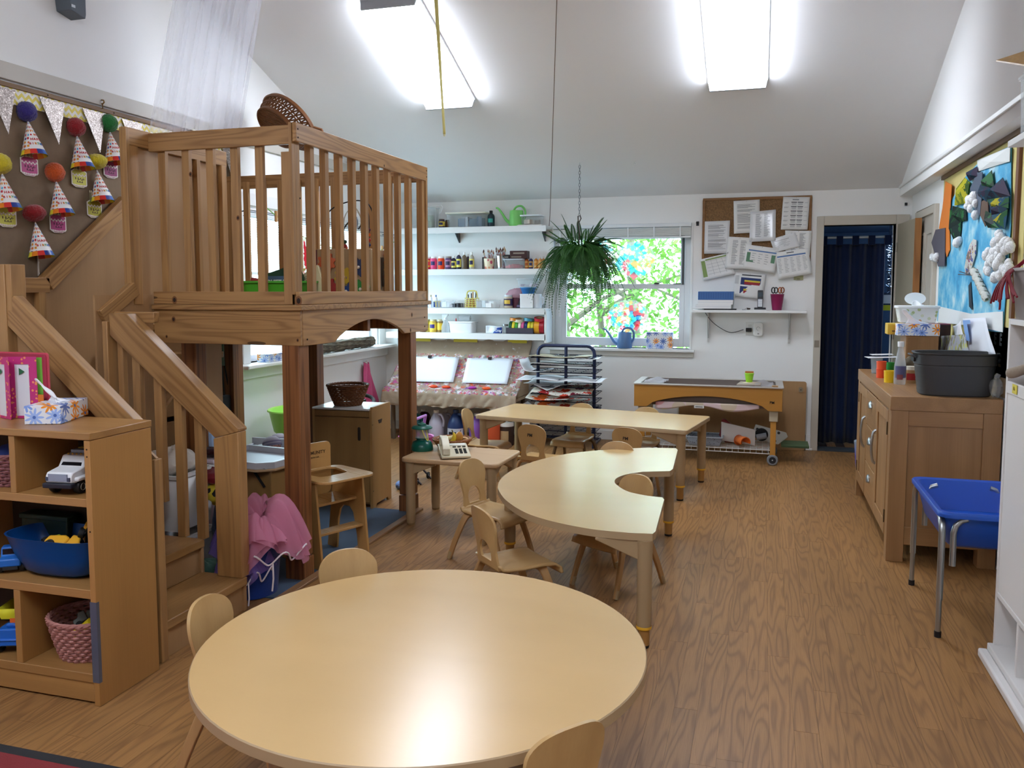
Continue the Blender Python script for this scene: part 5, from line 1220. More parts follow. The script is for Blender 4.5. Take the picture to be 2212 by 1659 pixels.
# smock, bag and satchel on the wall
def hang_cloth(name, label, cat, loc, wd, hh, m_, rz=PI/2, fold=.03, nfold=3, taper=.5):
    t = thing(name, label, cat, loc, rz)
    B().grid(lambda i, j: ((i-.5)*wd*(taper+(1-taper)*j), -.025-fold*abs(math.sin(i*PI*nfold+j*1.5))*(.4+.6*j), -hh*j-.02*math.sin(i*PI)*(1-j)), 22, 14).build('cloth_panel', m_, t, solid=.006, smooth=80)
    B().cyl((0, 0, .0), (0, -.045, .012), .006, n=8).build('wall_hook', flat('e8e8e8', .4), t); return t
PKS = cloth('d9628e', 'b83f6c', .8, 150)
hang_cloth('pink_smock', 'pink smock hanging on the wall under the left window', 'smock', (XL+.002, 7.40, .735), .34, .42, PKS, fold=.06, nfold=2, taper=.25)
bg_ = thing('black_bag', 'black shoulder bag with long straps hanging under the loft', 'bag', (-3.62, 5.03, 0))
B().prism(rrect(-.07, .10, .50, .70, .03), -.03, .03, 'X').build('bag_body', cloth('17171b', '08080a', .7, 120), bg_, bevel=.012)
for y0, y1 in ((-.04, -.03), (.0, .02), (.03, .085)): strip(B(), [(0, y0, 1.08), (.01, y0, .9), (.005, y1, .70)], (0, 1, 0), .012, .004).build('strap', flat('121214', .6), bg_)
B().tube([(0, .07, .62), (.03, .10, .66), (.02, .12, .62), (0, .10, .57)], .008, 6).build('buckle_loop', flat('121214', .5), bg_); B().box(-.07, .0, -.01, .0, 1.07, 1.09).build('wall_peg', flat('6a4a2c', .5), bg_)
gp_ = thing('green_flower_bag', 'dark green cloth bag with a pink flower hanging under the loft', 'bag', (-3.60, 4.965, .93)); B().grid(lambda i, j: (.01*math.sin(i*5), (i-.5)*.16, .20*j-.02*i), 8, 6).build('bag_panel', cloth('3f5a3c', '26382a', .9, 90), gp_, solid=.02)
b = B()
for k in range(8): a = 2*PI*k/8; b.ball((.018, .018*math.cos(a), .055+.018*math.sin(a)), .010, 8, 5, (.3, 1, 1))
b.build('flower', flat('c8849a', .7), gp_); B().tube([(0, -.05, .2), (0, 0, .3), (0, .05, .2)], .005, 6).build('bag_handle', flat('2a3a2a', .8), gp_)
# white rolling drawer cart full of dressing up clothes
cr = thing('clothes_cart', 'white wire and plastic cart of dressing up clothes behind the stair balusters', 'cart', (-2.80, 3.49, 0))
WHP = flat('d9d8d6', .4)
for z0, z1 in ((.265, .535), (.03, .22)):
    B().add([(x*k, y*k, z) for z, k in ((z0, .88), (z1, 1)) for x, y in ((-.12, -.12), (.11, -.12), (.11, .16), (-.12, .16))], [(3, 2, 1, 0), (0, 1, 5, 4), (1, 2, 6, 5), (2, 3, 7, 6), (3, 0, 4, 7)]).build('cart_bin', WHP, cr, solid=.006)
    B().prism(rrect(-.13, .12, -.13, .17, .01), z1-.008, z1+.008, 'Z', hole=rrect(-.11, .10, -.11, .15, .01)).build('bin_rim', WHP, cr)
for x in (-.125, .122):
    for y in (-.125, .17): B().cyl((x, y, 0), (x, y, .55), .006, n=8).build('cart_post', WHP, cr)
def heap(name, label, loc, r, m_, seed, sc_=(1, 1, .5), cat='clothes'):
    t = thing(name, label, cat, loc, 0, 'dressing up clothes by the stairs'); rr = random.Random(seed); b = B()
    ph = [rr.uniform(0, 6) for _ in range(6)]
    n, m = 28, 14; vs = []
    for i in range(m+1):
        for k in range(n):
            a, p_ = 2*PI*k/n, PI*i/m; f = 1+.10*math.sin(3*a+ph[0]+p_*2)+.07*math.sin(7*a+ph[1]+4*p_)+.05*math.sin(11*p_+ph[2]+2*a)
            vs.append((r*f*math.sin(p_)*math.cos(a)*sc_[0], r*f*math.sin(p_)*math.sin(a)*sc_[1], r*f*math.cos(p_)*sc_[2]))
    b.add(vs, [(i*n+k, (i+1)*n+k, (i+1)*n+(k+1) % n, i*n+(k+1) % n) for i in range(m) for k in range(n)]); b.build('folded_cloth', m_, t, smooth=70); return t
heap('white_costume', 'white fleece costume with red bands on top of the cart', (-2.82, 3.50, .585), .115, cloth('e3dcd2', 'c2b8aa', .95, 120), 1, (1, 1.1, .6))
heap('red_costume', 'dark red costume folded in the cart', (-2.66, 3.62, .50), .10, cloth('7a1520', '4a0c14', .95, 120), 2, (1, 1.2, .35))
heap('yellow_costume', 'yellow and black costume hanging from the cart', (-2.60, 3.58, .42), .075, spots('bee cloth', 'c9b22c', ['1c1a18', 'd8c23c'], 22, .42, .9), 3, (1, 1, .7))
heap('blue_costume', 'navy blue costume heaped beside the cart', (-2.585, 3.66, .22), .13, cloth('1c3058', '0e1a34', .95, 100), 4, (.75, .8, 1.6))
heap('teal_costume', 'dull green costume heaped at the foot of the cart', (-2.62, 3.45, .06), .10, cloth('4a6a5c', '2c443c', .95, 100), 5, (1.1, 1, .5))
o = thing('pink_toy_box', 'pale pink plastic storage box behind the clothes cart', 'box', (-2.90, 3.90, 0)); B().box(-.10, .10, -.10, .12, 0, .53).build('box_body', flat('d9c4cc', .4), o, bevel=.008); B().box(-.105, .105, -.11, .13, .515, .535).build('box_rim', flat('e4d2da', .4), o)
o = thing('blue_tray_box', 'pale blue carton standing on the pink storage box', 'box', (-2.92, 3.94, .536)); B().box(-.05, .05, -.05, .05, 0, .12).build('carton', flat('a9c4e4', .5), o, bevel=.003); B().box(-.045, .045, -.045, .045, .12, .125).build('carton_lid', flat('c8daf0', .5), o)
heap('dark_red_cap', 'dark red velvet cap on the pink storage box', (-2.84, 3.86, .565), .06, cloth('3c0c12', '20060a', .95, 120), 6, (1.2, 1, .4), 'cap')
o = thing('red_book', 'red picture book standing behind the stair balusters', 'book', (-2.97, 3.86, .536)); B().box(-.03, .05, -.01, .01, 0, .16).build('cover', flat('a82830', .5), o); B().box(-.026, .051, -.007, .007, .003, .157).build('pages', flat('e6e0d4', .8), o)
# blue tub with tutus
tb = thing('blue_tub', 'blue fabric tub of tutus beside the stair newel', 'tub', (-2.315, 3.40, 0))
B().lathe([(.001, .005), (.125, .005), (.145, .24), (.150, .245), (.145, .25), (.13, .24), (.11, .01)], 28).build('tub_body', cloth('1c3f92', '102a66', .6, 160), tb); B().tube([(.15*math.cos(a), .15*math.sin(a), .245) for a in [2*PI*k/28 for k in range(28)]], .006, 6, closed=True).build('tub_rim', flat('1a3a84', .5), tb)
def tutu(name, label, loc, r, c, seed, drop, amount=.62):
    t = thing(name, label, 'tutu', loc, 0, 'tulle tutus heaped in the blue tub'); rr = random.Random(seed)
    for L in range(4):
        ph = rr.uniform(0, 6); n = 90
        def f(i, j):
            a = 2*PI*i; w_ = .8*math.sin(a*5+ph)+.7*math.sin(a*9+ph*3+j*2)+.6*math.sin(a*15+ph*2+L-j*3)
            R_ = r*(.12+.88*j)*(1+.12*w_*j); z = .03*L*(1+.6*math.sin(a+ph))*(1-j*.5)+.032*w_*j*(1.2-j)-drop*j*j*(1+.6*math.sin(a*2+ph)+.4*math.sin(a*3+L))+.06*math.sin(j*PI)*(1+.5*math.sin(a*3+ph))
            return (R_*math.cos(a), R_*math.sin(a), z)
        B().grid(f, n, 9).build('tulle_layer', sheer(c, amount), t, smooth=80)
    b = B(); pts = [(r*1.0*math.cos(a)*(1+.1*math.sin(a*9)), r*1.0*math.sin(a)*(1+.1*math.sin(a*9)), -drop*.85+.03*math.sin(a*9)) for a in [-1.2+1.6*k/30 for k in range(31)]]
    b.tube(pts, .004, 5); b.tube([pts[8], Vector(pts[8])+Vector((.005, -.005, -.07)), Vector(pts[8])+Vector((-.003, -.005, -.13))], .004, 5); b.build('lace_edge', flat('e8dfe4', .8), t); return t
tutu('pink_tutu', 'pink tulle tutu heaped over the blue tub', (-2.24, 3.40, .305), .19, 'e8a2bc', 2, .10)
tutu('lilac_tutu', 'lilac tulle tutu hanging over the front of the blue tub', (-2.31, 3.33, .21), .13, '9b86d6', 5, .10)
# ================================================================== FAR WALL
SHW = paint('e9e9e8', .45, .03, .03)
sv = thing('wall_shelves', 'four white wall shelves of art supplies left of the far window', 'shelf', (0, 0, 0))
SHY0 = 7.70
for k, (z, x1) in enumerate(((2.012, -1.955), (1.608, -1.955), (1.232, -1.955), (.988, -1.955))):
    B().box(-3.60, x1, SHY0, YF-.001, z, z+.028).build('shelf_board', SHW, sv, bevel=.002)
    B().box(-3.60, x1, SHY0-.012, SHY0+.008, z-.030, z+.026).build('shelf_lip', SHW, sv, bevel=.002)
B().box(-1.968, -1.946, SHY0-.012, YF-.001, .935, 1.232).build('end_board', SHW, sv, bevel=.002)
B().box(-3.60, -1.946, YF-.02, YF-.001, .93, .988).build('back_rail', SHW, sv)
for x in (-2.02, -2.9): B().add([(x, YF-.001, 2.012), (x, YF-.15, 2.012), (x, YF-.001, 1.90)], [(0, 1, 2)]).build('shelf_bracket', flat('4d5256', .4, .7), sv, solid=.012)
ZS = {0: 2.041, 1: 1.637, 2: 1.261, 3: 1.017}
JY = 7.79
def fx(px, y=JY): return aty(px, 560, y).x      # x of a pixel column on the shelf depth
def jar(k, px, w_, h_, body, lid, label, name='paint_jar', lab=None, dy=0.0, cat='jar', clear=False, group='paint jars on the wall shelves'):
    r = w_/2; t = thing(name, label, cat, (fx(px, JY+dy), JY+dy, ZS[k]), 0, group)
    m_ = glass('f2f4f4') if clear else flat(body, .35)
    B().lathe([(.001, .0), (r*.94, 0), (r, .006), (r, h_*.80), (r*.80, h_*.88), (r*.78, h_*.9)], 18, closed=True).build('jar_body', m_, t)
    B().lathe([(r*.84, h_*.86), (r*.86, h_*.87), (r*.86, h_), (.001, h_)], 18).build('jar_lid', flat(lid, .4), t)
    if lab: B().lathe([(r*1.012, h_*.18), (r*1.012, h_*.72)], 18, a0=-2.9, a1=.2).build('jar_label', flat(lab[0], .5), t); B().lathe([(r*1.02, h_*.32), (r*1.02, h_*.62)], 18, a0=-2.3, a1=-.9).build('label_patch', flat(lab[1], .5), t)
    return t
def bottle(k, px, w_, h_, body, cap, label, name='paint_bottle', lab=None, dy=0.0, cat='bottle', group='paint bottles on the wall shelves', nozzle=False):
    r = w_/2; t = thing(name, label, cat, (fx(px, JY+dy), JY+dy, ZS[k]), 0, group)
    B().lathe([(.001, 0), (r*.95, 0), (r, .006), (r, h_*.66), (r*.8, h_*.76), (r*.38, h_*.83), (r*.36, h_*.86)], 18, closed=True).build('bottle_body', flat(body, .3), t)
    if nozzle: B().lathe([(r*.42, h_*.84), (r*.42, h_*.90), (r*.16, h_*.92), (r*.12, h_), (.001, h_)], 14).build('cap', flat(cap, .4), t)
    else: B().lathe([(r*.46, h_*.84), (r*.46, h_*.985), (r*.40, h_), (.001, h_)], 14).build('cap', flat(cap, .4), t)
    if lab: B().lathe([(r*1.012, h_*.12), (r*1.012, h_*.60)], 18, a0=-2.9, a1=.2).build('bottle_label', flat(lab[0], .5), t); B().lathe([(r*1.02, h_*.26), (r*1.02, h_*.5)], 18, a0=-2.3, a1=-.8).build('label_patch', flat(lab[1], .5), t)
    return t
def tub(name, label, loc, sx, sy, h_, m_, lidc, cat='box', contents=None, rz=0, group=None, lid=True):
    t = thing(name, label, cat, loc, rz, group)
    def R(k, z): return [(x*k, y*k, z) for x, y in rrect(-sx/2, sx/2, -sy/2, sy/2, .02, 3)]
    n = len(R(1, 0)); vs = R(.90, 0)+R(1, h_)+R(.985, h_)+R(.885, .004)
    B().add(vs, [tuple(range(n-1, -1, -1))]+[(i*n+k, i*n+(k+1) % n, (i+1)*n+(k+1) % n, (i+1)*n+k) for i in range(3) for k in range(n)]+[tuple(3*n+k for k in range(n))]).build('tub_body', m_, t)
    if lid: B().prism(rrect(-sx/2-.007, sx/2+.007, -sy/2-.007, sy/2+.007, .022, 3), h_-.006, h_+.006, 'Z').build('tub_lid', lidc, t, bevel=.002)
    if contents: contents(t)
    return t
def clutter(cols, sx, sy, h_, n, seed, name='contents'):
    def f(t):
        rr = random.Random(seed)
        for i in range(n):
            x, y = rr.uniform(-sx, sx)*.40, rr.uniform(-sy, sy)*.36; a, b_, c = rr.uniform(.015, .04), rr.uniform(.01, .03), h_*rr.uniform(.3, .8)
            B().box(-a, a, -b_, b_, 0, c).build(name, flat(cols[i % len(cols)], .6), t, loc=(x, y, .006), rot=(0, 0, rr.uniform(0, 3)))
    return f
CLR = sheer('e4ecef', .13); CLR2 = sheer('e8eef0', .2); CLLID = sheer('f2f5f6', .5)
# --- top shelf
tub('storage_tub', 'clear plastic tub at the left end of the top wall shelf', (fx(918), 7.80, ZS[0]), .24, .17, .20, CLR2, CLLID, contents=clutter(['9db09c', 'b8c4b0', 'c9cfc4'], .22, .15, .15, 7, 1))
o = thing('wire_carrier', 'white wire carrier hooked on the clear tub of the top wall shelf', 'carrier', (fx(953), 7.80, ZS[0]+.17)); B().tube([(-.06, 0, .045), (.0, 0, .05), (.018, 0, .03), (-.005, 0, -.02), (-.02, 0, -.028)], .004, 6).tube([(-.06, 0, .045), (-.06, 0, -.17)], .003, 6).build('wire', flat('eef0f2', .3), o)
jar(0, 955, .062, .085, '3a2a50', '4a3a2a', 'small paint jar with purple and yellow label on the top wall shelf', lab=('d8b840', '2a2450'))
jar(0, 967, .045, .08, '5a3a20', '5a4a3a', 'brown paint jar half hidden behind the purple one on the top shelf', dy=.05)
tub('storage_tub', 'wide clear tub of grey cloths with cream lid in the middle of the top shelf', (fx(1010), 7.81, ZS[0]), .40, .18, .135, CLR, flat('eeead6', .4), contents=clutter(['7f93a8', '5c7488', 'c6d0da', '384454', 'dcd6c4'], .38, .17, .12, 14, 2))
bottle(0, 1061, .070, .155, '16242e', '0c0c10', 'black squeeze bottle with teal print on the top wall shelf', lab=('122c38', '3c9a8c'))
wc = thing('green_watering_can', 'light green plastic watering can on the top wall shelf', 'watering can', (fx(1115), 7.80, ZS[0]))
def watering_can(t, c):
    M_ = flat(c, .4)
    B().lathe([(.001, .0), (.068, 0), (.072, .006), (.064, .145), (.060, .15), (.057, .145), (.062, .01)], 24, closed=False).build('can_body', M_, t)
    B().tube(smooth_path([(-.055, 0, .03), (-.10, 0, .06), (-.15, 0, .135), (-.185, 0, .175), (-.205, 0, .18)], 5), [.016, .0155, .015, .0145, .014, .0135, .013, .0125, .012, .0115, .011, .0105, .010, .0095, .009, .0088, .0086, .0084, .0082, .008, .008], 10).build('spout', M_, t)
    B().tube(smooth_path([(-.03, 0, .148), (.0, 0, .185), (.05, 0, .19), (.085, 0, .15), (.085, 0, .09), (.064, 0, .055)], 6), .010, 8).build('handle', M_, t)
watering_can(wc, '7ecb6c')
tub('storage_tub', 'small clear tub of paper at the right end of the top shelf', (fx(1150), 7.79, ZS[0]+.0), .20, .15, .085, CLR, flat('e6edf2', .35), contents=clutter(['d8d2c4', 'c8b8a8', 'a89c90'], .18, .14, .06, 6, 3))
o = thing('paper_pile', 'pile of white paper under the right tub on the top shelf', 'paper', (fx(1150), 7.80, ZS[0])); o.location.z = ZS[0]
B().box(-.13, .11, -.09, .08, 0, .004).box(-.12, .12, -.085, .085, .004, .008).build('sheets', flat('eceae6', .7), o)
for ob in bpy.data.objects:
    if ob.get('label') == 'small clear tub of paper at the right end of the top shelf': ob.location.z += .010
# --- second shelf
for px, c, lid, lab, lb in ((911, '5fae3c', 'e8ece4', ('5fae3c', '1a1440'), 'green paint jar at the left of the second shelf'), (926, 'c41e3c', 'd8d4d0', ('d8a030', 'c41e3c'), 'crimson paint jar behind the pink one on the second shelf'), (937, 'e0487e', 'f0eeee', ('e0487e', '241a58'), 'pink paint jar on the second shelf'), (953, 'ee4a16', 'f0eeee', ('ee4a16', '241a58'), 'orange paint jar on the second shelf'), (969, '5a3c6a', '8d8078', ('b07a9a', '241a48'), 'plum paint jar on the second shelf')):
    jar(1, px, .066, .125, c, lid, lb, lab=lab, dy=.03 if px == 926 else 0)
for px, c, hh, lab, lb in ((980, '1c1830', .13, ('e8d86a', '1c1440'), 'short black paint bottle with cream label on the second shelf'), (991, '2c2440', .165, ('e6da62', '2a2460'), 'tall paint bottle with a yellow label on the second shelf'), (1003, '6a5a48', .165, None, 'tall clear brownish bottle on the second shelf'), (1011, '3a2c34', .15, None, 'dark bottle tucked behind the others on the second shelf'), (1019, 'b8b0a0', .165, ('e8da70', '2a2450'), 'tall paint bottle with purple and yellow label at the right of the row')):
    bottle(1, px, .050 if px != 1011 else .036, hh, c, 'f0f0ee', lb, lab=lab, dy=.04 if px == 1011 else 0)
def brush_pot(name, label, px, r0, r1, h_, m_, n, seed, k=1):
    t = thing(name, label, 'brush pot', (fx(px), JY, ZS[k])); rr = random.Random(seed)
    B().lathe([(.001, 0), (r0, 0), (r1, h_), (r1*.95, h_), (r0*.93, .004)], 22).build('pot', m_, t)
    for i in range(n):
        a = rr.uniform(0, 2*PI); q = r1*.6*rr.random()**.5; b0 = Vector((q*.4*math.cos(a), q*.4*math.sin(a), .01)); tl = h_+rr.uniform(.05, .085); e = Vector((q*1.9*math.cos(a)-.012, q*1.2*math.sin(a), tl))
        bs = B().cyl(b0, b0.lerp(e, .78), .0035, n=6).build('brush_handle', flat(['7a2a22', '9c3a2c', 'b08a5a', '6a2020'][i % 4], .4), t)
        B().cyl(b0.lerp(e, .78), b0.lerp(e, .88), .0042, n=6).build('ferrule', flat('b8bcc2', .3, .9), bs); B().lathe([(.005, 0), (.0065, .012), (.002, .028), (.001, .03)], 6).build('bristles', flat(['5a2e22', 'c7a882', '8a4a34'][i % 3], .9), bs, loc=tuple(b0.lerp(e, .88)))
    return t
brush_pot('floral_brush_pot', 'cream flower pot of red handled brushes on the second shelf', 1057, .042, .055, .100, spots('floral pot', 'ead8b8', ['c8506a', 'd89a70', 'ead8b8', 'ead8b8'], 30, .40, .4), 10, 3)
brush_pot('metal_brush_pot', 'shiny steel pot of brushes on the second shelf', 1083, .040, .054, .125, flat('c9cdd2', .18, 1.0), 14, 5)
o = thing('black_folder', 'thin black folder standing beside the floral brush pot', 'folder', (fx(1043), 7.85, ZS[1])); B().box(-.006, .006, -.06, .05, 0, .115).build('folder_cover', flat('17171c', .5), o); B().box(-.004, .0065, -.055, .052, .003, .112).build('folder_sheets', flat('d8d6d0', .7), o)
tub('chalk_tub', 'clear tub of pink chalk with grey lid on the second shelf', (fx(1113), 7.78, ZS[1]), .185, .14, .088, CLR2, flat('b9bdc4', .4), contents=clutter(['c86a74', 'd88a90', 'b84a5a'], .18, .13, .055, 9, 7))
o = thing('dark_box', 'dark brown printed box lying on the clear chalk tub', 'box', (fx(1122), 7.80, ZS[1]+.095)); B().box(-.085, .085, -.05, .05, 0, .075).build('carton', flat('3c1a16', .45), o, bevel=.002); B().box(-.07, .03, -.0512, -.0502, .012, .022).box(-.05, .06, -.0512, -.0502, .045, .06).build('print', flat('8a7a6c', .5), o)
o = thing('small_dark_box', 'small black box beside the dark brown box on the chalk tub', 'box', (fx(1096), 7.80, ZS[1]+.095)); B().box(-.028, .028, -.04, .04, 0, .04).build('carton', flat('1c1516', .45), o, bevel=.002); B().box(-.022, .018, -.0412, -.0402, .012, .02).build('print', flat('9a8c80', .5), o)
for px, c, lb in ((1138, 'b0581e', 'amber glitter bottle at the left of the short row by the fern'), (1147, '20285a', 'navy glitter bottle in the short row by the fern'), (1158, 'c07a24', 'orange glitter bottle in the short row by the fern'), (1167, 'c88a4c', 'tan glitter bottle in the short row by the fern'), (1174, 'a06a30', 'brown glitter bottle at the right of the short row by the fern')): bottle(1, px, .040, .115, c, 'c8c4c0', lb, lab=('d8a860', c))
# --- third shelf
for px, cap in ((921, '6a86b0'), (930, 'b8a884'), (941, '6a82b8')): bottle(2, px, .036, .125, 'e6eaf0', cap, {921: 'white glue bottle with blue cap at the left of the third shelf', 930: 'white glue bottle with tan cap on the third shelf', 941: 'white glue bottle with blue cap beside the blue card on the third shelf'}[px], 'glue_bottle', lab=('dfe4f0', 'a8a0c8'), group='glue bottles on the third shelf')
for px, lb, cols in ((949, 'small clear bin holding a blue and yellow card on the third shelf', ['22407e', 'd8b83a']), (971, 'small clear bin of white bits on the third shelf, second bin', ['e2e4e8', 'c9ccd2']), (993, 'small clear bin of dark bits on the third shelf, third bin', ['2a2a32', 'a8a8b0', 'd8d8dc']), (1043, 'small clear bin right of the yellow caddy on the third shelf', ['d8dade', 'b0aca8']), (1068, 'small clear bin of white craft pieces on the third shelf', ['f2f2f2', 'e6e6ea'])):
    tub('small_bin', lb, (fx(px), 7.77, ZS[2]), .112, .11, .075, CLR2, None, contents=clutter(cols, .10, .10, .085, 5, px), lid=False, group='small clear bins on the third shelf')
yc = thing('yellow_caddy', 'yellow wire basket caddy of markers on the third shelf', 'caddy', (fx(1020), 7.78, ZS[2])); YW = flat('d9cc62', .4)
for k in range(5): B().box(-.055, .055, -.045, .045, .018*k+.008, .018*k+.014).build('band', sheer('d9cc62', .85), yc) if False else B().tube([(x, y, .01+.02*k) for x, y in rrect(-.055, .055, -.045, .045, .012, 3)], .0035, 5, closed=True).build('band', YW, yc)
for x in (-.055, -.018, .018, .055): B().cyl((x, -.046, 0), (x, -.046, .10), .003, n=5).cyl((x, .046, 0), (x, .046, .10), .003, n=5).build('upright', YW, yc)
B().tube(smooth_path([(-.056, 0, .09), (-.045, 0, .155), (0, 0, .165), (.045, 0, .155), (.056, 0, .09)], 5), .006, 6).build('caddy_handle', YW, yc)
for i, (x, y) in enumerate(((-.03, 0), (-.01, .02), (.01, -.01), (.03, .01))): B().cyl((x, y, .004), (x*1.3, y, .13+.012*i), .006, n=8).build('marker', flat(['2a2420', '3a2c24', 'c08a4a', '1c1c22'][i], .4), yc)
for i in range(6): B().cyl((-.045+.018*i, -.02, .004), (-.045+.018*i, -.02, .085), .007, n=8).build('marker', flat(['c08a4a', 'b0742c', 'a86424'][i % 3], .4), yc)
jar(2, 1098, .088, .125, 'c9b8a0', 'd9dce0', 'clear jar of beads with purple and yellow label on the third shelf', lab=('3a2a50', 'e0b848'))
heap_p = heap('pink_cellophane', 'crumpled pink cellophane behind the bead jar on the third shelf', (fx(1112), 7.86, ZS[2]+.12), .085, sheer('dcb0bc', .75), 11, (1.2, .5, .75), 'wrapping'); heap_p['group'] = 'loose wrapping on the third shelf'
B().cyl((0, 0, -.12), (0, 0, -.02), .05, n=14).build('wrapped_base', flat('6a3a4a', .6), heap_p)
o = thing('black_craft_box', 'black craft box beside the white square canister on the third shelf', 'box', (fx(1122), 7.80, ZS[2])); B().prism([(-.03, 0), (.022, 0), (.026, .13), (-.005, .05)], -.03, .04, 'Y').build('carton', flat('17141c', .5), o); B().box(-.02, .01, -.031, -.03, .01, .03).build('print', flat('6a5a7a', .5), o)
o = thing('white_canister', 'white square canister on the third shelf', 'canister', (fx(1141), 7.79, ZS[2])); B().box(-.065, .065, -.06, .06, 0, .135).build('canister_body', flat('e9e7e8', .4), o, bevel=.006); B().box(-.067, .067, -.062, .062, .126, .137).build('canister_lid', flat('efeff0', .4), o, bevel=.003)
o = thing('white_jug', 'white round jug at the right end of the third shelf', 'jug', (fx(1160), 7.80, ZS[2])); B().lathe([(.001, 0), (.042, 0), (.045, .01), (.045, .12), (.038, .135), (.036, .13)], 20).build('jug_body', flat('e3e8ee', .35), o); B().tube([(.04, 0, .11), (.065, 0, .10), (.065, 0, .05), (.043, 0, .03)], .006, 6).build('handle', flat('e3e8ee', .35), o)
bl_ = thing('blue_tub', 'round blue tub stacked on the white canister', 'tub', (fx(1141), 7.79, ZS[2]+.138)); B().lathe([(.001, 0), (.055, 0), (.075, .055), (.078, .058), (.072, .055), (.05, .004)], 26).build('tub_body', flat('1f68a8', .35), bl_); B().lathe([(.080, .052), (.081, .06), (.001, .062)], 26).build('tub_lid', flat('2a78b8', .35), bl_)
tub('clear_tray', 'clear tub of white pieces stacked on the round blue tub', (fx(1141), 7.79, ZS[2]+.201), .185, .13, .075, CLR, CLLID, contents=clutter(['e8e4ea', 'c0b0bc', 'd8d8dc'], .17, .12, .05, 8, 8))
# --- bottom shelf
for px, c, lb, lab in ((912, '7a4a22', 'brown paint jar at the left of the bottom shelf', ('9a5a2a', '3a2a20')), (922, 'd9c45a', 'yellow labelled paint jar behind on the bottom shelf', ('e6cf52', '3a2a78')), (935, 'cfae44', 'large yellow paint jar with purple label on the bottom shelf', ('e8cf4a', '3a2a78')), (950, '8a6a30', 'yellow labelled jar of sticks on the bottom shelf', ('e2bc3a', 'e2bc3a'))): jar(3, px, .078 if px == 935 else .060, .125, c, 'd9d0a8', lb, lab=lab, dy=.04 if px == 922 else 0)
sb = thing('spray_bottle', 'clear spray bottle with white trigger on the bottom shelf', 'spray bottle', (fx(963), 7.77, ZS[3])); B().lathe([(.001, .0), (.038, 0), (.040, .01), (.038, .06), (.018, .115), (.015, .13)], 20).build('bottle_body', sheer('e8eef4', .38), sb); B().lathe([(.017, .125), (.017, .145), (.001, .147)], 14).build('collar', flat('f0f2f4', .35), sb); B().prism([(-.035, .17), (-.03, .15), (-.012, .15), (-.012, .14), (.012, .14), (.018, .165), (.03, .165), (.03, .185), (-.025, .188)], -.009, .009, 'Y').tube([(-.02, 0, .15), (-.03, 0, .125), (-.028, 0, .115)], .004, 6).build('trigger_head', flat('f0f2f4', .35), sb)
tub('white_tub', 'white plastic tub of rags on the bottom shelf', (fx(1000), 7.79, ZS[3]), .25, .16, .105, flat('e9edf1', .4), flat('f2f4f6', .35))
o = thing('white_roll', 'roll of clear film lying on the white tub of the bottom shelf', 'roll', (fx(1003), 7.80, ZS[3]+.14)); B().lathe([(.028, -.055), (.028, .055)], 20).lathe([(.010, -.055), (.028, -.055)], 20).lathe([(.010, .055), (.028, .055)], 20).build('film', sheer('e6eaee', .7), o, rot=(PI/2, 0, PI/2)); B().lathe([(.009, -.056), (.009, .056)], 12).build('core', flat('d6d2c8', .6), o, rot=(PI/2, 0, PI/2))
o = thing('red_nib', 'small red marker cap on the white tub of the bottom shelf', 'marker', (fx(986), 7.77, ZS[3]+.111)); B().lathe([(.001, 0), (.008, 0), (.005, .025), (.001, .03)], 10).build('cap_body', flat('c42432', .4), o)
cb = thing('crayon_bag', 'white and blue bag marked Cray on the bottom shelf', 'bag', (fx(1070), 7.77, ZS[3])); B().grid(lambda i, j: (-.085+.17*i, -.02+.01*math.sin(i*9)*math.sin(j*PI), .075*j*(1-.25*abs(i-.25))), 16, 8).build('bag_front', flat('e3e8f0', .35), cb, solid=.012, smooth=70)
B().add([(-.01, -.036, .002), (.083, -.036, .002), (.083, -.036, .06), (.04, -.036, .055)], [(0, 1, 2, 3)]).build('blue_print', flat('24489c', .35), cb, solid=.001); text('print', 'Cray', .034, flat('e9eef8', .4), cb, loc=(.045, -.0378, .026), rot=(PI/2, 0, 0), bold=.0008)
o = thing('glass_jar', 'small clear glass jar at the left of the tape rolls', 'jar', (fx(1093), 7.77, ZS[3])); B().lathe([(.001, .002), (.028, .002), (.030, .05), (.026, .07), (.026, .078)], 18).build('jar_glass', sheer('dfe6ea', .35), o); B().lathe([(.029, .072), (.029, .088), (.001, .09)], 18).build('jar_lid', flat('8d8d90', .3, .7), o)
tray = thing('tape_tray', 'grey plastic tray holding rolls of coloured tape', 'tray', (fx(1132), 7.79, ZS[3])); B().box(-.16, .11, -.07, .07, 0, .004).box(-.16, .11, -.07, -.066, 0, .055).box(-.16, .11, .066, .07, 0, .055).box(-.16, -.156, -.07, .07, 0, .055).box(.106, .11, -.07, .07, 0, .055).build('tray_body', sheer('75707e', .7), tray)
def tape(name, label, loc, r, wd, c, rot):
    t = thing(name, label, 'tape roll', loc, 0, 'coloured tape rolls on the bottom shelf', rot)
    B().lathe([(r*.62, -wd/2), (r, -wd/2), (r, wd/2), (r*.62, wd/2), (r*.62, -wd/2)], 26).build('tape', flat(c, .35), t); B().lathe([(r*.57, -wd/2), (r*.62, -wd/2), (r*.62, wd/2), (r*.57, wd/2), (r*.57, -wd/2)], 22).build('core', flat('c9b48c', .7), t); return t
cs = [('1f5a3a', 'dark green'), ('e6d23a', 'yellow'), ('4fa83a', 'green'), ('e6e2c8', 'cream'), ('d85a8c', 'pink'), ('20386e', 'navy'), ('e8d22a', 'bright yellow'), ('d8c83a', 'mustard yellow')]
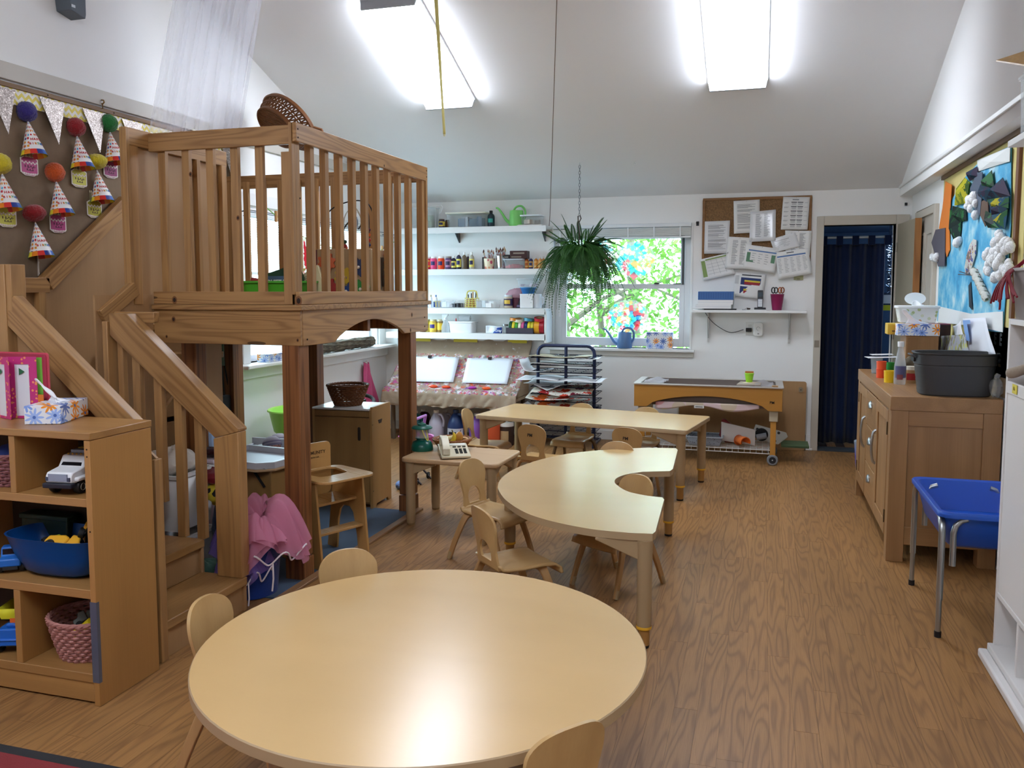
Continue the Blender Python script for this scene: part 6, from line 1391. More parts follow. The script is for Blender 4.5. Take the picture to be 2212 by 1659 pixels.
for i, (c, n_) in enumerate(cs): tape('tape_roll', '%s tape roll standing in the grey tray, %s' % (n_, ['leftmost', 'beside the dark green roll', 'beside the yellow roll', 'in the middle', 'right of the cream roll', 'right of the pink roll', 'right of the navy roll', 'at the right end'][i]), (tray.location.x-.125+.031*i, 7.79, ZS[3]+.060), .056, .025, c, (0, PI/2, 0))
tape('tape_roll', 'wide yellow orange tape roll standing right of the tray', (fx(1162), 7.79, ZS[3]+.062), .062, .05, 'e0a020', (0, PI/2, 0)); tape('tape_roll', 'wide dark red tape roll at the right end of the bottom shelf', (fx(1172), 7.79, ZS[3]+.062), .060, .05, 'a01c2a', (0, PI/2, 0))
for px, c, n_, dz in ((1113, 'e08a2a', 'orange tape roll lying on top at the left', .122), (1122, 'e6e0cc', 'white tape roll lying on top beside the orange one', .118), (1144, '3c90a8', 'teal tape roll lying on top in the middle', .122), (1166, 'c42a38', 'red tape roll lying on top at the right', .128)): tape('tape_roll', n_, (fx(px), 7.78, ZS[3]+dz+.013), .050, .026, c, (.25 if px in (1122, 1166) else 0, .1, 0))
# ------------------------------------------------------------------ kraft covered painting table
pt_ = thing('painting_table', 'low painting table draped in paint splashed brown paper below the wall shelves', 'table', (0, 0, 0))
def paintpaper():
    t = NT('paint splashed kraft'); v = t.coords((1, 1, 1)); tc = t.a('ShaderNodeTexCoord'); sp = t.a('ShaderNodeSeparateXYZ'); t.l(tc.outputs['Object'], sp.inputs[0])
    c = lin('a8937c'); n = t.noise(v, 12, 3); c = t.mix(t.math('MULTIPLY', n, .6), c, lin('8a7560'))
    # mask: dense on the sloping board
    band = t.math('MULTIPLY', t.math('GREATER_THAN', sp.outputs[2], .47), t.math('LESS_THAN', sp.outputs[2], .80))
    soft = t.noise(v, 5, 3)
    for i, (q, sc_, th, st) in enumerate((('d6cfd0', 17, .51, 1), ('b8304a', 24, .56, 1), ('d0561c', 18, .58, 1), ('b84a8a', 15, .58, 1), ('6f8a86', 26, .58, 1), ('7a4a9a', 22, .61, 1), ('4a2c40', 40, .60, 1))):
        nn = t.noise(t.coords((1, 1, 1), 0, 'Object', (i*3.1, i*1.7, i)), sc_, 3, .65)
        thr = t.math('SUBTRACT', th+.13, t.math('MULTIPLY', band, t.math('ADD', .06, t.math('MULTIPLY', soft, .16))))
        c = t.mix(t.math('MULTIPLY', t.math('SUBTRACT', nn, thr), 9.0, True), c, lin(q))
    t.set(Base_Color=c, Roughness=.75); t.bump(n, .35, .02); return t.m
PP = paintpaper()
# profile of the drape in (y, z): up the wall, down the easel slope, over the front edge, down the skirt
prf = [(7.915, .955), (7.90, .90), (7.80, .80), (7.62, .66), (7.45, .535), (7.40, .515), (7.33, .50), (7.30, .47), (7.29, .42), (7.285, .36), (7.29, .345)]
rr = random.Random(5)
def drape(i, j):
    k = j*(len(prf)-1); a = int(min(k, len(prf)-2)); f = k-a; y = prf[a][0]*(1-f)+prf[a+1][0]*f; z = prf[a][1]*(1-f)+prf[a+1][1]*f
    skirt = max(0, (j-.55)/.45); x0, x1 = -3.47-.0*j, -2.145+.02*j
    wr = .010*math.sin(i*70+j*9)*skirt+.012*math.sin(i*31+2+j*14)*skirt+.006*math.sin(i*17)*math.sin(j*23)
    sl = -.13*(1-min(1, j/.5))*0
    xx = x0+(x1-x0)*i
    if i > .93: z -= (i-.93)*2.2*max(0, j-.25)*.35
    return (xx, y-abs(wr)-.004*math.sin(i*40), z+.5*wr)
B().grid(drape, 90, 44).build('brown_paper', PP, pt_, solid=.002, smooth=70)
B().box(-3.45, -2.16, 7.34, 7.90, .40, .425).build('table_board', SOLID, pt_)
B().add([(-3.44, 7.46, .48), (-2.17, 7.46, .48), (-2.17, 7.87, .80), (-3.44, 7.87, .80), (-3.44, 7.46, .43), (-2.17, 7.46, .43), (-2.17, 7.87, .43), (-3.44, 7.87, .43)], [(0, 1, 2, 3), (7, 6, 5, 4), (0, 4, 5, 1), (1, 5, 6, 2), (2, 6, 7, 3), (3, 7, 4, 0)]).build('easel_wedge', SOLID, pt_)
for x in (-3.40, -2.22):
    for y in (7.40, 7.84): B().cyl((x, y, 0), (x, y, .40), .022, n=12).build('leg', flat('6a5a4a', .5), pt_)
for pxa, pxb in ((880, 930), (980, 1031), (1097, 1138)):
    a_, b_ = aty(pxa, 735, 7.895), aty(pxb, 738, 7.895); B().box(a_.x, b_.x, 7.895, 7.899, .915, .945).build('masking_tape', flat('e3cf3e', .5), pt_)
def slope_pt(px, py):      # a point on the easel slope
    d = ray(px, py); n_ = Vector((0, .34, -.41)); p0 = Vector((0, 7.46, .545)); t_ = (p0-EYE).dot(n_)/d.dot(n_); return EYE+d*t_
for lab, q in (('blank white paper clipped to the left of the painting easel', ((870, 772), (993, 774), (980, 828), (870, 826))), ('blank white paper clipped to the right of the painting easel', ((1011, 776), (1110, 777), (1096, 832), (999, 829)))):
    P_ = [slope_pt(*a) for a in q]; nn = Vector((0, -.34, .41)).normalized(); c_ = sum(P_, Vector())/4
    t = thing('drawing_paper', lab, 'paper', tuple(c_), 0, 'white papers on the painting easel')
    B().grid(lambda i, j: tuple(P_[3].lerp(P_[2], i).lerp(P_[0].lerp(P_[1], i), j)-c_+nn*(.016+.003*math.sin(i*7)*math.sin(j*5))), 10, 8).build('sheet', flat('e9edf6', .6), t, solid=.001, smooth=80)
    m_ = (P_[0]+P_[1])/2-c_+nn*.02; B().box(m_.x-.016, m_.x+.016, m_.y-.03, m_.y+.006, m_.z-.015, m_.z+.012).build('clip', flat('3a2c2c', .4), t, bevel=.003)
for px, c, lb in ((880, 'c02468', 'crimson blob of paint at the left of the easel ledge'), (938, 'ea4a16', 'orange blob of paint under the left paper'), (965, 'e0481c', 'red orange smear of paint under the left paper'), (1021, 'a82a9c', 'purple blob of paint under the right paper'), (1052, 'ee5a1c', 'orange blob of paint under the right paper')):
    p = aty(px, 833, 7.40); t = thing('paint_blob', lb, 'paint', (p.x, 7.385, .522), 0, 'paint blobs on the easel ledge'); B().ball((0, 0, 0), .035, 16, 8, (1.25, .8, .42), .12, random.Random(px)).build('blob', flat(c, .3), t, smooth=80)
# jugs of paint on the floor under the table
def jug(px, label, c, cap, s=1.0, y=7.42, lab=None, gal=True):
    t = thing('paint_jug', label, 'jug', (aty(px, 930, y).x, y, 0), 0, 'paint jugs under the painting table'); t.scale = (s, s, s)
    m_ = c if not isinstance(c, str) else flat(c, .35)
    B().lathe([(.001, .0), (.070, 0), (.076, .01), (.076, .15), (.066, .19), (.030, .255), (.022, .262), (.022, .275)], 22).build('jug_body', m_, t)
    B().lathe([(.026, .268), (.026, .292), (.001, .294)], 16).build('cap', flat(cap, .4), t)
    B().tube(smooth_path([(.028, -.02, .255), (.062, -.03, .25), (.085, -.03, .20), (.078, -.02, .14)], 4), .011, 8).build('handle', m_, t)
    if lab: B().lathe([(.0772, .03), (.0772, .13)], 22, a0=-2.8, a1=-.2).build('jug_label', flat(lab[0], .5), t); B().lathe([(.0778, .06), (.0778, .10)], 22, a0=-2.2, a1=-1.2).build('label_print', flat(lab[1], .5), t)
    return t
MLK = sheer('dcd8e4', .75)
jug(898, 'teal paint jug at the far left under the painting table', '1c5a60', 'f0f0f0', .95)
jug(915, 'dark plum paint jug under the painting table', '3a1a28', 'e8e8e8', .95, 7.55)
jug(943, 'milky white paint jug under the painting table', 'c9c3d4', 'f2f2f2', 1.0)
jug(962, 'clear jug half hidden behind the milky white one', 'a8a4ae', 'e8e8e8', .95, 7.56)
jug(985, 'large dark blue paint jug with white label under the painting table', '243a6a', '3a4a6a', 1.05, 7.40, ('cfd0d8', '1c1c2a'))
jug(1030, 'violet paint jug behind the chair at the end of the long table', '8a5ab8', 'f0f0f0', .95, 7.42)
o = thing('orange_canister', 'coral orange canister on the floor behind the long table', 'canister', (aty(1060, 920, 7.35).x, 7.35, 0)); B().lathe([(.001, 0), (.095, 0), (.10, .01), (.10, .20), (.001, .20)], 26).build('canister_body', flat('d8603c', .4), o); B().lathe([(.103, .19), (.103, .215), (.001, .218)], 26).build('canister_lid', flat('d8603c', .4), o)
jr = thing('brown_paint_tub', 'brown paint tub with white lid on the floor behind the long table', 'tub', (aty(1094, 920, 7.38).x, 7.38, 0)); B().lathe([(.001, 0), (.064, 0), (.068, .01), (.068, .19), (.001, .19)], 24).build('tub_body', flat('3c2a24', .45), jr); B().lathe([(.071, .18), (.071, .215), (.001, .218)], 24).build('tub_lid', flat('e3e0da', .4), jr); B().lathe([(.0688, .05), (.0688, .14)], 20, a0=-2.2, a1=-1.0).build('tub_label', flat('b89a70', .5), jr)
pf = thing('pink_doll_pram', 'pink plastic doll pram behind the far loft post', 'doll pram', (-2.47, 5.78, 0)); PKP = flat('c44aa0', .4)
B().lathe([(.001, .16), (.10, .16), (.13, .34), (.135, .345), (.125, .34)], 20).build('pram_tub', PKP, pf); B().tube([(.0, -.12, .36), (.02, -.14, .48), (.02, .14, .48), (0, .12, .36)], .012, 8).build('pram_handle', flat('b07ac0', .4), pf)
for y in (-.10, .10): B().tube([(-.08, y, .0), (.08, y, .16)], .008, 6).tube([(.08, y, .0), (-.08, y, .16)], .008, 6).build('pram_leg', flat('2a1c24', .5), pf)
wheel(pf, .05, -.11, .025, .025, .015, 'c8c8c8'); wheel(pf, .05, .11, .025, .025, .015, 'c8c8c8')
o = thing('blue_foam_ball', 'small blue foam roller on the floor behind the toy fridge', 'ball', (-2.49, 5.52, .03)); B().ball((0, 0, 0), .03, 14, 10, (1, 1.6, 1)).build('foam', flat('6f8cc0', .6), o); B().cyl((0, -.052, 0), (0, .052, 0), .008, n=8).build('axle', flat('4a5a80', .5), o)
# ------------------------------------------------------------------ drying rack
dr = thing('drying_rack', 'navy metal drying rack with wire shelves below the far window', 'rack', (-1.70, 7.60, 0)); NV = flat('1b2547', .35, .3)
for y in (-.16,):
    pts = [(-.262, y, 0)]+[(-.262, y, .86)]+[(-.262+.07*(1-math.cos(a)), y, .86+.07*math.sin(a)) for a in (PI/8, PI/4, 3*PI/8, PI/2)]
    B().tube(pts+[(-x, y_, z) for x, y_, z in reversed(pts)], .016, 8).build('frame_hoop', NV, dr)
B().tube([(0, -.16, .93), (0, -.16, .05)], .015, 8).build('centre_post', NV, dr)
for z in (.03, .33): B().tube([(-.262, -.16, z), (-.262, .16, z), (.262, .16, z), (.262, -.16, z)], .014, 8).build('base_rail', NV, dr)
b = B()
for k in range(12):
    z = .10+.066*k
    sh_ = B().tube([(-.30, -.28, z), (.30, -.28, z), (.30, .02, z+.01), (-.30, .02, z+.01)], .004, 5, closed=True)
    for q in range(5): sh_.tube([(-.30, -.22+.06*q, z+.002*q), (.30, -.22+.06*q, z+.002*q)], .0022, 4)
    for q in range(6): sh_.tube([(-.24+.096*q, -.28, z), (-.20+.096*q, .02, z+.01)], .0022, 4)
    sh_.build('wire_shelf', flat('1d2030', .4, .5), dr)
def sheet(label, x0, x1, z, m_, curl=0, seed=0, drop=0.0, y0=-.31, y1=.0, tilt=0.0):
    t = thing('painted_paper', label, 'paper', (-1.70, 7.60, z), 0, 'papers on the drying rack'); rr = random.Random(seed); a, b_ = rr.uniform(0, 6), rr.uniform(4, 8)
    B().grid(lambda i, j: (x0+(x1-x0)*i, y0+(y1-y0)*j, .006*math.sin(i*b_+a)+.004*math.sin(j*5+a)+curl*max(0, (.25-i)*4)**2-tilt*(1-j)**1.5-drop*(1-j)**2*max(0, 1-abs(i-.55)*3)), 18, 8).build('sheet', m_, t, solid=.0012, smooth=80); return t
WP = flat('e6e7ea', .6); RP = splat('reds', ('a81c3c', 'd8401c', '7a1430', 'b82a2a'), 7); OP = splat('oranges', ('e0531c', 'c23a1c', 'ee7a2c', 'e8481c'), 6); KP = flat('a89a80', .7)
sheet('kraft paper on the top wire of the drying rack', -.32, .23, .835, KP, 0, 1); sheet('white paper poking out at the top right of the drying rack', .10, .33, .828, WP, 0, 2)
sheet('white sheet curling off the left of the drying rack', -.40, -.15, .70, WP, .10, 3); sheet('pale sheet on the third wire of the drying rack', -.30, .24, .768, flat('c9c4c0', .6), 0, 4)
sheet('white sheet jutting out at the middle left of the drying rack', -.42, -.02, .636, WP, 0, 5, 0, -.36); sheet('white sheet jutting out at the middle right of the drying rack', -.04, .36, .634, WP, 0, 6, 0, -.36); sheet('white sheet with a drooping corner below the middle', -.36, .04, .585, WP, 0, 7, .05)
sheet('crimson painted sheet on the drying rack', -.28, .27, .566, RP, 0, 8, .02, -.36, -.06, .055); sheet('orange painted sheet with curled left end on the drying rack', -.33, .06, .505, OP, .01, 9, 0, -.36, -.06, .05); sheet('orange and white painted sheet low on the drying rack', -.27, .21, .435, OP, 0, 10, .01, -.36, -.06, .055)
o = thing('white_carton', 'white carton standing beside the base of the drying rack', 'carton', (-2.085, 7.45, 0)); B().box(-.04, .055, -.05, .05, 0, .37).build('carton_body', flat('e3e6ea', .5), o, bevel=.003); B().prism([(-.04, .37), (.055, .37), (.008, .40)], -.05, .05, 'Y').build('gable_top', flat('dfe2e6', .5), o)
# ------------------------------------------------------------------ window sill things and stained collages
wc2 = thing('blue_watering_can', 'blue plastic watering can on the far window sill', 'watering can', (aty(1349, 740, 7.93).x, 7.93, .886)); watering_can(wc2, '5b7fb0')
tissue_box('tissue_box', 'daisy print tissue carton standing on end on the far window sill', (aty(1396, 750, 7.90).x, 7.90, 0), (aty(1452, 750, 7.90).x, 7.90, 0), .10, .155, .886, False)
def collage(label, cx, cz, rx, rz_, n, seed, cols, y):
    t = thing('cellophane_collage', label, 'collage', (cx, y, cz), 0, 'cellophane collages on the far window'); rr = random.Random(seed)
    B().prism([(rx*math.cos(2*PI*k/28), rz_*math.sin(2*PI*k/28)) for k in range(28)], 0, .0008, 'Y').build('contact_paper', sheer('ffffff', .10), t, smooth=0)
    for i in range(n):
        a = 2.39996*i; q = ((i+.5)/n)**.5; x, z = rx*.92*q*math.cos(a), rz_*.92*q*math.sin(a); s_ = rr.uniform(.017, .032); th = rr.uniform(0, PI); asp = rr.uniform(.6, 1.1)
        pts = [(x+s_*(dx*math.cos(th)-dz*asp*math.sin(th)), z+s_*(dx*math.sin(th)+dz*asp*math.cos(th))) for dx, dz in ((-1, -1), (1, -.9), (.9, 1), (-1, .9))]
        yy = -.0010-.0009*i; B().add([(a, yy, b_) for a, b_ in pts], [(0, 1, 2, 3)]).build('tinted_piece', stained(cols[i % len(cols)]), t, smooth=0)
CC = ['6cd4ee', 'f0707c', 'f8d488', '6aa8e8', 'f4bccb', '5cc8da', 'f4a878', 'f09aa6', 'e8606e', '8cdcee']
collage('round cellophane collage in reds and blues on the lower far window pane', aty(1357, 672, 7.965).x, 1.19, .195, .155, 40, 4, CC, 7.968)
collage('round cellophane collage in teal and orange on the upper far window pane', aty(1370, 572, 8.0).x, 1.72, .20, .17, 38, 8, ['5cc4d4', '70d2e8', 'f6b878', '8cdcec', 'ee7c88', 'd0d88c', 'f8d4bc', '62ccd0'], 8.008)
collage('torn cellophane scraps stuck at the upper left of the far window', aty(1300, 560, 8.0).x, 1.77, .12, .17, 12, 12, ['ee6c78', '6cd0ea', 'f8d488', '8cdcec', 'f2b8c8'], 8.008)
# ------------------------------------------------------------------ hanging fern, string, ribbon
fern = thing('hanging_fern', 'large hanging fern on a chain before the far window', 'fern', (-1.555, 7.30, 0)); FZ = 1.72
def leafmat(c1, c2, key):
    t = NT('fern leaf'); n = t.noise(t.coords((1, 1, 1), 5.0), 7, 2); oi = t.a('ShaderNodeObjectInfo')
    c = t.mix(t.math('ADD', t.math('MULTIPLY', oi.outputs['Random'], .6), t.math('MULTIPLY', n, .4)), lin(c1), lin(c2)); t.set(Base_Color=c, Roughness=.5, Specular_IOR_Level=.3)
    tl = t.a('ShaderNodeBsdfTranslucent'); t.l(c, tl.inputs[0]); mx = t.a('ShaderNodeMixShader'); mx.inputs[0].default_value = .28; t.l(t.b.outputs[0], mx.inputs[1]); t.l(tl.outputs[0], mx.inputs[2]); t.l(mx.outputs[0], t.out.inputs[0]); return t.m
FL = leafmat('163c18', '3d6c2a', 'fern')
B().lathe([(.001, -.10), (.085, -.10), (.115, .03), (.12, .035), (.11, .03), (.08, -.09)], 22).build('pot', flat('3c4a38', .5), fern, loc=(0, 0, FZ))
B().ball((0, 0, .01), .10, 16, 8, (1, 1, .4)).build('soil', flat('1c1812', .9), fern, loc=(0, 0, FZ))
def frond_mesh(L, droop, rise, seed):
    rr = random.Random(seed); b = B(); n = 44; P_ = []
    for i in range(n+1):
        u = i/n; P_.append(Vector((L*u*(1-.25*u*u*min(1, droop)), .02*math.sin(u*3+seed), rise*u-droop*L*u*u*.9)))
    b.tube(P_[::3], .0016, 4)
    for i in range(3, n):
        u = i/n; d = (P_[i+1]-P_[i-1]).normalized() if i < n else Vector((1, 0, 0)); ll = .027*math.sin(PI*min(1, u*.93+.10))**.7+.004
        for s_ in (1, -1):
            sd = d.cross(Vector((0, 0, 1))); sd = (sd if sd.length > .1 else Vector((0, 1, 0))).normalized()*s_; up = sd.cross(d)*s_
            tip = P_[i]+sd*ll+d*ll*.3-Vector((0, 0, .22*ll)); wv = d*.0027
            b.add([P_[i]-wv*.6, P_[i]+sd*ll*.5-wv, tip, P_[i]+sd*ll*.5+d*ll*.15+wv], [(0, 1, 2, 3)])
    return b.mesh('frond', FL, 0)
fm = [frond_mesh(.37, 1.1, .18, 1), frond_mesh(.38, 1.35, .14, 2), frond_mesh(.34, .9, .26, 3), frond_mesh(.42, 1.45, .18, 4), frond_mesh(.27, .55, .36, 5), frond_mesh(.42, .6, .18, 6), frond_mesh(.40, 1.75, .10, 7)]
rr = random.Random(21)
for k in range(296):
    o = bpy.data.objects.new('frond', fm[rr.choice([0, 0, 0, 1, 1, 1, 2, 3, 3, 3, 4, 5, 6, 6, 6, 6])]); col.objects.link(o); o.parent = fern; a = rr.uniform(0, 2*PI); s_ = rr.uniform(.72, 1.08)
    o.location = (.05*math.cos(a), .05*math.sin(a), FZ+.03+rr.uniform(-.03, .05)); o.rotation_euler = (rr.uniform(-.25, .25), rr.uniform(-.45, .30), a+rr.uniform(-.3, .3)); o.scale = (s_, s_, s_)
B().tube([(0, 0, 2.03), (.015, 0, 2.06), (.005, 0, 2.09), (-.012, 0, 2.08), (-.008, 0, 2.0), (0, 0, 1.95), (0, 0, FZ)], .005, 6).build('hook', flat('4a4038', .4, .7), fern)
b = B(); z = 2.09; k = 0; ztop = zc(7.30)
while z < ztop-.01:
    pts = [(.008*math.cos(a), 0, .016*math.sin(a)) if k % 2 == 0 else (0, .008*math.cos(a), .016*math.sin(a)) for a in [2*PI*q/10 for q in range(10)]]
    b.tube([(x, y, z_+z) for x, y, z_ in pts], .0022, 4, closed=True); z += .026; k += 1
tag(b.build('chain', flat('8d9094', .35, .9), fern), kind='stuff'); B().cyl((0, 0, ztop-.02), (0, 0, ztop), .004, n=8).build('ceiling_hook', flat('d8d8d8', .4), fern)
o = thing('ceiling_eyelet', 'small white screw eyelet in the ceiling right of the fern chain', 'eyelet', tuple(Vector((aty(1371, 347, 7.32).x, 7.32, zc(7.32))))); B().tube([(0, 0, 0), (0, 0, -.012), (.008, 0, -.02), (0, 0, -.03), (-.008, 0, -.02), (0, 0, -.012)], .0025, 6).build('eyelet_ring', flat('cfd0d2', .4), o)
sp0 = Vector((-1.297, 5.361, 3.274)); sp1 = aty(1188, 466, 7.70)
o = thing('hanging_string', 'long brown string running from the ceiling to the wall shelf end', 'string'); B().tube([sp0, sp0.lerp(sp1, .5)+Vector((0, 0, -.004)), sp1, sp1+Vector((-.02, .05, -.09))], .0032, 6).build('twine', flat('6a5a4c', .9), o)
rb = thing('yellow_ribbon', 'yellow paper streamer hanging from the ceiling before the left light', 'streamer'); p0, p1 = aty(941, 0, 4.75), aty(960, 290, 4.75)
top = Vector((p0.x-.02, 4.75, zc(4.75)))
def rib(i, j): c = p1.lerp(top, j); tw = .5+.5*math.sin(j*7); w_ = .027*(.55+.45*j); return c+Vector(((i-.5)*w_*math.cos(tw), (i-.5)*w_*math.sin(tw), .004*math.sin(j*20)))
B().grid(rib, 4, 40).build('streamer_strip', flat('d8cc7a', .5), rb, solid=.0008); B().ball(tuple(p1+Vector((0, 0, -.006))), .007, 8, 6).build('end_weight', flat('e8e2b8', .5), rb)
# ------------------------------------------------------------------ cork board with notices
cork = thing('cork_board', 'cork notice board with wooden frame on the far wall', 'notice board', (0, YF, 0))
CK = NT('cork'); n_ = CK.noise(CK.coords(), 130, 4); CK.set(Base_Color=CK.ramp(n_, [(.35, '6e5236'), (.65, '96724a')]), Roughness=.9); CK = CK.m
X0, X1, Z0, Z1 = -.539, .396, 1.69, 2.264
B().box(X0+.01, X1-.01, -.012, -.001, Z0, Z1).build('cork_panel', CK, cork); FRM = wood('cork frame', '8e6438', '6e4a26', 'X', rings=4, across=10, along=.6, contrast=.4, rough=.5)
B().box(X0, X1, -.022, -.001, Z1-.022, Z1).box(X0, X0+.022, -.022, -.001, Z0, Z1-.022).box(X1-.022, X1, -.022, -.001, Z0, Z1-.022).box(X0, X1, -.022, -.001, Z0, Z0+.022).build('frame', FRM, cork, bevel=.003)
INK = flat('85878c', .7); INK2 = flat('4a4c50', .7)
def notice(label, quad, depth, kind, seed, gloss=False):
    P_ = [aty(px, py, YF-depth) for px, py in quad]; c_ = sum(P_, Vector())/4; rr = random.Random(seed)
    t = thing('pinned_paper', label, 'paper', tuple(c_), 0, 'papers pinned round the cork board'); u = (P_[1]-P_[0]); v = (P_[3]-P_[0]); W, H = u.length, v.length
    def at(a, b_, o=0.0): return P_[0].lerp(P_[1], a).lerp(P_[3].lerp(P_[2], a), b_)-c_+Vector((0, -o, 0))
    wav = lambda a, b_: .004*math.sin(a*4+seed)*b_+.006*b_*b_
    B().grid(lambda i, j: tuple(at(i, j, wav(i, j))), 8, 8).build('sheet', flat('e7e7e5' if not gloss else 'dfe0e2', .55 if not gloss else .12), t, solid=.0008, smooth=80)
    b = B(); b2 = B(); b3 = B()
    def bar(bb, a0, a1, c0, c1): bb.add([at(a0, c0, wav(a0, c0)+.0014), at(a1, c0, wav(a1, c0)+.0014), at(a1, c1, wav(a1, c1)+.0014), at(a0, c1, wav(a0, c1)+.0014)], [(0, 1, 2, 3)])
    if kind == 'text':
        y = .12
        while y < .88:
            if rr.random() < .8: bar(b, .14, rr.uniform(.55, .90), y, y+.011)
            y += .026
    elif kind == 'columns':
        y = .10
        while y < .86: bar(b, .22, rr.uniform(.36, .46), y, y+.013); bar(b, .55, rr.uniform(.66, .8), y, y+.013); y += .032
    elif kind == 'blocks':
        bar(b, .36, .60, .07, .10)
        for k in range(6):
            y = .15+.135*k
            for x in (.32, .56): bar(b2, x, x+.21, y, y+.022); [bar(b, x+.02, x+.19, y+.032+.018*q, y+.038+.018*q) for q in range(4)]
            bar(b, .06, .24, y+.02, y+.028); bar(b, .06, .20, y+.04, y+.048); bar(b, .82, .94, y+.02, y+.028)
    elif kind in ('green', 'greengrid', 'bluehead'):
        col3 = '86a05e' if kind == 'greengrid' else ('5f8a6c' if kind == 'green' else '5a7cb0')
        if kind == 'greengrid': bar(b3, .02, .16, .10, .86); [bar(b, .20, .98, .16+.15*k, .168+.15*k) for k in range(5)]; [bar(b, .38+.2*k, .386+.2*k, .12, .84) for k in range(3)]; bar(b3, .18, .98, .06, .12)
        elif kind == 'green':
            bar(b3, .06, .17, .30, .62); bar(b3, .82, .94, .30, .62); bar(b3, .06, .28, .62, .70); B_ = B()
            B_.add([at(.10, .18, .003), at(.95, .18, .003), at(.95, .23, .003), at(.10, .23, .003)], [(0, 1, 2, 3)]); B_.build('blue_bar', flat('5a7cb0', .6), t, smooth=0)
            for k in range(5): [bar(b, .22+.2*q, .22+.2*q+rr.uniform(.05, .14), .32+.09*k, .335+.09*k) for q in range(3)]
        else:
            bar(b3, .04, .90, .16, .21); bar(b2, .34, .56, .06, .09)
            for k in range(10): [bar(b, .05+.185*q, .05+.185*q+rr.uniform(.07, .13), .27+.056*k, .282+.056*k) for q in range(5)]
        b3.build('printed_band', flat(col3, .6), t, smooth=0)
    elif kind == 'milk':
        bar(b2, .24, .86, .05, .10)
        for z in (.18, .55):
            for a0, a1, c0, c1, cc in ((.22, .86, 0, .30, '22386e'), (.34, .84, .10, .17, 'd8c43a'), (.34, .84, .17, .28, '9c2430')):
                q = B(); q.add([at(a0, z+c0, .003+.0008*c0*10), at(a1, z+c0, .003+.0008*c0*10), at(a1, z+c1, .003+.0008*c0*10), at(a0, z+c1, .003+.0008*c0*10)], [(0, 1, 2, 3)]); q.build('printed_band', flat(cc, .5), t, smooth=0)
        for k in range(12): bar(b, .03, .16, .12+.03*k, .13+.03*k)
    elif kind == 'list':
        for k in range(6): bar(b, .10, rr.uniform(.5, .8), .35+.07*k, .365+.07*k)
        bar(b2, .1, .7, .25, .27)
    if b.f: tag(b.build('printed_lines', INK, t, smooth=0), kind='stuff')
    if b2.f: tag(b2.build('printed_heading', INK2, t, smooth=0), kind='stuff')
    B().ball(tuple(at(.5, .03, .006)), .004, 8, 6).build('pin', flat('d8d4c8', .4), t)
    return t
def nq(*p): return [(1480+x/4.609, 400+y/4.609) for x, y in p]
notice('text sheet pinned near the top middle of the cork board', nq((482, 158), (742, 143), (742, 470), (486, 484)), .026, 'text', 1)
notice('sheet of ruled boxes pinned at the top right of the cork board', nq((977, 115), (1243, 118), (1218, 445), (952, 443)), .026, 'blocks', 2)
notice('glossy sleeve with orange heading at the left of the cork board', nq((196, 362), (447, 352), (430, 680), (190, 684)), .028, 'text', 3, True)
notice('glossy sleeve with a bright reflection below the top text sheet', nq((650, 268), (903, 242), (900, 552), (638, 566)), .034, 'columns', 4, True)
notice('two column list pinned below the left side of the board', nq((428, 512), (668, 525), (640, 835), (395, 832)), .036, 'columns', 5)
notice('sheet with green edge panels and blue bar below the board', nq((610, 590), (935, 632), (888, 878), (575, 825)), .042, 'green', 6)
notice('glossy tilted list at the right of the cork board', nq((845, 540), (1095, 468), (1145, 612), (890, 672)), .034, 'list', 7, True)
notice('text sheet at the right edge of the cork board', nq((995, 450), (1262, 455), (1240, 700), (1000, 700)), .028, 'columns', 8)
notice('sheet with a blue heading row at the lower right of the board', nq((895, 670), (1225, 625), (1265, 880), (930, 938)), .042, 'bluehead', 9)
notice('tilted timetable with a green side strip at the lower left', nq((150, 740), (405, 680), (500, 880), (182, 952)), .024, 'greengrid', 10)
notice('colour chart sheet of blue, yellow and red rows above the telephone', nq((495, 868), (808, 893), (770, 1140), (470, 1100)), .022, 'milk', 11)
o = thing('green_note', 'small olive sticky note under the blue headed sheet', 'note', tuple(aty(1725, 600, YF-.01))); B().box(-.04, .04, -.001, .001, -.02, .02).build('note_sheet', flat('a8a880', .6), o); B().box(-.012, .012, -.002, -.001, -.014, -.008).build('note_mark', flat('6a6a4a', .6), o)
# wall shelf with its things
ws = thing('small_wall_shelf', 'white wall shelf on two metal brackets under the cork board', 'shelf', (0, 0, 0)); WZ = 1.258
B().box(-.605, .372, 7.70, YF-.001, WZ-.024, WZ).build('shelf_board', SHW, ws, bevel=.002)
for x in (-.47, .235): B().box(x-.008, x+.008, YF-.02, YF-.001, WZ-.30, WZ-.024).box(x-.008, x+.008, 7.73, YF-.01, WZ-.036, WZ-.024).tube([(x, 7.75, WZ-.03), (x, YF-.012, WZ-.27)], .004, 6).build('bracket', flat('c6c6c4', .35, .5), ws)
bn = thing('blue_binder', 'blue ring binder lying on white paper stacks on the small wall shelf', 'binder', (-.40, 7.80, WZ+.089)); B().box(-.155, .155, -.085, .085, 0, .075).build('binder_cover', flat('3c68a4', .45), bn, bevel=.004); B().box(-.150, .156, -.08, .086, .006, .069).build('binder_sheets', flat('d9dbe0', .7), bn)
for k in range(14): B().box(-.146+.021*k, -.143+.021*k, -.0862, -.085, .012, .066).build('sleeve_edge', flat('28508a', .4), bn)
o = thing('paper_stack', 'upper stack of white paper under the blue binder', 'paper', (-.40, 7.80, WZ+.048)); B().box(-.156, .150, -.088, .085, 0, .041).build('sheets', flat('e9e9e9', .7), o, bevel=.001); B().box(-.157, .1505, -.0885, -.0, .018, .020).build('divider_sheet', flat('c4c8d0', .7), o)
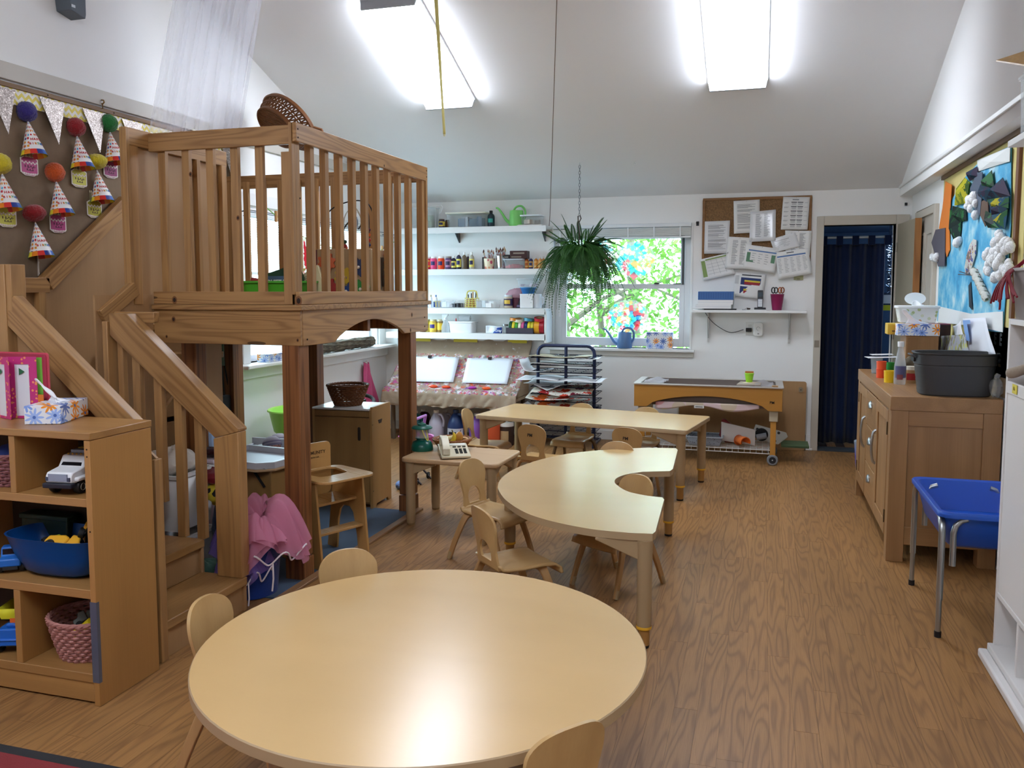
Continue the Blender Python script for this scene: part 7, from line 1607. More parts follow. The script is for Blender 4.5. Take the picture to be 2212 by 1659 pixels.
o = thing('paper_stack', 'lower stack of white paper on the small wall shelf', 'paper', (-.41, 7.80, WZ+.011)); B().box(-.165, .145, -.09, .085, 0, .037).build('sheets', flat('e6e6e7', .7), o, bevel=.001); B().box(-.166, .1455, -.0905, -.0, .018, .020).build('divider_sheet', flat('bfc4cc', .7), o)
o = thing('spiral_notebook', 'black spiral notebook lying at the front of the small wall shelf', 'notebook', (-.36, 7.775, WZ)); B().box(-.14, .14, -.07, .05, .001, .010).build('cover', flat('1c1c20', .5), o); b = B()
for k in range(26): b.tube([(-.136+.0109*k+.003*math.cos(a), -.07, .006+.006*math.sin(a)) for a in [2*PI*q/8 for q in range(8)]], .0012, 4, closed=True)
tag(b.build('spiral', flat('26262a', .3, .6), o), kind='stuff')
ph = thing('cordless_phone', 'black and silver cordless phone standing in its charger on the small wall shelf', 'telephone', (aty(1642, 655, 7.80).x, 7.80, WZ)); B().prism(rrect(-.05, .05, -.045, .045, .015), 0, .022).build('charger', flat('2a2a2e', .4), ph, bevel=.003)
hs_ = B().prism(rrect(-.023, .023, 0, .165, .008), -.012, .012, 'Y').build('handset', flat('1c1d22', .35), ph, loc=(-.0, 0, .012), rot=(-.18, 0, .0), bevel=.003); B().box(-.018, .018, -.0135, -.012, .105, .145).build('phone_screen', flat('3a4650', .2), hs_); B().box(-.019, .019, -.0132, -.012, .015, .085).build('keypad', flat('b8bcc2', .35), hs_)
for r_ in range(4):
    for c_ in range(3): B().box(-.015+.011*c_, -.007+.011*c_, -.0145, -.0132, .020+.015*r_, .029+.015*r_).build('key', flat('e6e8ea', .4), hs_)
pc_ = thing('pink_pen_cup', 'magenta cup of scissors on the small wall shelf', 'cup', (aty(1679, 640, 7.80).x, 7.80, WZ)); B().lathe([(.001, 0), (.040, 0), (.058, .14), (.060, .142), (.055, .14), (.037, .004)], 26).build('cup_body', flat('8a1c50', .4), pc_)
for i, (x, c) in enumerate(((-.035, '26282c'), (-.012, '26282c'), (.022, 'b0602c'), (.042, '8a4a24'))):
    sc2 = B().tube([(x+.014*math.cos(a), -.01, .175+.024*math.sin(a)) for a in [2*PI*q/14 for q in range(14)]], .0055, 6, closed=True).build('scissor_handle', flat(c, .4), pc_); B().box(x-.004, x+.004, -.012, -.008, .03, .152).build('scissor_blade', flat('b8bcc0', .25, .9), sc2)
o = thing('key_bunch', 'small tangle of dark keys on the shelf before the telephone', 'keys', (aty(1613, 662, 7.78).x, 7.78, WZ+.004)); b = B(); rr = random.Random(2)
for k in range(5): a = rr.uniform(0, 6); b.box(.0, .03, -.004, .004, 0, .004).xf(Matrix.Rotation(a, 4, 'Z') @ Matrix.Translation((.004, 0, .003*k)), len(b.v)-8)
b.tube([(.014*math.cos(a), .014*math.sin(a), .006) for a in [2*PI*q/14 for q in range(14)]], .002, 5, closed=True); b.build('key_set', flat('4a3a34', .4, .6), o); B().box(-.04, -.01, -.01, .01, -.004, .002).build('key_tag', flat('8d8d90', .5), o)
o = thing('white_tray', 'white plastic tray under the telephone on the small wall shelf', 'tray', (aty(1640, 664, 7.77).x, 7.765, WZ)); B().box(-.08, .06, -.05, -.045, .0, .006).box(-.08, .06, -.06, -.05, 0, .004).build('tray_lip', flat('d9d9d8', .4), o)
ou = thing('wall_outlet', 'white wall outlet plate with a black plug below the small shelf', 'outlet', (aty(1620, 710, YF).x, YF, aty(1620, 710, YF).z)); B().box(-.036, .036, -.007, -.0005, -.058, .058).build('plate', flat('e6e4df', .4), ou, bevel=.002); B().box(-.015, .015, -.0085, -.007, .010, .038).box(-.015, .015, -.0085, -.007, -.038, -.010).build('socket', flat('d4d2cc', .4), ou)
pl = thing('power_plug', 'black power adapter with a thin lead hanging from the small shelf', 'plug', (aty(1618, 712, YF).x, YF-.02, aty(1618, 712, YF).z)); B().box(-.028, .024, -.02, .010, -.018, .016).build('adapter', flat('151517', .4), pl, bevel=.004)
lead = [aty(x, y, YF-.02)-Vector(pl.location) for x, y in ((1606, 712), (1585, 718), (1570, 716), (1548, 703), (1532, 688), (1519, 668))]; B().tube(smooth_path(lead, 5), .0028, 6).tube([lead[-1], lead[-1]+Vector((0, -.06, .03)), lead[-1]+Vector((.0, -.05, .09))], .0028, 6).build('lead', flat('202022', .5), pl)
co = thing('gas_alarm', 'white rounded plug-in gas alarm beside the outlet', 'alarm', (aty(1638, 711, YF).x, YF-.001, aty(1638, 711, YF).z)); B().prism(rrect(-.043, .043, -.064, .064, .028, 7), -.04, 0, 'Y').build('alarm_body', flat('e9e8e4', .4), co, bevel=.008, seg=3); B().tube([(.016*math.cos(a), -.041, .006+.016*math.sin(a)) for a in [2*PI*q/14+.3 for q in range(11)]], .0015, 5).build('alarm_ring', flat('8a8a86', .5), co); B().box(-.006, .008, -.0425, -.040, -.045, -.035).build('alarm_light', flat('8a8a86', .5), co)
wh = thing('wall_rod_bracket', 'small black curtain rod bracket between window and cork board', 'bracket', (aty(1507, 483, YF).x, YF, aty(1507, 483, YF).z)); B().box(-.012, .012, -.006, -.0005, -.02, .02).tube([(0, -.006, 0), (0, -.04, 0), (0, -.045, .012)], .005, 6).tube([(-.012, -.04, .006), (.016, -.04, .006)], .004, 6).build('bracket_arm', flat('2c2e32', .4, .6), wh); B().ball((0, -.008, .012), .003, 8, 5).build('screw', flat('8a8a8a', .3, .8), wh)
# ------------------------------------------------------------------ water table and its lid
GOLD = wood('golden table ply', 'b37d35', '9c6a28', 'X', rings=4, across=5, along=.5, contrast=.2, rough=.4, fine=.15, bump=0)
wt = thing('sand_water_table', 'child sand and water table with arched golden apron against the far wall', 'water table', (-.425, 7.36, 0), math.radians(0))
def apron(L, hA, hB):
    pts = [(-L, 0), (-L, -hA), (-L*.82, -hA)]
    for k in range(1, 20):
        u = k/20; pts.append((-L*.82+1.64*L*u, -hA+(hA-hB)*math.sin(PI*u)**.55))
    return pts+[(L*.82, -hA), (L, -hA), (L, 0)]
aw = B().prism(apron(.60, .185, .082), -.278, -.262, 'Y').build('arched_apron', GOLD, wt, loc=(0, 0, .640), bevel=.002)
text('ink_mark', 'PM', .03, flat('1c140c', .7), aw, loc=(.52, -.2795, -.115), rot=(PI/2, 0, 0), bold=.0006)
B().prism(apron(.60, .185, .082), .25, .266, 'Y').build('arched_apron', GOLD, wt, loc=(0, 0, .640))
for x in (-.60, .584): B().box(x, x+.016, -.262, .25, .455, .64).build('end_apron', GOLD, wt)
tf = flat('6f625c', .5); B().prism(rrect(-.61, .61, -.288, .276, .02), .640, .652, 'Z', hole=rrect(-.55, .55, -.25, .24, .02)).build('tub_rim', flat('b3aaa2', .45), wt, bevel=.003)  # shade inside the trough put into the colour: inner dark, rim pale
B().add([(x*k, y*k2, z) for z, k, k2 in ((.645, 1, 1), (.50, .93, .9)) for x, y in ((-.55, -.25), (.55, -.25), (.55, .24), (-.55, .24))], [(4, 5, 6, 7), (0, 4, 5, 1), (1, 5, 6, 2), (2, 6, 7, 3), (3, 7, 4, 0)]).build('tub_inner', tf, wt, solid=.006)
B().box(-.46, .46, -.19, .18, .462, .497).build('tub_bottom', flat('7d706c', .5), wt)
b = B(); rr = random.Random(6)
for x0, x1 in ((-.53, -.36), (.38, .53)):
    B().grid(lambda i, j: (x0+(x1-x0)*i, -.20+.40*j, .648+.018*math.sin(i*7+j*5)*math.sin(j*9)), 10, 12).build('plastic_sheet', sheer('d6d0d2', .7), wt, solid=.002)
for x in (-.535, .535):
    for y in (-.22, .21):
        l_ = B().box(x-.034, x+.034, y-.03, y+.03, .365, .455).build('leg', flat('b8ab92', .5), wt, bevel=.004); B().box(x-.022, x+.022, y-.022, y+.022, .075, .37).build('leg_post', GOLD, l_, bevel=.002)
        w_ = B().lathe([(.012, -.016), (.040, -.016), (.045, -.010), (.045, .010), (.040, .016), (.012, .016)], 22, closed=True).build('castor_wheel', flat('7d8084', .5), l_, loc=(x, y-.01, .046), rot=(PI/2, 0, 0)); B().lathe([(.001, -.0175), (.028, -.0175), (.028, .0175), (.001, .0175)], 18).build('castor_hub', flat('1e2024', .5), l_, loc=(x, y-.01, .046), rot=(PI/2, 0, 0)); B().ball((x, y-.028, .046), .006, 8, 6).build('axle_cap', flat('b0b2b4', .3, .8), l_)
# printed lining hanging below the tub and its little plate
B().grid(lambda i, j: (-.42+.84*i, -.255-.004*math.sin(i*20), .50-.055*j*(.8+.4*math.sin(i*9+1))), 40, 4).build('liner', spots('pastel plastic', 'd4bcbc', ['d89a9c', 'c9b8a0', 'd6cf9a', 'c8b4b4'], 7, .5, .4), wt, solid=.002)
B().box(-.10, -.02, -.262, -.258, .455, .478).build('name_plate', flat('d6d2ca', .4), wt); B().box(-.09, -.03, -.263, -.2622, .464, .469).build('plate_print', flat('3c3a38', .6), wt)
ws_ = B()
for q in range(9): ws_.tube([(-.55, -.22+.05*q, .125), (.55, -.22+.05*q, .125)], .0028, 5)
for q in range(24): ws_.tube([(-.55+.0478*q, -.22, .122), (-.55+.0478*q, .21, .122)], .0022, 4)
for z in (.125, .095): ws_.tube([(-.55, -.23, z), (.55, -.23, z), (.55, .21, z), (-.55, .21, z)], .004, 6, closed=True)
for q in range(24): ws_.tube([(-.55+.0478*q, -.23, .095), (-.55+.0478*q, -.23, .125)], .0022, 4)
ws_.build('wire_shelf', flat('d6d4d0', .4, .3), wt)
bd_ = thing('scoop_board', 'small square board lying across the water table', 'board', (-.095, 7.28, .652), .05); B().add([(-.10, -.13, .0), (.09, -.13, .0), (.11, .12, .0), (-.06, .12, .0), (-.10, -.13, .008), (.09, -.13, .008), (.11, .12, .008), (-.06, .12, .008)], [(3, 2, 1, 0), (4, 5, 6, 7), (0, 1, 5, 4), (1, 2, 6, 5), (2, 3, 7, 6), (3, 0, 4, 7)]).build('board_sheet', flat('b0a090', .6), bd_); B().ball((.01, 0, .008), .055, 14, 6, (1.1, .8, .18)).build('sand_heap', flat('c9b49c', .9), bd_)
cp = thing('lime_bucket', 'small lime green bucket on the board over the water table', 'bucket', (-.09, 7.28, .665)); B().lathe([(.001, 0), (.026, 0), (.036, .07), (.040, .072), (.038, .078), (.033, .07), (.024, .004)], 22).build('bucket_body', flat('9ad52e', .4), cp); B().box(-.034, .034, -.004, .004, .078, .094).build('scoop_edge', flat('b86a2c', .5), cp)
o = thing('wooden_block', 'tiny wooden block on the front rim of the water table', 'block', (.115, 7.085, .653)); B().box(-.025, .025, -.01, .01, 0, .014).build('block_body', SOLID, o, bevel=.002); B().box(-.02, .02, -.0105, -.010, .004, .009).build('groove', flat('8a6a44', .6), o)
ld = thing('table_lid', 'birch plywood lid leaning on the wall behind the water table', 'board', (-.10, 7.865, 0), rot=(-.02, 0, 0)); B().prism(rrect(-.62, .495, .0, .622, .02), -.008, .008, 'Y').build('lid_panel', PLYP, ld, bevel=.002)
for z in (.07, .55): B().prism(rrect(.43, .465, z-.022, z+.022, .012), -.022, -.008, 'Y').build('turn_catch', flat('8a7a62', .5), ld); B().ball((.447, -.023, z), .006, 8, 6).build('catch_screw', flat('5a4c3a', .4), ld)
# things on the wire shelf below
o = thing('orange_scoop', 'orange plastic scoop on the wire shelf of the water table', 'scoop', (-.135, 7.22, .128), rot=(0, 0, .2)); B().lathe([(.040, -.06), (.045, .06), (.042, .06), (.001, -.05)], 20, a0=-.3, a1=PI+.3).build('scoop_bowl', flat('e8722a', .4), o, loc=(0, 0, .045), rot=(PI/2, 0, .3), solid=.003); B().lathe([(.045, -.06), (.001, -.06)], 20).build('scoop_end', flat('d8651f', .4), o, loc=(0, 0, .045), rot=(PI/2, 0, .3))
o = thing('white_pump_board', 'white toy water pump board leaning on the wire shelf', 'toy', (-.15, 7.30, .128)); B().prism([(-.16, .03), (.12, .0), (.12, .135), (-.16, .19)], -.012, .012, 'Y').build('white_board', flat('d9d6d2', .4), o, bevel=.004); B().cyl((.13, 0, .07), (.21, 0, .09), .025, n=18).build('pump_pipe', flat('8d9096', .4), o)
o = thing('pump_wheel', 'black pump wheel on a pale perforated plate under the water table', 'toy', (-.03, 7.40, .128)); B().prism([(-.03, .08), (.0, .165), (.25, .105), (.265, .07), (.19, .0), (.12, .01)], .0, .012, 'Y').build('pale_plate', flat('cfcfc8', .4), o, bevel=.004); B().lathe([(.012, -.03), (.055, -.03), (.055, .0), (.012, .0)], 24, closed=True).build('black_wheel', flat('16171a', .4), o, loc=(.05, -.01, .08), rot=(PI/2, 0, 0))
for x, z in ((.19, .10), (.16, .03), (.015, .125)): B().cyl((x, -.001, z), (x, .0005, z), .012, n=12).build('plate_hole', flat('3a3a36', .6), o)
o = thing('red_toy_boat', 'dark red plastic toy behind the orange scoop under the water table', 'toy', (-.26, 7.40, .128)); B().prism([(-.07, .06), (-.02, 0), (.16, 0), (.20, .02), (-.02, .20), (-.05, .20)], -.03, .03, 'Y').build('hull', flat('7a1c20', .4), o, bevel=.006); B().box(-.03, .06, -.02, .02, .02, .12).build('cabin', flat('8a2226', .4), o)
o = thing('grey_colander', 'grey perforated plastic tray at the left of the wire shelf', 'tray', (-.44, 7.28, .128)); B().add([(x*k, y*k, z) for z, k in ((.0, .8), (.075, 1)) for x, y in ((-.15, -.12), (.15, -.12), (.15, .12), (-.15, .12))], [(3, 2, 1, 0), (0, 1, 5, 4), (1, 2, 6, 5), (2, 3, 7, 6), (3, 0, 4, 7)]).build('tray_body', spots('perforated', '8e949c', ['5a5f66'], 60, .28, .4), o, solid=.004); B().prism(rrect(-.155, .155, -.125, .125, .01), .070, .078, 'Z', hole=rrect(-.145, .145, -.115, .115, .008)).build('tray_rim', flat('9ba1a8', .4), o)
o = thing('green_mat', 'dull green mat under the pump wheel on the wire shelf', 'mat', (.28, 7.40, .128)); B().box(-.10, .12, -.12, .12, 0, .02).build('mat_sheet', flat('4a5f3c', .7), o, bevel=.003); B().box(-.09, .11, -.1205, -.1, .006, .014).build('mat_edge', flat('3a4c30', .7), o)
# ------------------------------------------------------------------ on the small square table
tz = .42
ln = thing('toy_lantern', 'green toy camping lantern on the small square table', 'lantern', tuple(atz(912, 972, tz))); GLN = flat('0d5a4c', .3)
B().lathe([(.001, 0), (.068, 0), (.071, .006), (.069, .03), (.058, .055), (.036, .066), (.034, .074), (.044, .078), (.044, .082), (.001, .082)], 26).build('lantern_base', GLN, ln)
B().lathe([(.042, .082), (.040, .11), (.044, .142)], 22).build('globe', sheer('d9d4d8', .40), ln); B().cyl((0, 0, .082), (0, 0, .14), .014, n=12).build('mantle', flat('c9bca8', .5), ln)
B().lathe([(.066, .140), (.067, .146), (.055, .155), (.028, .160), (.026, .170), (.012, .174), (.010, .180), (.001, .182)], 26).build('lantern_cap', GLN, ln)
B().tube(smooth_path([(.02, -.045, .150), (.028, -.060, .135), (.045, -.052, .09), (.058, -.042, .070), (.05, -.03, .10), (.04, -.03, .145)], 4), .003, 5).build('bail', flat('cfc65a', .5), ln)
tp = thing('desk_telephone', 'beige push button desk telephone on the small square table', 'telephone', (-1.80, 4.80, tz), math.radians(-152)); BG = flat('cfc6aa', .45)
def sf(y): return .058-.028*(y+.07)/.12 if y < .05 else .03-.010*(y-.05)/.062
B().prism([(-.105, 0), (.095, 0), (.10, .006), (-.095, .006)], -.085, .085, 'X').build('foot_plate', flat('5a5850', .6), tp)
B().prism([(-.105, .006), (.11, .006), (.112, .020), (.05, .030), (-.07, .058), (-.105, .060)], -.09, .09, 'X').build('phone_body', BG, tp, bevel=.004)
hd = B(); strip(hd, smooth_path([(.058, -.095, .088), (.058, -.06, .108), (.058, 0, .104), (.058, .055, .080), (.058, .09, .055)], 5), (1, 0, 0), .046, .022)
hd.box(.035, .081, -.10, -.062, .058, .094).box(.035, .081, .058, .098, .026, .066).build('handset', flat('d6ceb4', .42), tp, bevel=.005)
for r_ in range(4):
    for c_ in range(3): y = .062-.019*r_; x = -.072+.026*c_; B().box(x, x+.017, y-.006, y+.006, sf(y)-.004, sf(y)+.005).build('key', flat('2c2c2c', .5), tp)
for c_ in range(3): B().box(-.075+.03*c_, -.055+.03*c_, -.034, -.024, .046, .055).build('key', flat('4a4840', .5), tp)
B().add([(-.078, -.09, .061), (.02, -.09, .061), (.02, -.05, .0555), (-.078, -.05, .0555)], [(0, 1, 2, 3)]).build('memo_card', flat('e9e6da', .5), tp, solid=.002); B().box(.0900, .0915, .03, .048, .014, .026).build('jack_socket', flat('1c1a18', .6), tp)
basket('fruit_basket', 'round wicker basket of toy fruit behind the desk telephone', 'basket', (-1.895, 5.02, tz), .072, .118, .062, wicker('9a6034', '5f361a'), rows=6, stakes=22, rim=.010)
FB = Vector((-1.895, 5.02, tz))
def fruit(name, label, loc, b, c, rot=(0, 0, 0), stem='4a3420'):
    t = thing(name, label, 'toy fruit', tuple(FB+Vector(loc)), 0, 'toy fruit in the wicker basket', rot); b.build('flesh', flat(c, .4), t, smooth=80); B().cyl((0, 0, 0), (0, 0, .001), .001, n=5).build('stem', flat(stem, .6), t) if False else None; return t
def banana(r): p = [(.055*math.sin(a), 0, .055*(1-math.cos(a))) for a in [-.9+1.8*k/8 for k in range(9)]]; return B().tube(p, [.004, .010, .014, .016, .016, .015, .013, .009, .004], 10)
t = fruit('toy_banana', 'pale toy banana lying across the fruit basket', (-.03, -.02, .068), banana(1), 'e6dca8', (.2, 0, .3)); B().cyl((.045, 0, .025), (.056, 0, .036), .004, n=6).build('stalk', flat('6a5a2a', .6), t)
t = fruit('toy_banana', 'yellow toy banana standing up in the fruit basket', (.022, -.03, .065), banana(1), 'e3c22e', (.3, -1.2, .4)); B().cyl((.045, 0, .025), (.056, 0, .036), .004, n=6).build('stalk', flat('6a5a2a', .6), t)
t = fruit('toy_pear', 'golden brown toy pear in the fruit basket', (.045, .0, .075), B().lathe([(.001, -.03), (.026, -.022), (.030, -.002), (.022, .022), (.013, .036), (.001, .042)], 16), 'c58a3a', (.2, .3, 0)); B().cyl((0, 0, .04), (.003, 0, .056), .002, n=5).build('stalk', flat('4a3420', .6), t)
t = fruit('toy_bread_roll', 'brown toy bread roll at the left of the fruit basket', (-.055, -.045, .055), B().ball((0, 0, 0), .034, 14, 9, (1.3, 1, .7)), 'a8743c'); B().tube([(-.03, -.022, .016), (0, -.026, .02), (.03, -.022, .016)], .003, 5).build('crust_line', flat('7a4c22', .7), t)
t = fruit('toy_bun', 'tan toy bun at the right of the fruit basket', (.07, .03, .055), B().ball((0, 0, 0), .030, 14, 9, (1.1, 1, .75)), 'b9905c'); B().tube([(-.02, -.022, .014), (0, -.026, .016), (.02, -.022, .014)], .003, 5).build('crust_line', flat('8a6034', .7), t)
# ================================================================== RIGHT SIDE
OAK = wood('oak sideboard', 'a27a50', '7d5a38', 'Z', rings=4, across=6, along=.5, contrast=.35, rough=.42, fine=.3, rand=4, bump=.006); OAKY = wood('oak sideboard', 'a27a50', '7d5a38', 'Y', rings=4, across=5, along=.5, contrast=.35, rough=.36, fine=.3, rand=4, bump=.006); OAKX = wood('oak sideboard', 'a27a50', '7d5a38', 'X', rings=4, across=5, along=.5, contrast=.35, rough=.36, fine=.3, rand=4, bump=.006)
sd = thing('oak_sideboard', 'oak sideboard with doors and drawers along the right wall', 'sideboard', (0, 0, 0)); x0, x1, y0, y1, zt = .663, 1.185, 4.768, 6.335, .886
B().box(x0-.004, x1, y0-.003, y1+.003, zt-.075, zt).build('top', OAKY, sd, bevel=.003)
for x in (x0, x1-.085):
    for y in (y0, y1-.085): B().box(x, x+.085, y, y+.085, 0, zt-.075).build('corner_post', OAK, sd, bevel=.002)
B().box(x0+.02, x1, y0+.085, y1-.01, .10, zt-.075).build('carcass', OAK, sd)
for y in (y0+.012, y1-.03): B().box(x0+.085, x1-.085, y, y+.015, .17, zt-.075).build('side_panel', OAK, sd)
B().box(x0+.085, x1-.085, y0+.004, y0+.03, zt-.155, zt-.075).build('side_rail', OAKX, sd, bevel=.002); B().box(x0+.085, x1-.085, y0+.004, y0+.03, .095, .19).build('side_rail', OAKX, sd, bevel=.002)
SIL = flat('a9abab', .3, .9)
def shell(par, y, z, w_): B().lathe([(w_, 0), (w_*.96, .012), (w_*.7, .020), (.001, .022)], 16, sy=1, a0=0, a1=PI).build('cup_handle', SIL, par, loc=(x0+.004, y, z), rot=(PI/2, 0, -PI/2), solid=.002)
for ya, yb, hy in ((4.862, 5.345, 5.30), (5.805, 6.245, 5.85)):
    d = B().box(x0+.006, x0+.022, ya, yb, .115, .80).build('door', OAK, sd, bevel=.002)
    B().prism([(ya+.002, .117), (yb-.002, .117), (yb-.002, .798), (ya+.002, .798)], x0-.002, x0+.006, 'X', hole=[(ya+.07, .19), (yb-.07, .19), (yb-.07, .735), (ya+.07, .735)]).build('door_frame', OAK, d, bevel=.002)
    B().tube(smooth_path([(x0-.002, hy, .62), (x0-.018, hy, .60), (x0-.026, hy, .52), (x0-.018, hy, .44), (x0-.002, hy, .42)], 5), .008, 8).build('door_handle', SIL, d)
    for z in (.70, .22): yy = ya+.006 if ya < 5 else yb-.006; B().box(x0-.006, x0, yy-.006, yy+.006, z-.035, z+.035).build('hinge', flat('5a4a34', .4, .7), d)
for za, zb in ((.585, .80), (.35, .58), (.115, .345)):
    d = B().box(x0-.001, x0+.022, 5.352, 5.798, za, zb).build('drawer', OAKY, sd, bevel=.003); shell(d, 5.575, (za+zb)/2+.02, .045)
TZ2 = zt
def onT(px, py): return atz(px, py, TZ2)
def setbox(name, label, cat, px0, px1, pyb, pyt, Y, depth, m_, rz=0, bevel=.003, lid=None, z=None, group=None):
    a, b_, c = aty(px0, pyb, Y), aty(px1, pyb, Y), aty(px0, pyt, Y); z = a.z if z is None else z
    t = thing(name, label, cat, ((a.x+b_.x)/2, Y+depth/2, z), rz, group); w_ = (b_.x-a.x)/2; B().box(-w_, w_, -depth/2, depth/2, 0, c.z-z).build('carton', m_, t, bevel=bevel)
    if lid: B().box(-w_*.98, w_*.98, -depth*.49, depth*.49, c.z-z, c.z-z+.004).build('carton_lid', lid, t)
    return t, w_, c.z-z
# grey laundry style basket
p = onT(2062, 850); gb2 = thing('grey_basket', 'charcoal grey plastic basket on the near end of the sideboard', 'basket', (.985, 4.93, TZ2)); CH = flat('3a3a3b', .45)
def ov(sx, sy, z, n=48, pw=3.2): return [(sq(1, k, n, pw)[0]*sx, sq(1, k, n, pw)[1]*sy, z) for k in range(n)]
rings_ = [(.165, .105, .0), (.172, .110, .008)]+[(.172+.018*q/12+(.0016 if q % 2 else 0), .110+.014*q/12+(.0016 if q % 2 else 0), .012+.148*q/12) for q in range(13)]+[(.196, .128, .165), (.198, .130, .215), (.205, .137, .222), (.205, .137, .228), (.192, .125, .226), (.186, .120, .165), (.160, .100, .01)]
vs = []; [vs.extend(ov(*r)) for r in rings_]; n = 48
B().add(vs, [tuple(range(n-1, -1, -1))]+[(i*n+k, i*n+(k+1) % n, (i+1)*n+(k+1) % n, (i+1)*n+k) for i in range(len(rings_)-1) for k in range(n)]+[tuple((len(rings_)-1)*n+k for k in range(n))]).build('basket_body', CH, gb2, smooth=30)
for x in (-.197, .197): B().prism(rrect(-.045, .045, .175, .205, .014), x-.008, x+.008, 'X').build('hand_hole', flat('141415', .6), gb2)
B().tube(smooth_path([(-.196, -.055, .20), (-.215, -.05, .21), (-.218, 0, .212), (-.215, .05, .21), (-.196, .055, .20)], 4), .006, 6).build('basket_handle', CH, gb2)
# bottle, cups, clear jar
wb = thing('water_bottle', 'clear plastic water bottle with white cap on the sideboard', 'bottle', tuple(onT(1943, 830))); B().lathe([(.001, 0), (.030, 0), (.033, .01), (.033, .10), (.030, .125), (.020, .185), (.0145, .215), (.0145, .225)], 22).build('bottle_body', sheer('dfe6ee', .30), wb); B().lathe([(.018, .222), (.018, .252), (.001, .253)], 16).build('cap', flat('eceef0', .35), wb); B().lathe([(.0334, .04), (.0334, .11)], 22, a0=-2.6, a1=-.2).build('bottle_label', flat('5a5c86', .4), wb); B().lathe([(.0338, .03), (.0338, .06)], 22, a0=-2.2, a1=-1.2).build('label_print', flat('8a4a52', .4), wb)
for px, py, c, h_, lb, n_ in ((1903, 816, 'e8502a', .058, 'lower orange cup of the stack on the sideboard', 0), (1903, 816, 'ee5c34', .05, 'upper orange cup of the stack on the sideboard', 1), (1922, 812, '1f8a3a', .088, 'green cup behind the yellow cup on the sideboard', 0), (1920, 826, 'ecc01c', .072, 'yellow cup beside the water bottle on the sideboard', 0)):
    q = onT(px, py); t = thing('plastic_cup', lb, 'cup', (q.x, q.y, TZ2+(.055 if n_ else 0)), 0, 'coloured cups on the sideboard'); r = .030 if c != '1f8a3a' else .028
    B().lathe([(.001, 0), (r*.92, 0), (r, h_), (r*.94, h_), (r*.86, .004)], 22).build('cup_body', flat(c, .3), t); B().lathe([(r*1.01, h_-.006), (r*1.03, h_-.003), (r*1.01, h_)], 22).build('cup_rim', flat(c, .3), t)
q = onT(1893, 806); o = thing('clear_cup', 'clear plastic cup holding a paper at the far end of the cups', 'cup', tuple(q)); B().lathe([(.001, 0), (.03, 0), (.038, .10), (.001, .004)], 20).build('cup_body', sheer('c8d4e0', .4), o); B().box(-.06, .14, -.03, .06, .104, .106).box(-.02, .12, .02, .08, .118, .120).build('paper_lid', flat('dcdcdf', .6), o, rot=(.03, -.03, .2))
q = onT(1968, 828); o = thing('honey_jar', 'small jar with a red label between bottle and grey basket', 'jar', (q.x+.0, q.y+.02, TZ2)); B().lathe([(.001, 0), (.034, 0), (.036, .08), (.001, .085)], 20).build('jar_body', flat('a8845c', .3), o); B().lathe([(.0365, .02), (.0365, .06)], 20, a0=-2.4, a1=-.7).build('jar_label', flat('9c1c22', .4), o); B().lathe([(.037, .08), (.037, .10), (.001, .102)], 20).build('jar_lid', flat('cfcabb', .4), o)
heap('dried_plants', 'dull brown dried plant material behind the honey jar', (q.x+.02, q.y+.16, TZ2+.10), .045, flat('5a5040', .9), 14, (1.2, 1, 1), 'craft material')['group'] = 'craft material on the sideboard'
B().cyl((q.x+.02, q.y+.16, TZ2), (q.x+.02, q.y+.16, TZ2+.09), .03, n=14).build('pot_holder', flat('7d7468', .5), None); tag(bpy.data.objects['pot_holder'], 'small grey brown pot under the dried plants on the sideboard', 'pot')
# boxes stacked on a wooden box
t, w_, h_ = setbox('wooden_box', 'plain wooden box at the back of the sideboard under the tissue boxes', 'box', 1955, 2026, 780, 725, 5.72, .22, OAKX, z=TZ2)
zb = TZ2+h_
B().box(-w_+.01, w_-.01, -.1105, -.109, .01, h_-.01).build('front_panel', OAK, t)
a_, b_ = aty(1939, 724, 5.70), aty(2030, 724, 5.70); tissue_box('tissue_box', 'daisy print tissue box with tissue up, on the wooden box of the sideboard', (a_.x, 5.70, 0), (b_.x, 5.70, 0), .115, .072, zb+.001)
t, w_, h2 = setbox('yellow_box', 'yellow carton behind the tissue box on the sideboard', 'box', 1917, 1955, 722, 700, 5.84, .12, flat('d8b23a', .5), lid=flat('e0c050', .5), z=zb); B().box(-w_*.5, w_*.4, -.062, -.060, .018, .026).build('print', flat('6a4a2a', .5), t)
t, w_, h2 = setbox('maroon_box', 'maroon carton at the right of the tissue box on the sideboard', 'box', 2006, 2052, 758, 701, 5.95, .16, flat('33201e', .5), lid=flat('7a1c44', .45), z=TZ2)
for k in range(4): B().box(-w_+.02+.025*k, -w_+.03+.025*k, -.0812, -.080, .06, .15).build('print_stripe', flat('2c2018', .5), t)
wz = zb+.078; pw = aty(1976, 700, 5.84); wi = thing('wipes_tub', 'white printed baby wipes tub with its lid flipped open on the sideboard', 'tub', (pw.x+.005, 5.82, wz)); WM = spots('wipes print', 'e9ebe6', ['b8c48a', 'e0a878', 'e9ebe6', 'd8dcc0', 'cfd8b4'], 30, .30, .4)
B().add([(x*k, y*k, z) for z, k in ((0, .86), (.095, 1)) for x, y in ((-.118, -.062), (.118, -.062), (.118, .062), (-.118, .062))], [(3, 2, 1, 0), (4, 5, 6, 7), (0, 1, 5, 4), (1, 2, 6, 5), (2, 3, 7, 6), (3, 0, 4, 7)]).build('tub_body', WM, wi, bevel=.008); B().prism(rrect(-.126, .126, -.068, .068, .02), .090, .108).build('tub_lid', flat('eef0ee', .35), wi, bevel=.004)
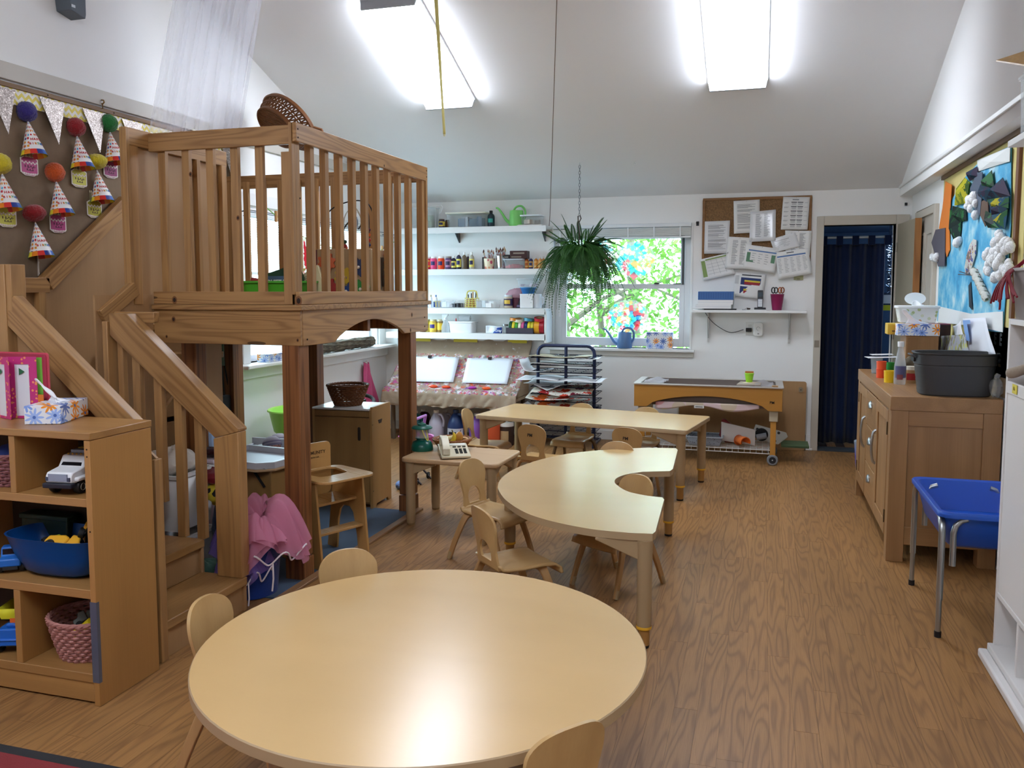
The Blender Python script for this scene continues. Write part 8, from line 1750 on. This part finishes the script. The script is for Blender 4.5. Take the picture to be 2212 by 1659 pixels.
B().prism([(.062*math.cos(a), .040*math.sin(a)) for a in [2*PI*k/24 for k in range(24)]], 0, .006).build('flip_lid', flat('e3e8e8', .35), wi, loc=(-.005, .045, .150), rot=(1.25, 0, 0)); B().grid(lambda i, j: (-.03+.07*i, .0+.01*math.sin(i*6), .106+.035*j*(.6+.4*math.sin(i*5))), 8, 6).build('wipe', flat('f6f7f7', .8), wi, solid=.001)
# papers leaning behind the basket
def lean(name, label, quad, X, m_, cat='paper'):
    P_ = [atx(px, py, X) for px, py in quad]; c_ = sum(P_, Vector())/4; t = thing(name, label, cat, tuple(c_)); B().grid(lambda i, j: tuple(P_[0].lerp(P_[1], i).lerp(P_[3].lerp(P_[2], i), j)-c_+Vector((.008*math.sin(i*4+j*3), 0, 0))), 8, 8).build('sheet', m_, t, solid=.0015, smooth=80); return t, P_, c_
t, P_, c_ = lean('leaning_letter', 'white letter with blue heading leaning behind the grey basket', ((2080, 688), (2132, 686), (2150, 770), (2092, 770)), 1.165, flat('dfe1e8', .6))
B().add([tuple(P_[0].lerp(P_[1], a).lerp(P_[3].lerp(P_[2], a), b_)-c_+Vector((-.012, 0, 0))) for a, b_ in ((.08, .05), (.40, .05), (.40, .14), (.25, .16), (.25, .6), (.08, .6))], [(0, 1, 2, 3, 4, 5)]).build('blue_heading', flat('7ea4d8', .6), t, smooth=0, solid=.0006)
lean('leaning_picture', 'picture of yellow green leaves leaning behind the grey basket', ((2022, 726), (2088, 722), (2096, 772), (2020, 772)), 1.10, spots('leaf picture', '8d8f96', ['8a8a3a', '5a4a34', 'a8a85a', '6a6a30'], 26, .45, .5))
lean('white_slip', 'small white folded slip leaning beside the letter', ((2058, 705), (2078, 692), (2082, 735), (2060, 735)), 1.15, flat('e3e4e8', .6))
o = thing('clear_bag', 'crumpled clear bag in the gap behind the grey basket', 'bag', (1.165, 4.835, TZ2+.055)); B().ball((0, 0, 0), .05, 14, 9, (.6, 1, 1), .15, random.Random(3)).build('bag_film', sheer('cfd2d6', .35), o); B().tube([(0, 0, .05), (.01, 0, .07)], .012, 6).build('bag_neck', sheer('cfd2d6', .5), o)
o = thing('letter_strip', 'tan card strip with black block letters on the wall behind the basket', 'sign', (XR2-.004, 4.95, 1.05)); B().box(-.002, 0, -.19, .19, -.16, .20).build('card', flat('b09a78', .6), o)
for k, ch in enumerate('EEFEFE'): text('letter', ch, .085, flat('1b1c22', .6), o, loc=(-.0028, .09-.11*(k % 2), .13-.11*(k//2)), rot=(PI/2, 0, -PI/2), bold=.004)
# waste bin by the doorway
q = atz(1843, 1030); o = thing('waste_bin', 'purple blue waste bin with a clear liner behind the sideboard', 'bin', (.79, 6.52, 0)); B().add([(x*k, y*k, z) for z, k in ((0, .8), (.30, 1)) for x, y in ((-.11, -.10), (.11, -.10), (.11, .10), (-.11, .10))], [(3, 2, 1, 0), (0, 1, 5, 4), (1, 2, 6, 5), (2, 3, 7, 6), (3, 0, 4, 7)]).build('bin_body', flat('3a3aa0', .4), o, solid=.004); B().lathe([(.112, .24), (.120, .30), (.125, .34), (.105, .345), (.10, .28)], 24).build('liner', sheer('c2ccdc', .5), o)
# ---------------- wall collage above the sideboard
mu = thing('collage_mural', 'wall display of blue painted paper, leaves and cotton clouds above the sideboard', 'mural', (XR2, 0, 0)); MX = XR2-.012
def poly_on(name, pts, m_, off=.0, th=.003, bulge=0.0, par=mu):
    P_ = [atx(px, py, MX-off) for px, py in pts]; c_ = sum(P_, Vector())/len(P_); n = len(P_)
    vs = [(p.x-XR2, p.y, p.z) for p in P_]+[(p.x-XR2-th, p.y, p.z) for p in P_]; b = B()
    if bulge: vs.append((c_.x-XR2-th-bulge, c_.y, c_.z)); fs = [tuple(range(n))]+[(n+k, n+(k+1) % n, 2*n) for k in range(n)]+[(k, (k+1) % n, n+(k+1) % n, n+k) for k in range(n)]
    else: fs = [tuple(range(n)), tuple(range(2*n-1, n-1, -1))]+[(k, (k+1) % n, n+(k+1) % n, n+k) for k in range(n)]
    return b.add(vs, fs).build(name, m_, par, smooth=0)
B().box(-.006, -.001, 4.62, 6.58, .99, 2.205).build('yellow_paper', cloth('d8cc8e', 'bfae66', .85, 14, sheen=0), mu)
MF = wood('mural frame', '6e5034', '523a24', 'Y', rings=4, across=9, along=.6, contrast=.4, rough=.5)
B().box(-.022, -.001, 4.58, 6.60, 2.205, 2.233).build('frame_strip', MF, mu, bevel=.002); B().box(-.022, -.001, 4.70, 4.745, 1.30, 2.205).build('frame_upright', wood('mural frame', '7a4f30', '5a3820', 'Z', rings=4, across=9, along=.6, contrast=.4, rough=.5), mu, bevel=.002)
BW = NT('blue wash paper'); n1 = BW.noise(BW.coords((1, 1, 1)), 5.5, 4, .6); BW.set(Base_Color=BW.ramp(n1, [(.30, '2f86b4'), (.46, '4aa4cc'), (.58, '86c0d4'), (.72, 'd2dede')]), Roughness=.7); BW = BW.m
def Q(L): return [(1960+x/3.77, 280+y/3.77) for x, y in L]
poly_on('blue_paper', Q([(270, 880), (350, 600), (480, 380), (610, 240), (850, 130), (845, 800), (780, 1650), (650, 1640), (450, 1580), (245, 1560)]), BW, .0, .003, .012)
poly_on('white_hem', Q([(262, 1440), (520, 1500), (780, 1480), (778, 1650), (560, 1600), (250, 1570)]), flat('dfe0de', .7), .006, .002)
poly_on('dark_seam', Q([(500, 1270), (520, 1240), (530, 1470), (505, 1440)]), flat('1e2c38', .7), .012, .002)
poly_on('white_sky', Q([(570, 250), (840, 140), (835, 260), (700, 300), (580, 340)]), flat('d9dcd8', .7), .010, .002, .01)
poly_on('orange_strip', Q([(315, 420), (365, 450), (345, 760), (350, 980), (325, 1040), (300, 900), (262, 800), (290, 640)]), flat('d97a26', .6), .012, .004)
poly_on('grey_cutout', Q([(235, 815), (312, 800), (308, 1110), (255, 1115), (225, 1000), (200, 920)]), flat('54505a', .6), .018, .004)
poly_on('grey_cutout', Q([(560, 350), (615, 345), (610, 560), (595, 700), (550, 640), (515, 480), (545, 420)]), flat('4d5869', .6), .018, .004)
poly_on('brown_cutout', Q([(600, 590), (660, 560), (665, 690), (640, 790), (600, 700)]), flat('5c4434', .6), .016, .004)
lf = [splat('leaf%d' % i, c, 9, c[0], .50) for i, c in enumerate((('8a9a1e', '4c6e24', 'd8d02a'), ('1c4a2c', '2c7a3c', '16302a'), ('1e5a7a', '123a52', '3a2a4c'), ('d8cc2a', '2a6a34', '1e5a7c')))]
for i, (L, m_) in enumerate((([(470, 390), (510, 430), (480, 600), (385, 620), (400, 480)], 0), ([(370, 620), (480, 650), (485, 740), (430, 755), (360, 700)], 1), ([(350, 640), (440, 760), (430, 930), (380, 900), (345, 800)], 1), ([(480, 350), (570, 300), (580, 380), (510, 420)], 2), ([(690, 330), (710, 470), (610, 460), (630, 400)], 1), ([(780, 390), (840, 540), (640, 570), (700, 460)], 2), ([(600, 440), (690, 480), (650, 590), (580, 540)], 2), ([(670, 620), (830, 590), (800, 690), (690, 700)], 2), ([(690, 690), (820, 650), (800, 810), (745, 800)], 3), ([(650, 570), (830, 545), (825, 640), (690, 650)], 3), ([(640, 660), (700, 690), (740, 800), (660, 800)], 1))): poly_on('painted_leaf', Q(L), lf[m_], .018, .002, .035)
CT = NT('cotton'); nn_ = CT.noise(CT.coords(), 80, 3); CT.set(Base_Color=lin('e9eaea'), Roughness=1.0); CT.bump(nn_, .8, .01); CT = CT.m; rr = random.Random(12)
for (xa, ya, xb_, yb_, n) in ((640, 980, 830, 1180, 26), (690, 830, 840, 990, 14), (480, 540, 560, 700, 10), (700, 1180, 780, 1240, 5), (195, 990, 240, 1110, 4), (380, 860, 420, 940, 3)):
    for k in range(n): x, y = rr.uniform(xa, xb_), rr.uniform(ya, yb_); q = atx(*Q([(x, y)])[0], MX-.03); B().ball((0, 0, 0), rr.uniform(.022, .032), 10, 7, (.8, 1, 1), .10, rr).build('cotton_ball', CT, mu, loc=(q.x-XR2, q.y, q.z), smooth=80)
poly_on('white_wing', Q([(510, 940), (540, 890), (565, 900), (560, 1010), (520, 1150), (480, 1190), (470, 1120), (490, 1020)]), splat('wing', ('c84a8a', '5a6ac0', 'e0a83a', '9a8a80'), 16), .02, .003, .02)
for k in range(6): B().ball((0, 0, 0), .042, 12, 8, (.5, 1.15, .6), .1, rr).build('body_segment', splat('foil', ('7a6a5a', '5a6a50', 'a83a4a', 'b0a89a'), 22), mu, loc=tuple(atx(*Q([(545+18*k, 1165+38*k)])[0], MX-.03)-Vector((XR2, 0, 0))), rot=(.5, 0, 0))
b = B()
for e in ((415, 1180), (425, 1155)): a_, c_ = atx(*Q([(520, 1185)])[0], MX-.03), atx(*Q([e])[0], MX-.06); b.tube([(a_.x-XR2, a_.y, a_.z), (c_.x-XR2, c_.y, c_.z)], .003, 5)
tag(b.build('antenna', flat('5a5a60', .4, .6), mu), kind='stuff')
# ---------------- blue sensory table
bs = thing('blue_sensory_table', 'blue plastic sensory tub on curved silver tube legs before the sideboard', 'sensory table', (0, 0, 0)); BL = flat('1f52b4', .32); bx0, bx1, by0, by1, bz = .715, 1.17, 3.735, 4.44, .535
cxm, cym = (bx0+bx1)/2, (by0+by1)/2
def Rr(k, z, r=.05): return [(cxm+(x-cxm)*k, cym+(y-cym)*k, z) for x, y in rrect(bx0, bx1, by0, by1, r, 6)]
rg_ = [Rr(.72, bz-.165), Rr(.78, bz-.15), Rr(.92, bz-.022), Rr(1.0, bz-.022), Rr(1.005, bz-.008), Rr(.985, bz), Rr(.90, bz-.004), Rr(.76, bz-.135)]; n = len(rg_[0]); vs = [v for r in rg_ for v in r]
B().add(vs, [tuple(range(n-1, -1, -1))]+[(i*n+k, i*n+(k+1) % n, (i+1)*n+(k+1) % n, (i+1)*n+k) for i in range(7) for k in range(n)]+[tuple(7*n+k for k in range(n))]).build('tub', BL, bs, smooth=50)
for sx, X in ((1, bx0+.02), (-1, bx1-.02)):
    for sy, Y in ((1, by0+.03), (-1, by1-.03)):
        l_ = B().tube([(X, Y, .16), (X, Y, bz-.09)]+[(X+sx*.0, Y+sy*.06*(1-math.cos(a)), bz-.09+.06*math.sin(a)) for a in (PI/6, PI/3, PI/2)], .0135, 12).build('leg', SIL, bs); B().cyl((X, Y, .012), (X, Y, .17), .011, n=12).build('leg_extension', SIL, l_); B().cyl((X, Y, 0), (X, Y, .025), .014, n=12).build('foot', BLK, l_)
        B().tube([(X+sx*.045, Y+sy*.01, bz-.23), (X+sx*.045, Y+sy*.01, bz-.09)]+[(X+sx*(.045+.05*(1-math.cos(a))), Y+sy*.01, bz-.09+.06*math.sin(a)) for a in (PI/6, PI/3, PI/2)], .0125, 12).build('support_tube', SIL, l_)
# ---------------- white cubby unit at the right edge
cu_ = thing('white_cubby_unit', 'tall white painted cubby unit at the right edge', 'cubby', (0, 0, 0)); WC = paint('e4e1de', .45, .05, .04, scale=25); ux0, ux1, uy0, uy1, uz = .905, 1.20, 1.75, 3.622, 1.335
[B().box(ux0, ux1, y, y+.022, .03, uz).build('side_panel', WC, cu_, bevel=.002) for y in (uy1-.022, uy0)]; B().box(ux0, ux1, uy0, uy1-.022, uz-.022, uz-.001).build('top_board', WC, cu_, bevel=.002)
B().box(ux1-.012, ux1, uy0+.022, uy1-.022, .03, uz-.022).build('back_panel', WC, cu_)
for z, nm in ((1.075, 'shelf_board'), (.27, 'shelf_board'), (.05, 'shelf_board')): B().box(ux0+.001, ux1-.012, uy0+.022, uy1-.022, z-.02, z).build(nm, WC, cu_, bevel=.002)
B().box(ux0, ux0+.012, uy1-.62, uy1-.022, 1.052, 1.098).build('shelf_lip', WC, cu_, bevel=.002)
B().box(ux0+.004, ux0+.02, uy1-.60, uy1-.022, .27, 1.055).build('front_panel', WC, cu_, bevel=.002)
for y in (uy1-.30, uy1-.62): [B().box(ux0+.001, ux1-.012, y-.01, y+.01, a, b_).build('divider', WC, cu_, bevel=.002) for a, b_ in ((.05, .25), (1.075, uz-.022))]
B().box(ux0-.055, ux0-.02, uy0, uy1-.01, 0, .035).build('base_moulding', WC, cu_, bevel=.008); B().box(ux0-.02, ux1, uy0, uy1+.0, 0, .055).build('plinth', WC, cu_, bevel=.004)
q = atx(2192, 840, ux0-.002); lb = B().box(-.002, 0, -.03, .025, -.018, .016).build('yellow_label', flat('e0d040', .5), cu_, loc=tuple(q)); text('label_print', 'Hh', .02, flat('9a8a20', .5), lb, loc=(-.0025, 0, 0), rot=(PI/2, 0, -PI/2))
# soft toy in the top cubby
st_ = thing('soft_toy', 'grey brown plush toy lying in the top cubby, arm over the edge', 'soft toy', (1.01, 3.43, 1.076)); FUR = cloth('a89a8a', '7a6c5e', 1.0, 160)
B().ball((.0, 0, .075), .075, 20, 14, (1.0, 1.2, .95)).ball((.0, -.12, .10), .06, 18, 12).ball((-.03, -.15, .155), .02, 12, 8).build('body', FUR, st_, smooth=80)
B().tube(smooth_path([(-.03, .03, .085), (-.07, .06, .08), (-.105, .085, .062), (-.125, .10, .055)], 4), [.017, .017, .017, .0175, .018, .0185, .019, .0195, .02, .02, .019, .017, .012], 12).build('arm', FUR, st_)
B().grid(lambda i, j: (-.065+.03*i, -.03+.12*j, .012+.03*math.sin(i*3)*math.sin(j*6+1)), 6, 8).build('dress_hem', spots('toy dress', '8a2448', ['d8c8d0', '5a2a4a', '8a2448', 'c84a7a'], 50, .4, .8), st_, solid=.006); B().ball((.02, -.02, .15), .03, 12, 8, (1, 1.5, .6)).build('dark_scarf', flat('1c1c22', .8), st_)
# tub and yarn on top of the unit
tb_ = tub('frosted_tub', 'frosted plastic tub with lid on the white cubby unit', (1.03, 3.50, uz), .24, .27, .185, sheer('bcb4b0', .72), sheer('d8d6d6', .8), contents=clutter(['8a7a74', 'a89890', '6a6a74'], .2, .2, .15, 6, 4))
ya = thing('red_yarn', 'bunch of dark red yarn hanging over the frosted tub', 'yarn', (0, 0, 0)); b = B(); rr = random.Random(4)
for k in range(16):
    e = (2155+rr.uniform(-6, 42), 664+rr.uniform(-30, 8)) if k > 2 else (2140+6*k, 655-3*k)
    L = [atx(2235, 545+rr.uniform(-4, 4), .97), atx(2200, 575+rr.uniform(-3, 3), .93), atx(2178+rr.uniform(-4, 6), 590, .885), atx(2172+(e[0]-2172)*.6, 620, .878), atx(*e, .872)]; b.tube(smooth_path(L, 4), .0042, 5)
tag(b.build('yarn_strand', cloth('8a1c2c', '5a0e1a', 1.0, 200), ya), kind='stuff')
# high wall shelf just out of frame carrying a clear tub and a wooden tray
hs2 = thing('high_wall_shelf', 'white wall shelf high on the right wall at the frame edge', 'shelf', (0, 0, 0)); B().box(.90, XR-.001, 2.3, 3.74, 1.995, 2.02).build('shelf_board', SHW, hs2, bevel=.002); B().box(1.08, XR-.001, 2.5, 2.52, 1.85, 1.995).build('shelf_bracket', SHW, hs2)
tub('clear_storage_tub', 'clear storage tub with lid on the high shelf at the right edge', (1.01, 3.665, 2.021), .15, .20, .235, CLR2, CLLID, contents=clutter(['a08878', '8a94b0', 'b8a0a0'], .12, .15, .2, 6, 9))
o = thing('wooden_tray', 'thin wooden board jutting out on top of the clear storage tub', 'board', (1.0, 3.66, 2.263)); B().add([(-.075, .43, .145), (.10, .14, .145), (.10, -.35, .03), (-.055, .05, .03), (-.075, .43, .151), (.10, .14, .151), (.10, -.35, .036), (-.055, .05, .036)], [(3, 2, 1, 0), (4, 5, 6, 7), (0, 1, 5, 4), (1, 2, 6, 5), (2, 3, 7, 6), (3, 0, 4, 7)]).box(.0, .04, -.02, .02, 0, .06).build('board_sheet', wood('tray wood', 'a8803c', '7c5a26', 'Y', rings=4, across=8, along=.6, contrast=.4, rough=.45), o)
for (px, py, X, lab) in ((1957, 441, XR2, 'small black hook on the right wall near the doorway'),): q = aty(px, py, YF); o = thing('wall_hook', lab, 'hook', (min(q.x, 1.19), YF, q.z)); B().box(-.01, .01, -.012, -.0005, -.012, .012).build('hook_plate', flat('1c1c1e', .5), o); B().tube([(0, -.012, 0), (0, -.03, -.004), (0, -.034, .008)], .004, 6).build('hook_arm', flat('1c1c1e', .5), o)
# ================================================================== OUTDOORS BEYOND THE WINDOWS
struct(B().box(-30, 30, 8.3, 45, -1.0, -.9).box(-30, -4.2, -8, 8.3, -1.0, -.9).build('ground', paint('98a2aa', .9, .1, .05)))
LV = [leafmat('56822c', '90b050', 'a'), leafmat('48742c', '7ca446', 'b')]
def tree(label, x, y, h_, r, n, seed, zb=1.4, th=.10):
    t = thing('tree', label, 'tree', (x, y, -.9), 0, 'trees beyond the windows'); rr = random.Random(seed); BK = flat('6b6252', .9)
    B().tube(smooth_path([(0, 0, 0), (.05, .02, h_*.3), (-.04, 0, h_*.6), (.03, .03, h_*.95)], 4), [th*(1-.06*k) for k in range(13)], 10).build('trunk', BK, t)
    for k in range(5): a = rr.uniform(0, 6.28); z = h_*rr.uniform(.4, .85); B().tube([(0, 0, z), (r*.4*math.cos(a), r*.4*math.sin(a), z+.4), (r*.8*math.cos(a), r*.8*math.sin(a), z+.6)], [.05, .03, .012], 6).build('branch', BK, t)
    b = B()
    for k in range(n):
        v = Vector((rr.gauss(0, 1), rr.gauss(0, 1), rr.gauss(0, 1))).normalized()*rr.random()**.4; c_ = Vector((v.x*r, v.y*r*.6, zb+(h_+.6-zb)/2*(1+v.z))); s_ = rr.uniform(.05, .085); m_ = Euler((rr.uniform(-1, 1), rr.uniform(-1, 1), rr.uniform(0, 6))).to_matrix()
        b.add([c_+m_ @ Vector(q)*s_ for q in ((-1, 0, 0), (-.2, .42, .06), (1, 0, -.1), (-.2, -.42, .06))], [(0, 1, 2, 3)])
    tag(b.build('foliage', LV[seed % 2], t, smooth=0), kind='stuff')
tree('slender tree with a pale trunk left of the far window view', -2.6, 11.2, 4.4, 1.5, 1400, 1, .3); tree('tree with a thin trunk in the left of the far window view', -2.25, 12.0, 4.5, 1.6, 1300, 2, .5, .07); tree('thicker trunked tree behind the lower collage', -2.0, 13.5, 5.0, 1.8, 1400, 3, .9, .12)
tree('low bushy tree at the right of the far window view', -.55, 11.8, 3.8, 1.7, 1900, 4, -.2); tree('leafy tree behind the upper far window pane', -1.1, 14.5, 6.0, 2.6, 2200, 5, .4); tree('tree beyond the left window', -8.5, 8.5, 4.5, 2.0, 600, 6)
bpy.context.view_layer.update()
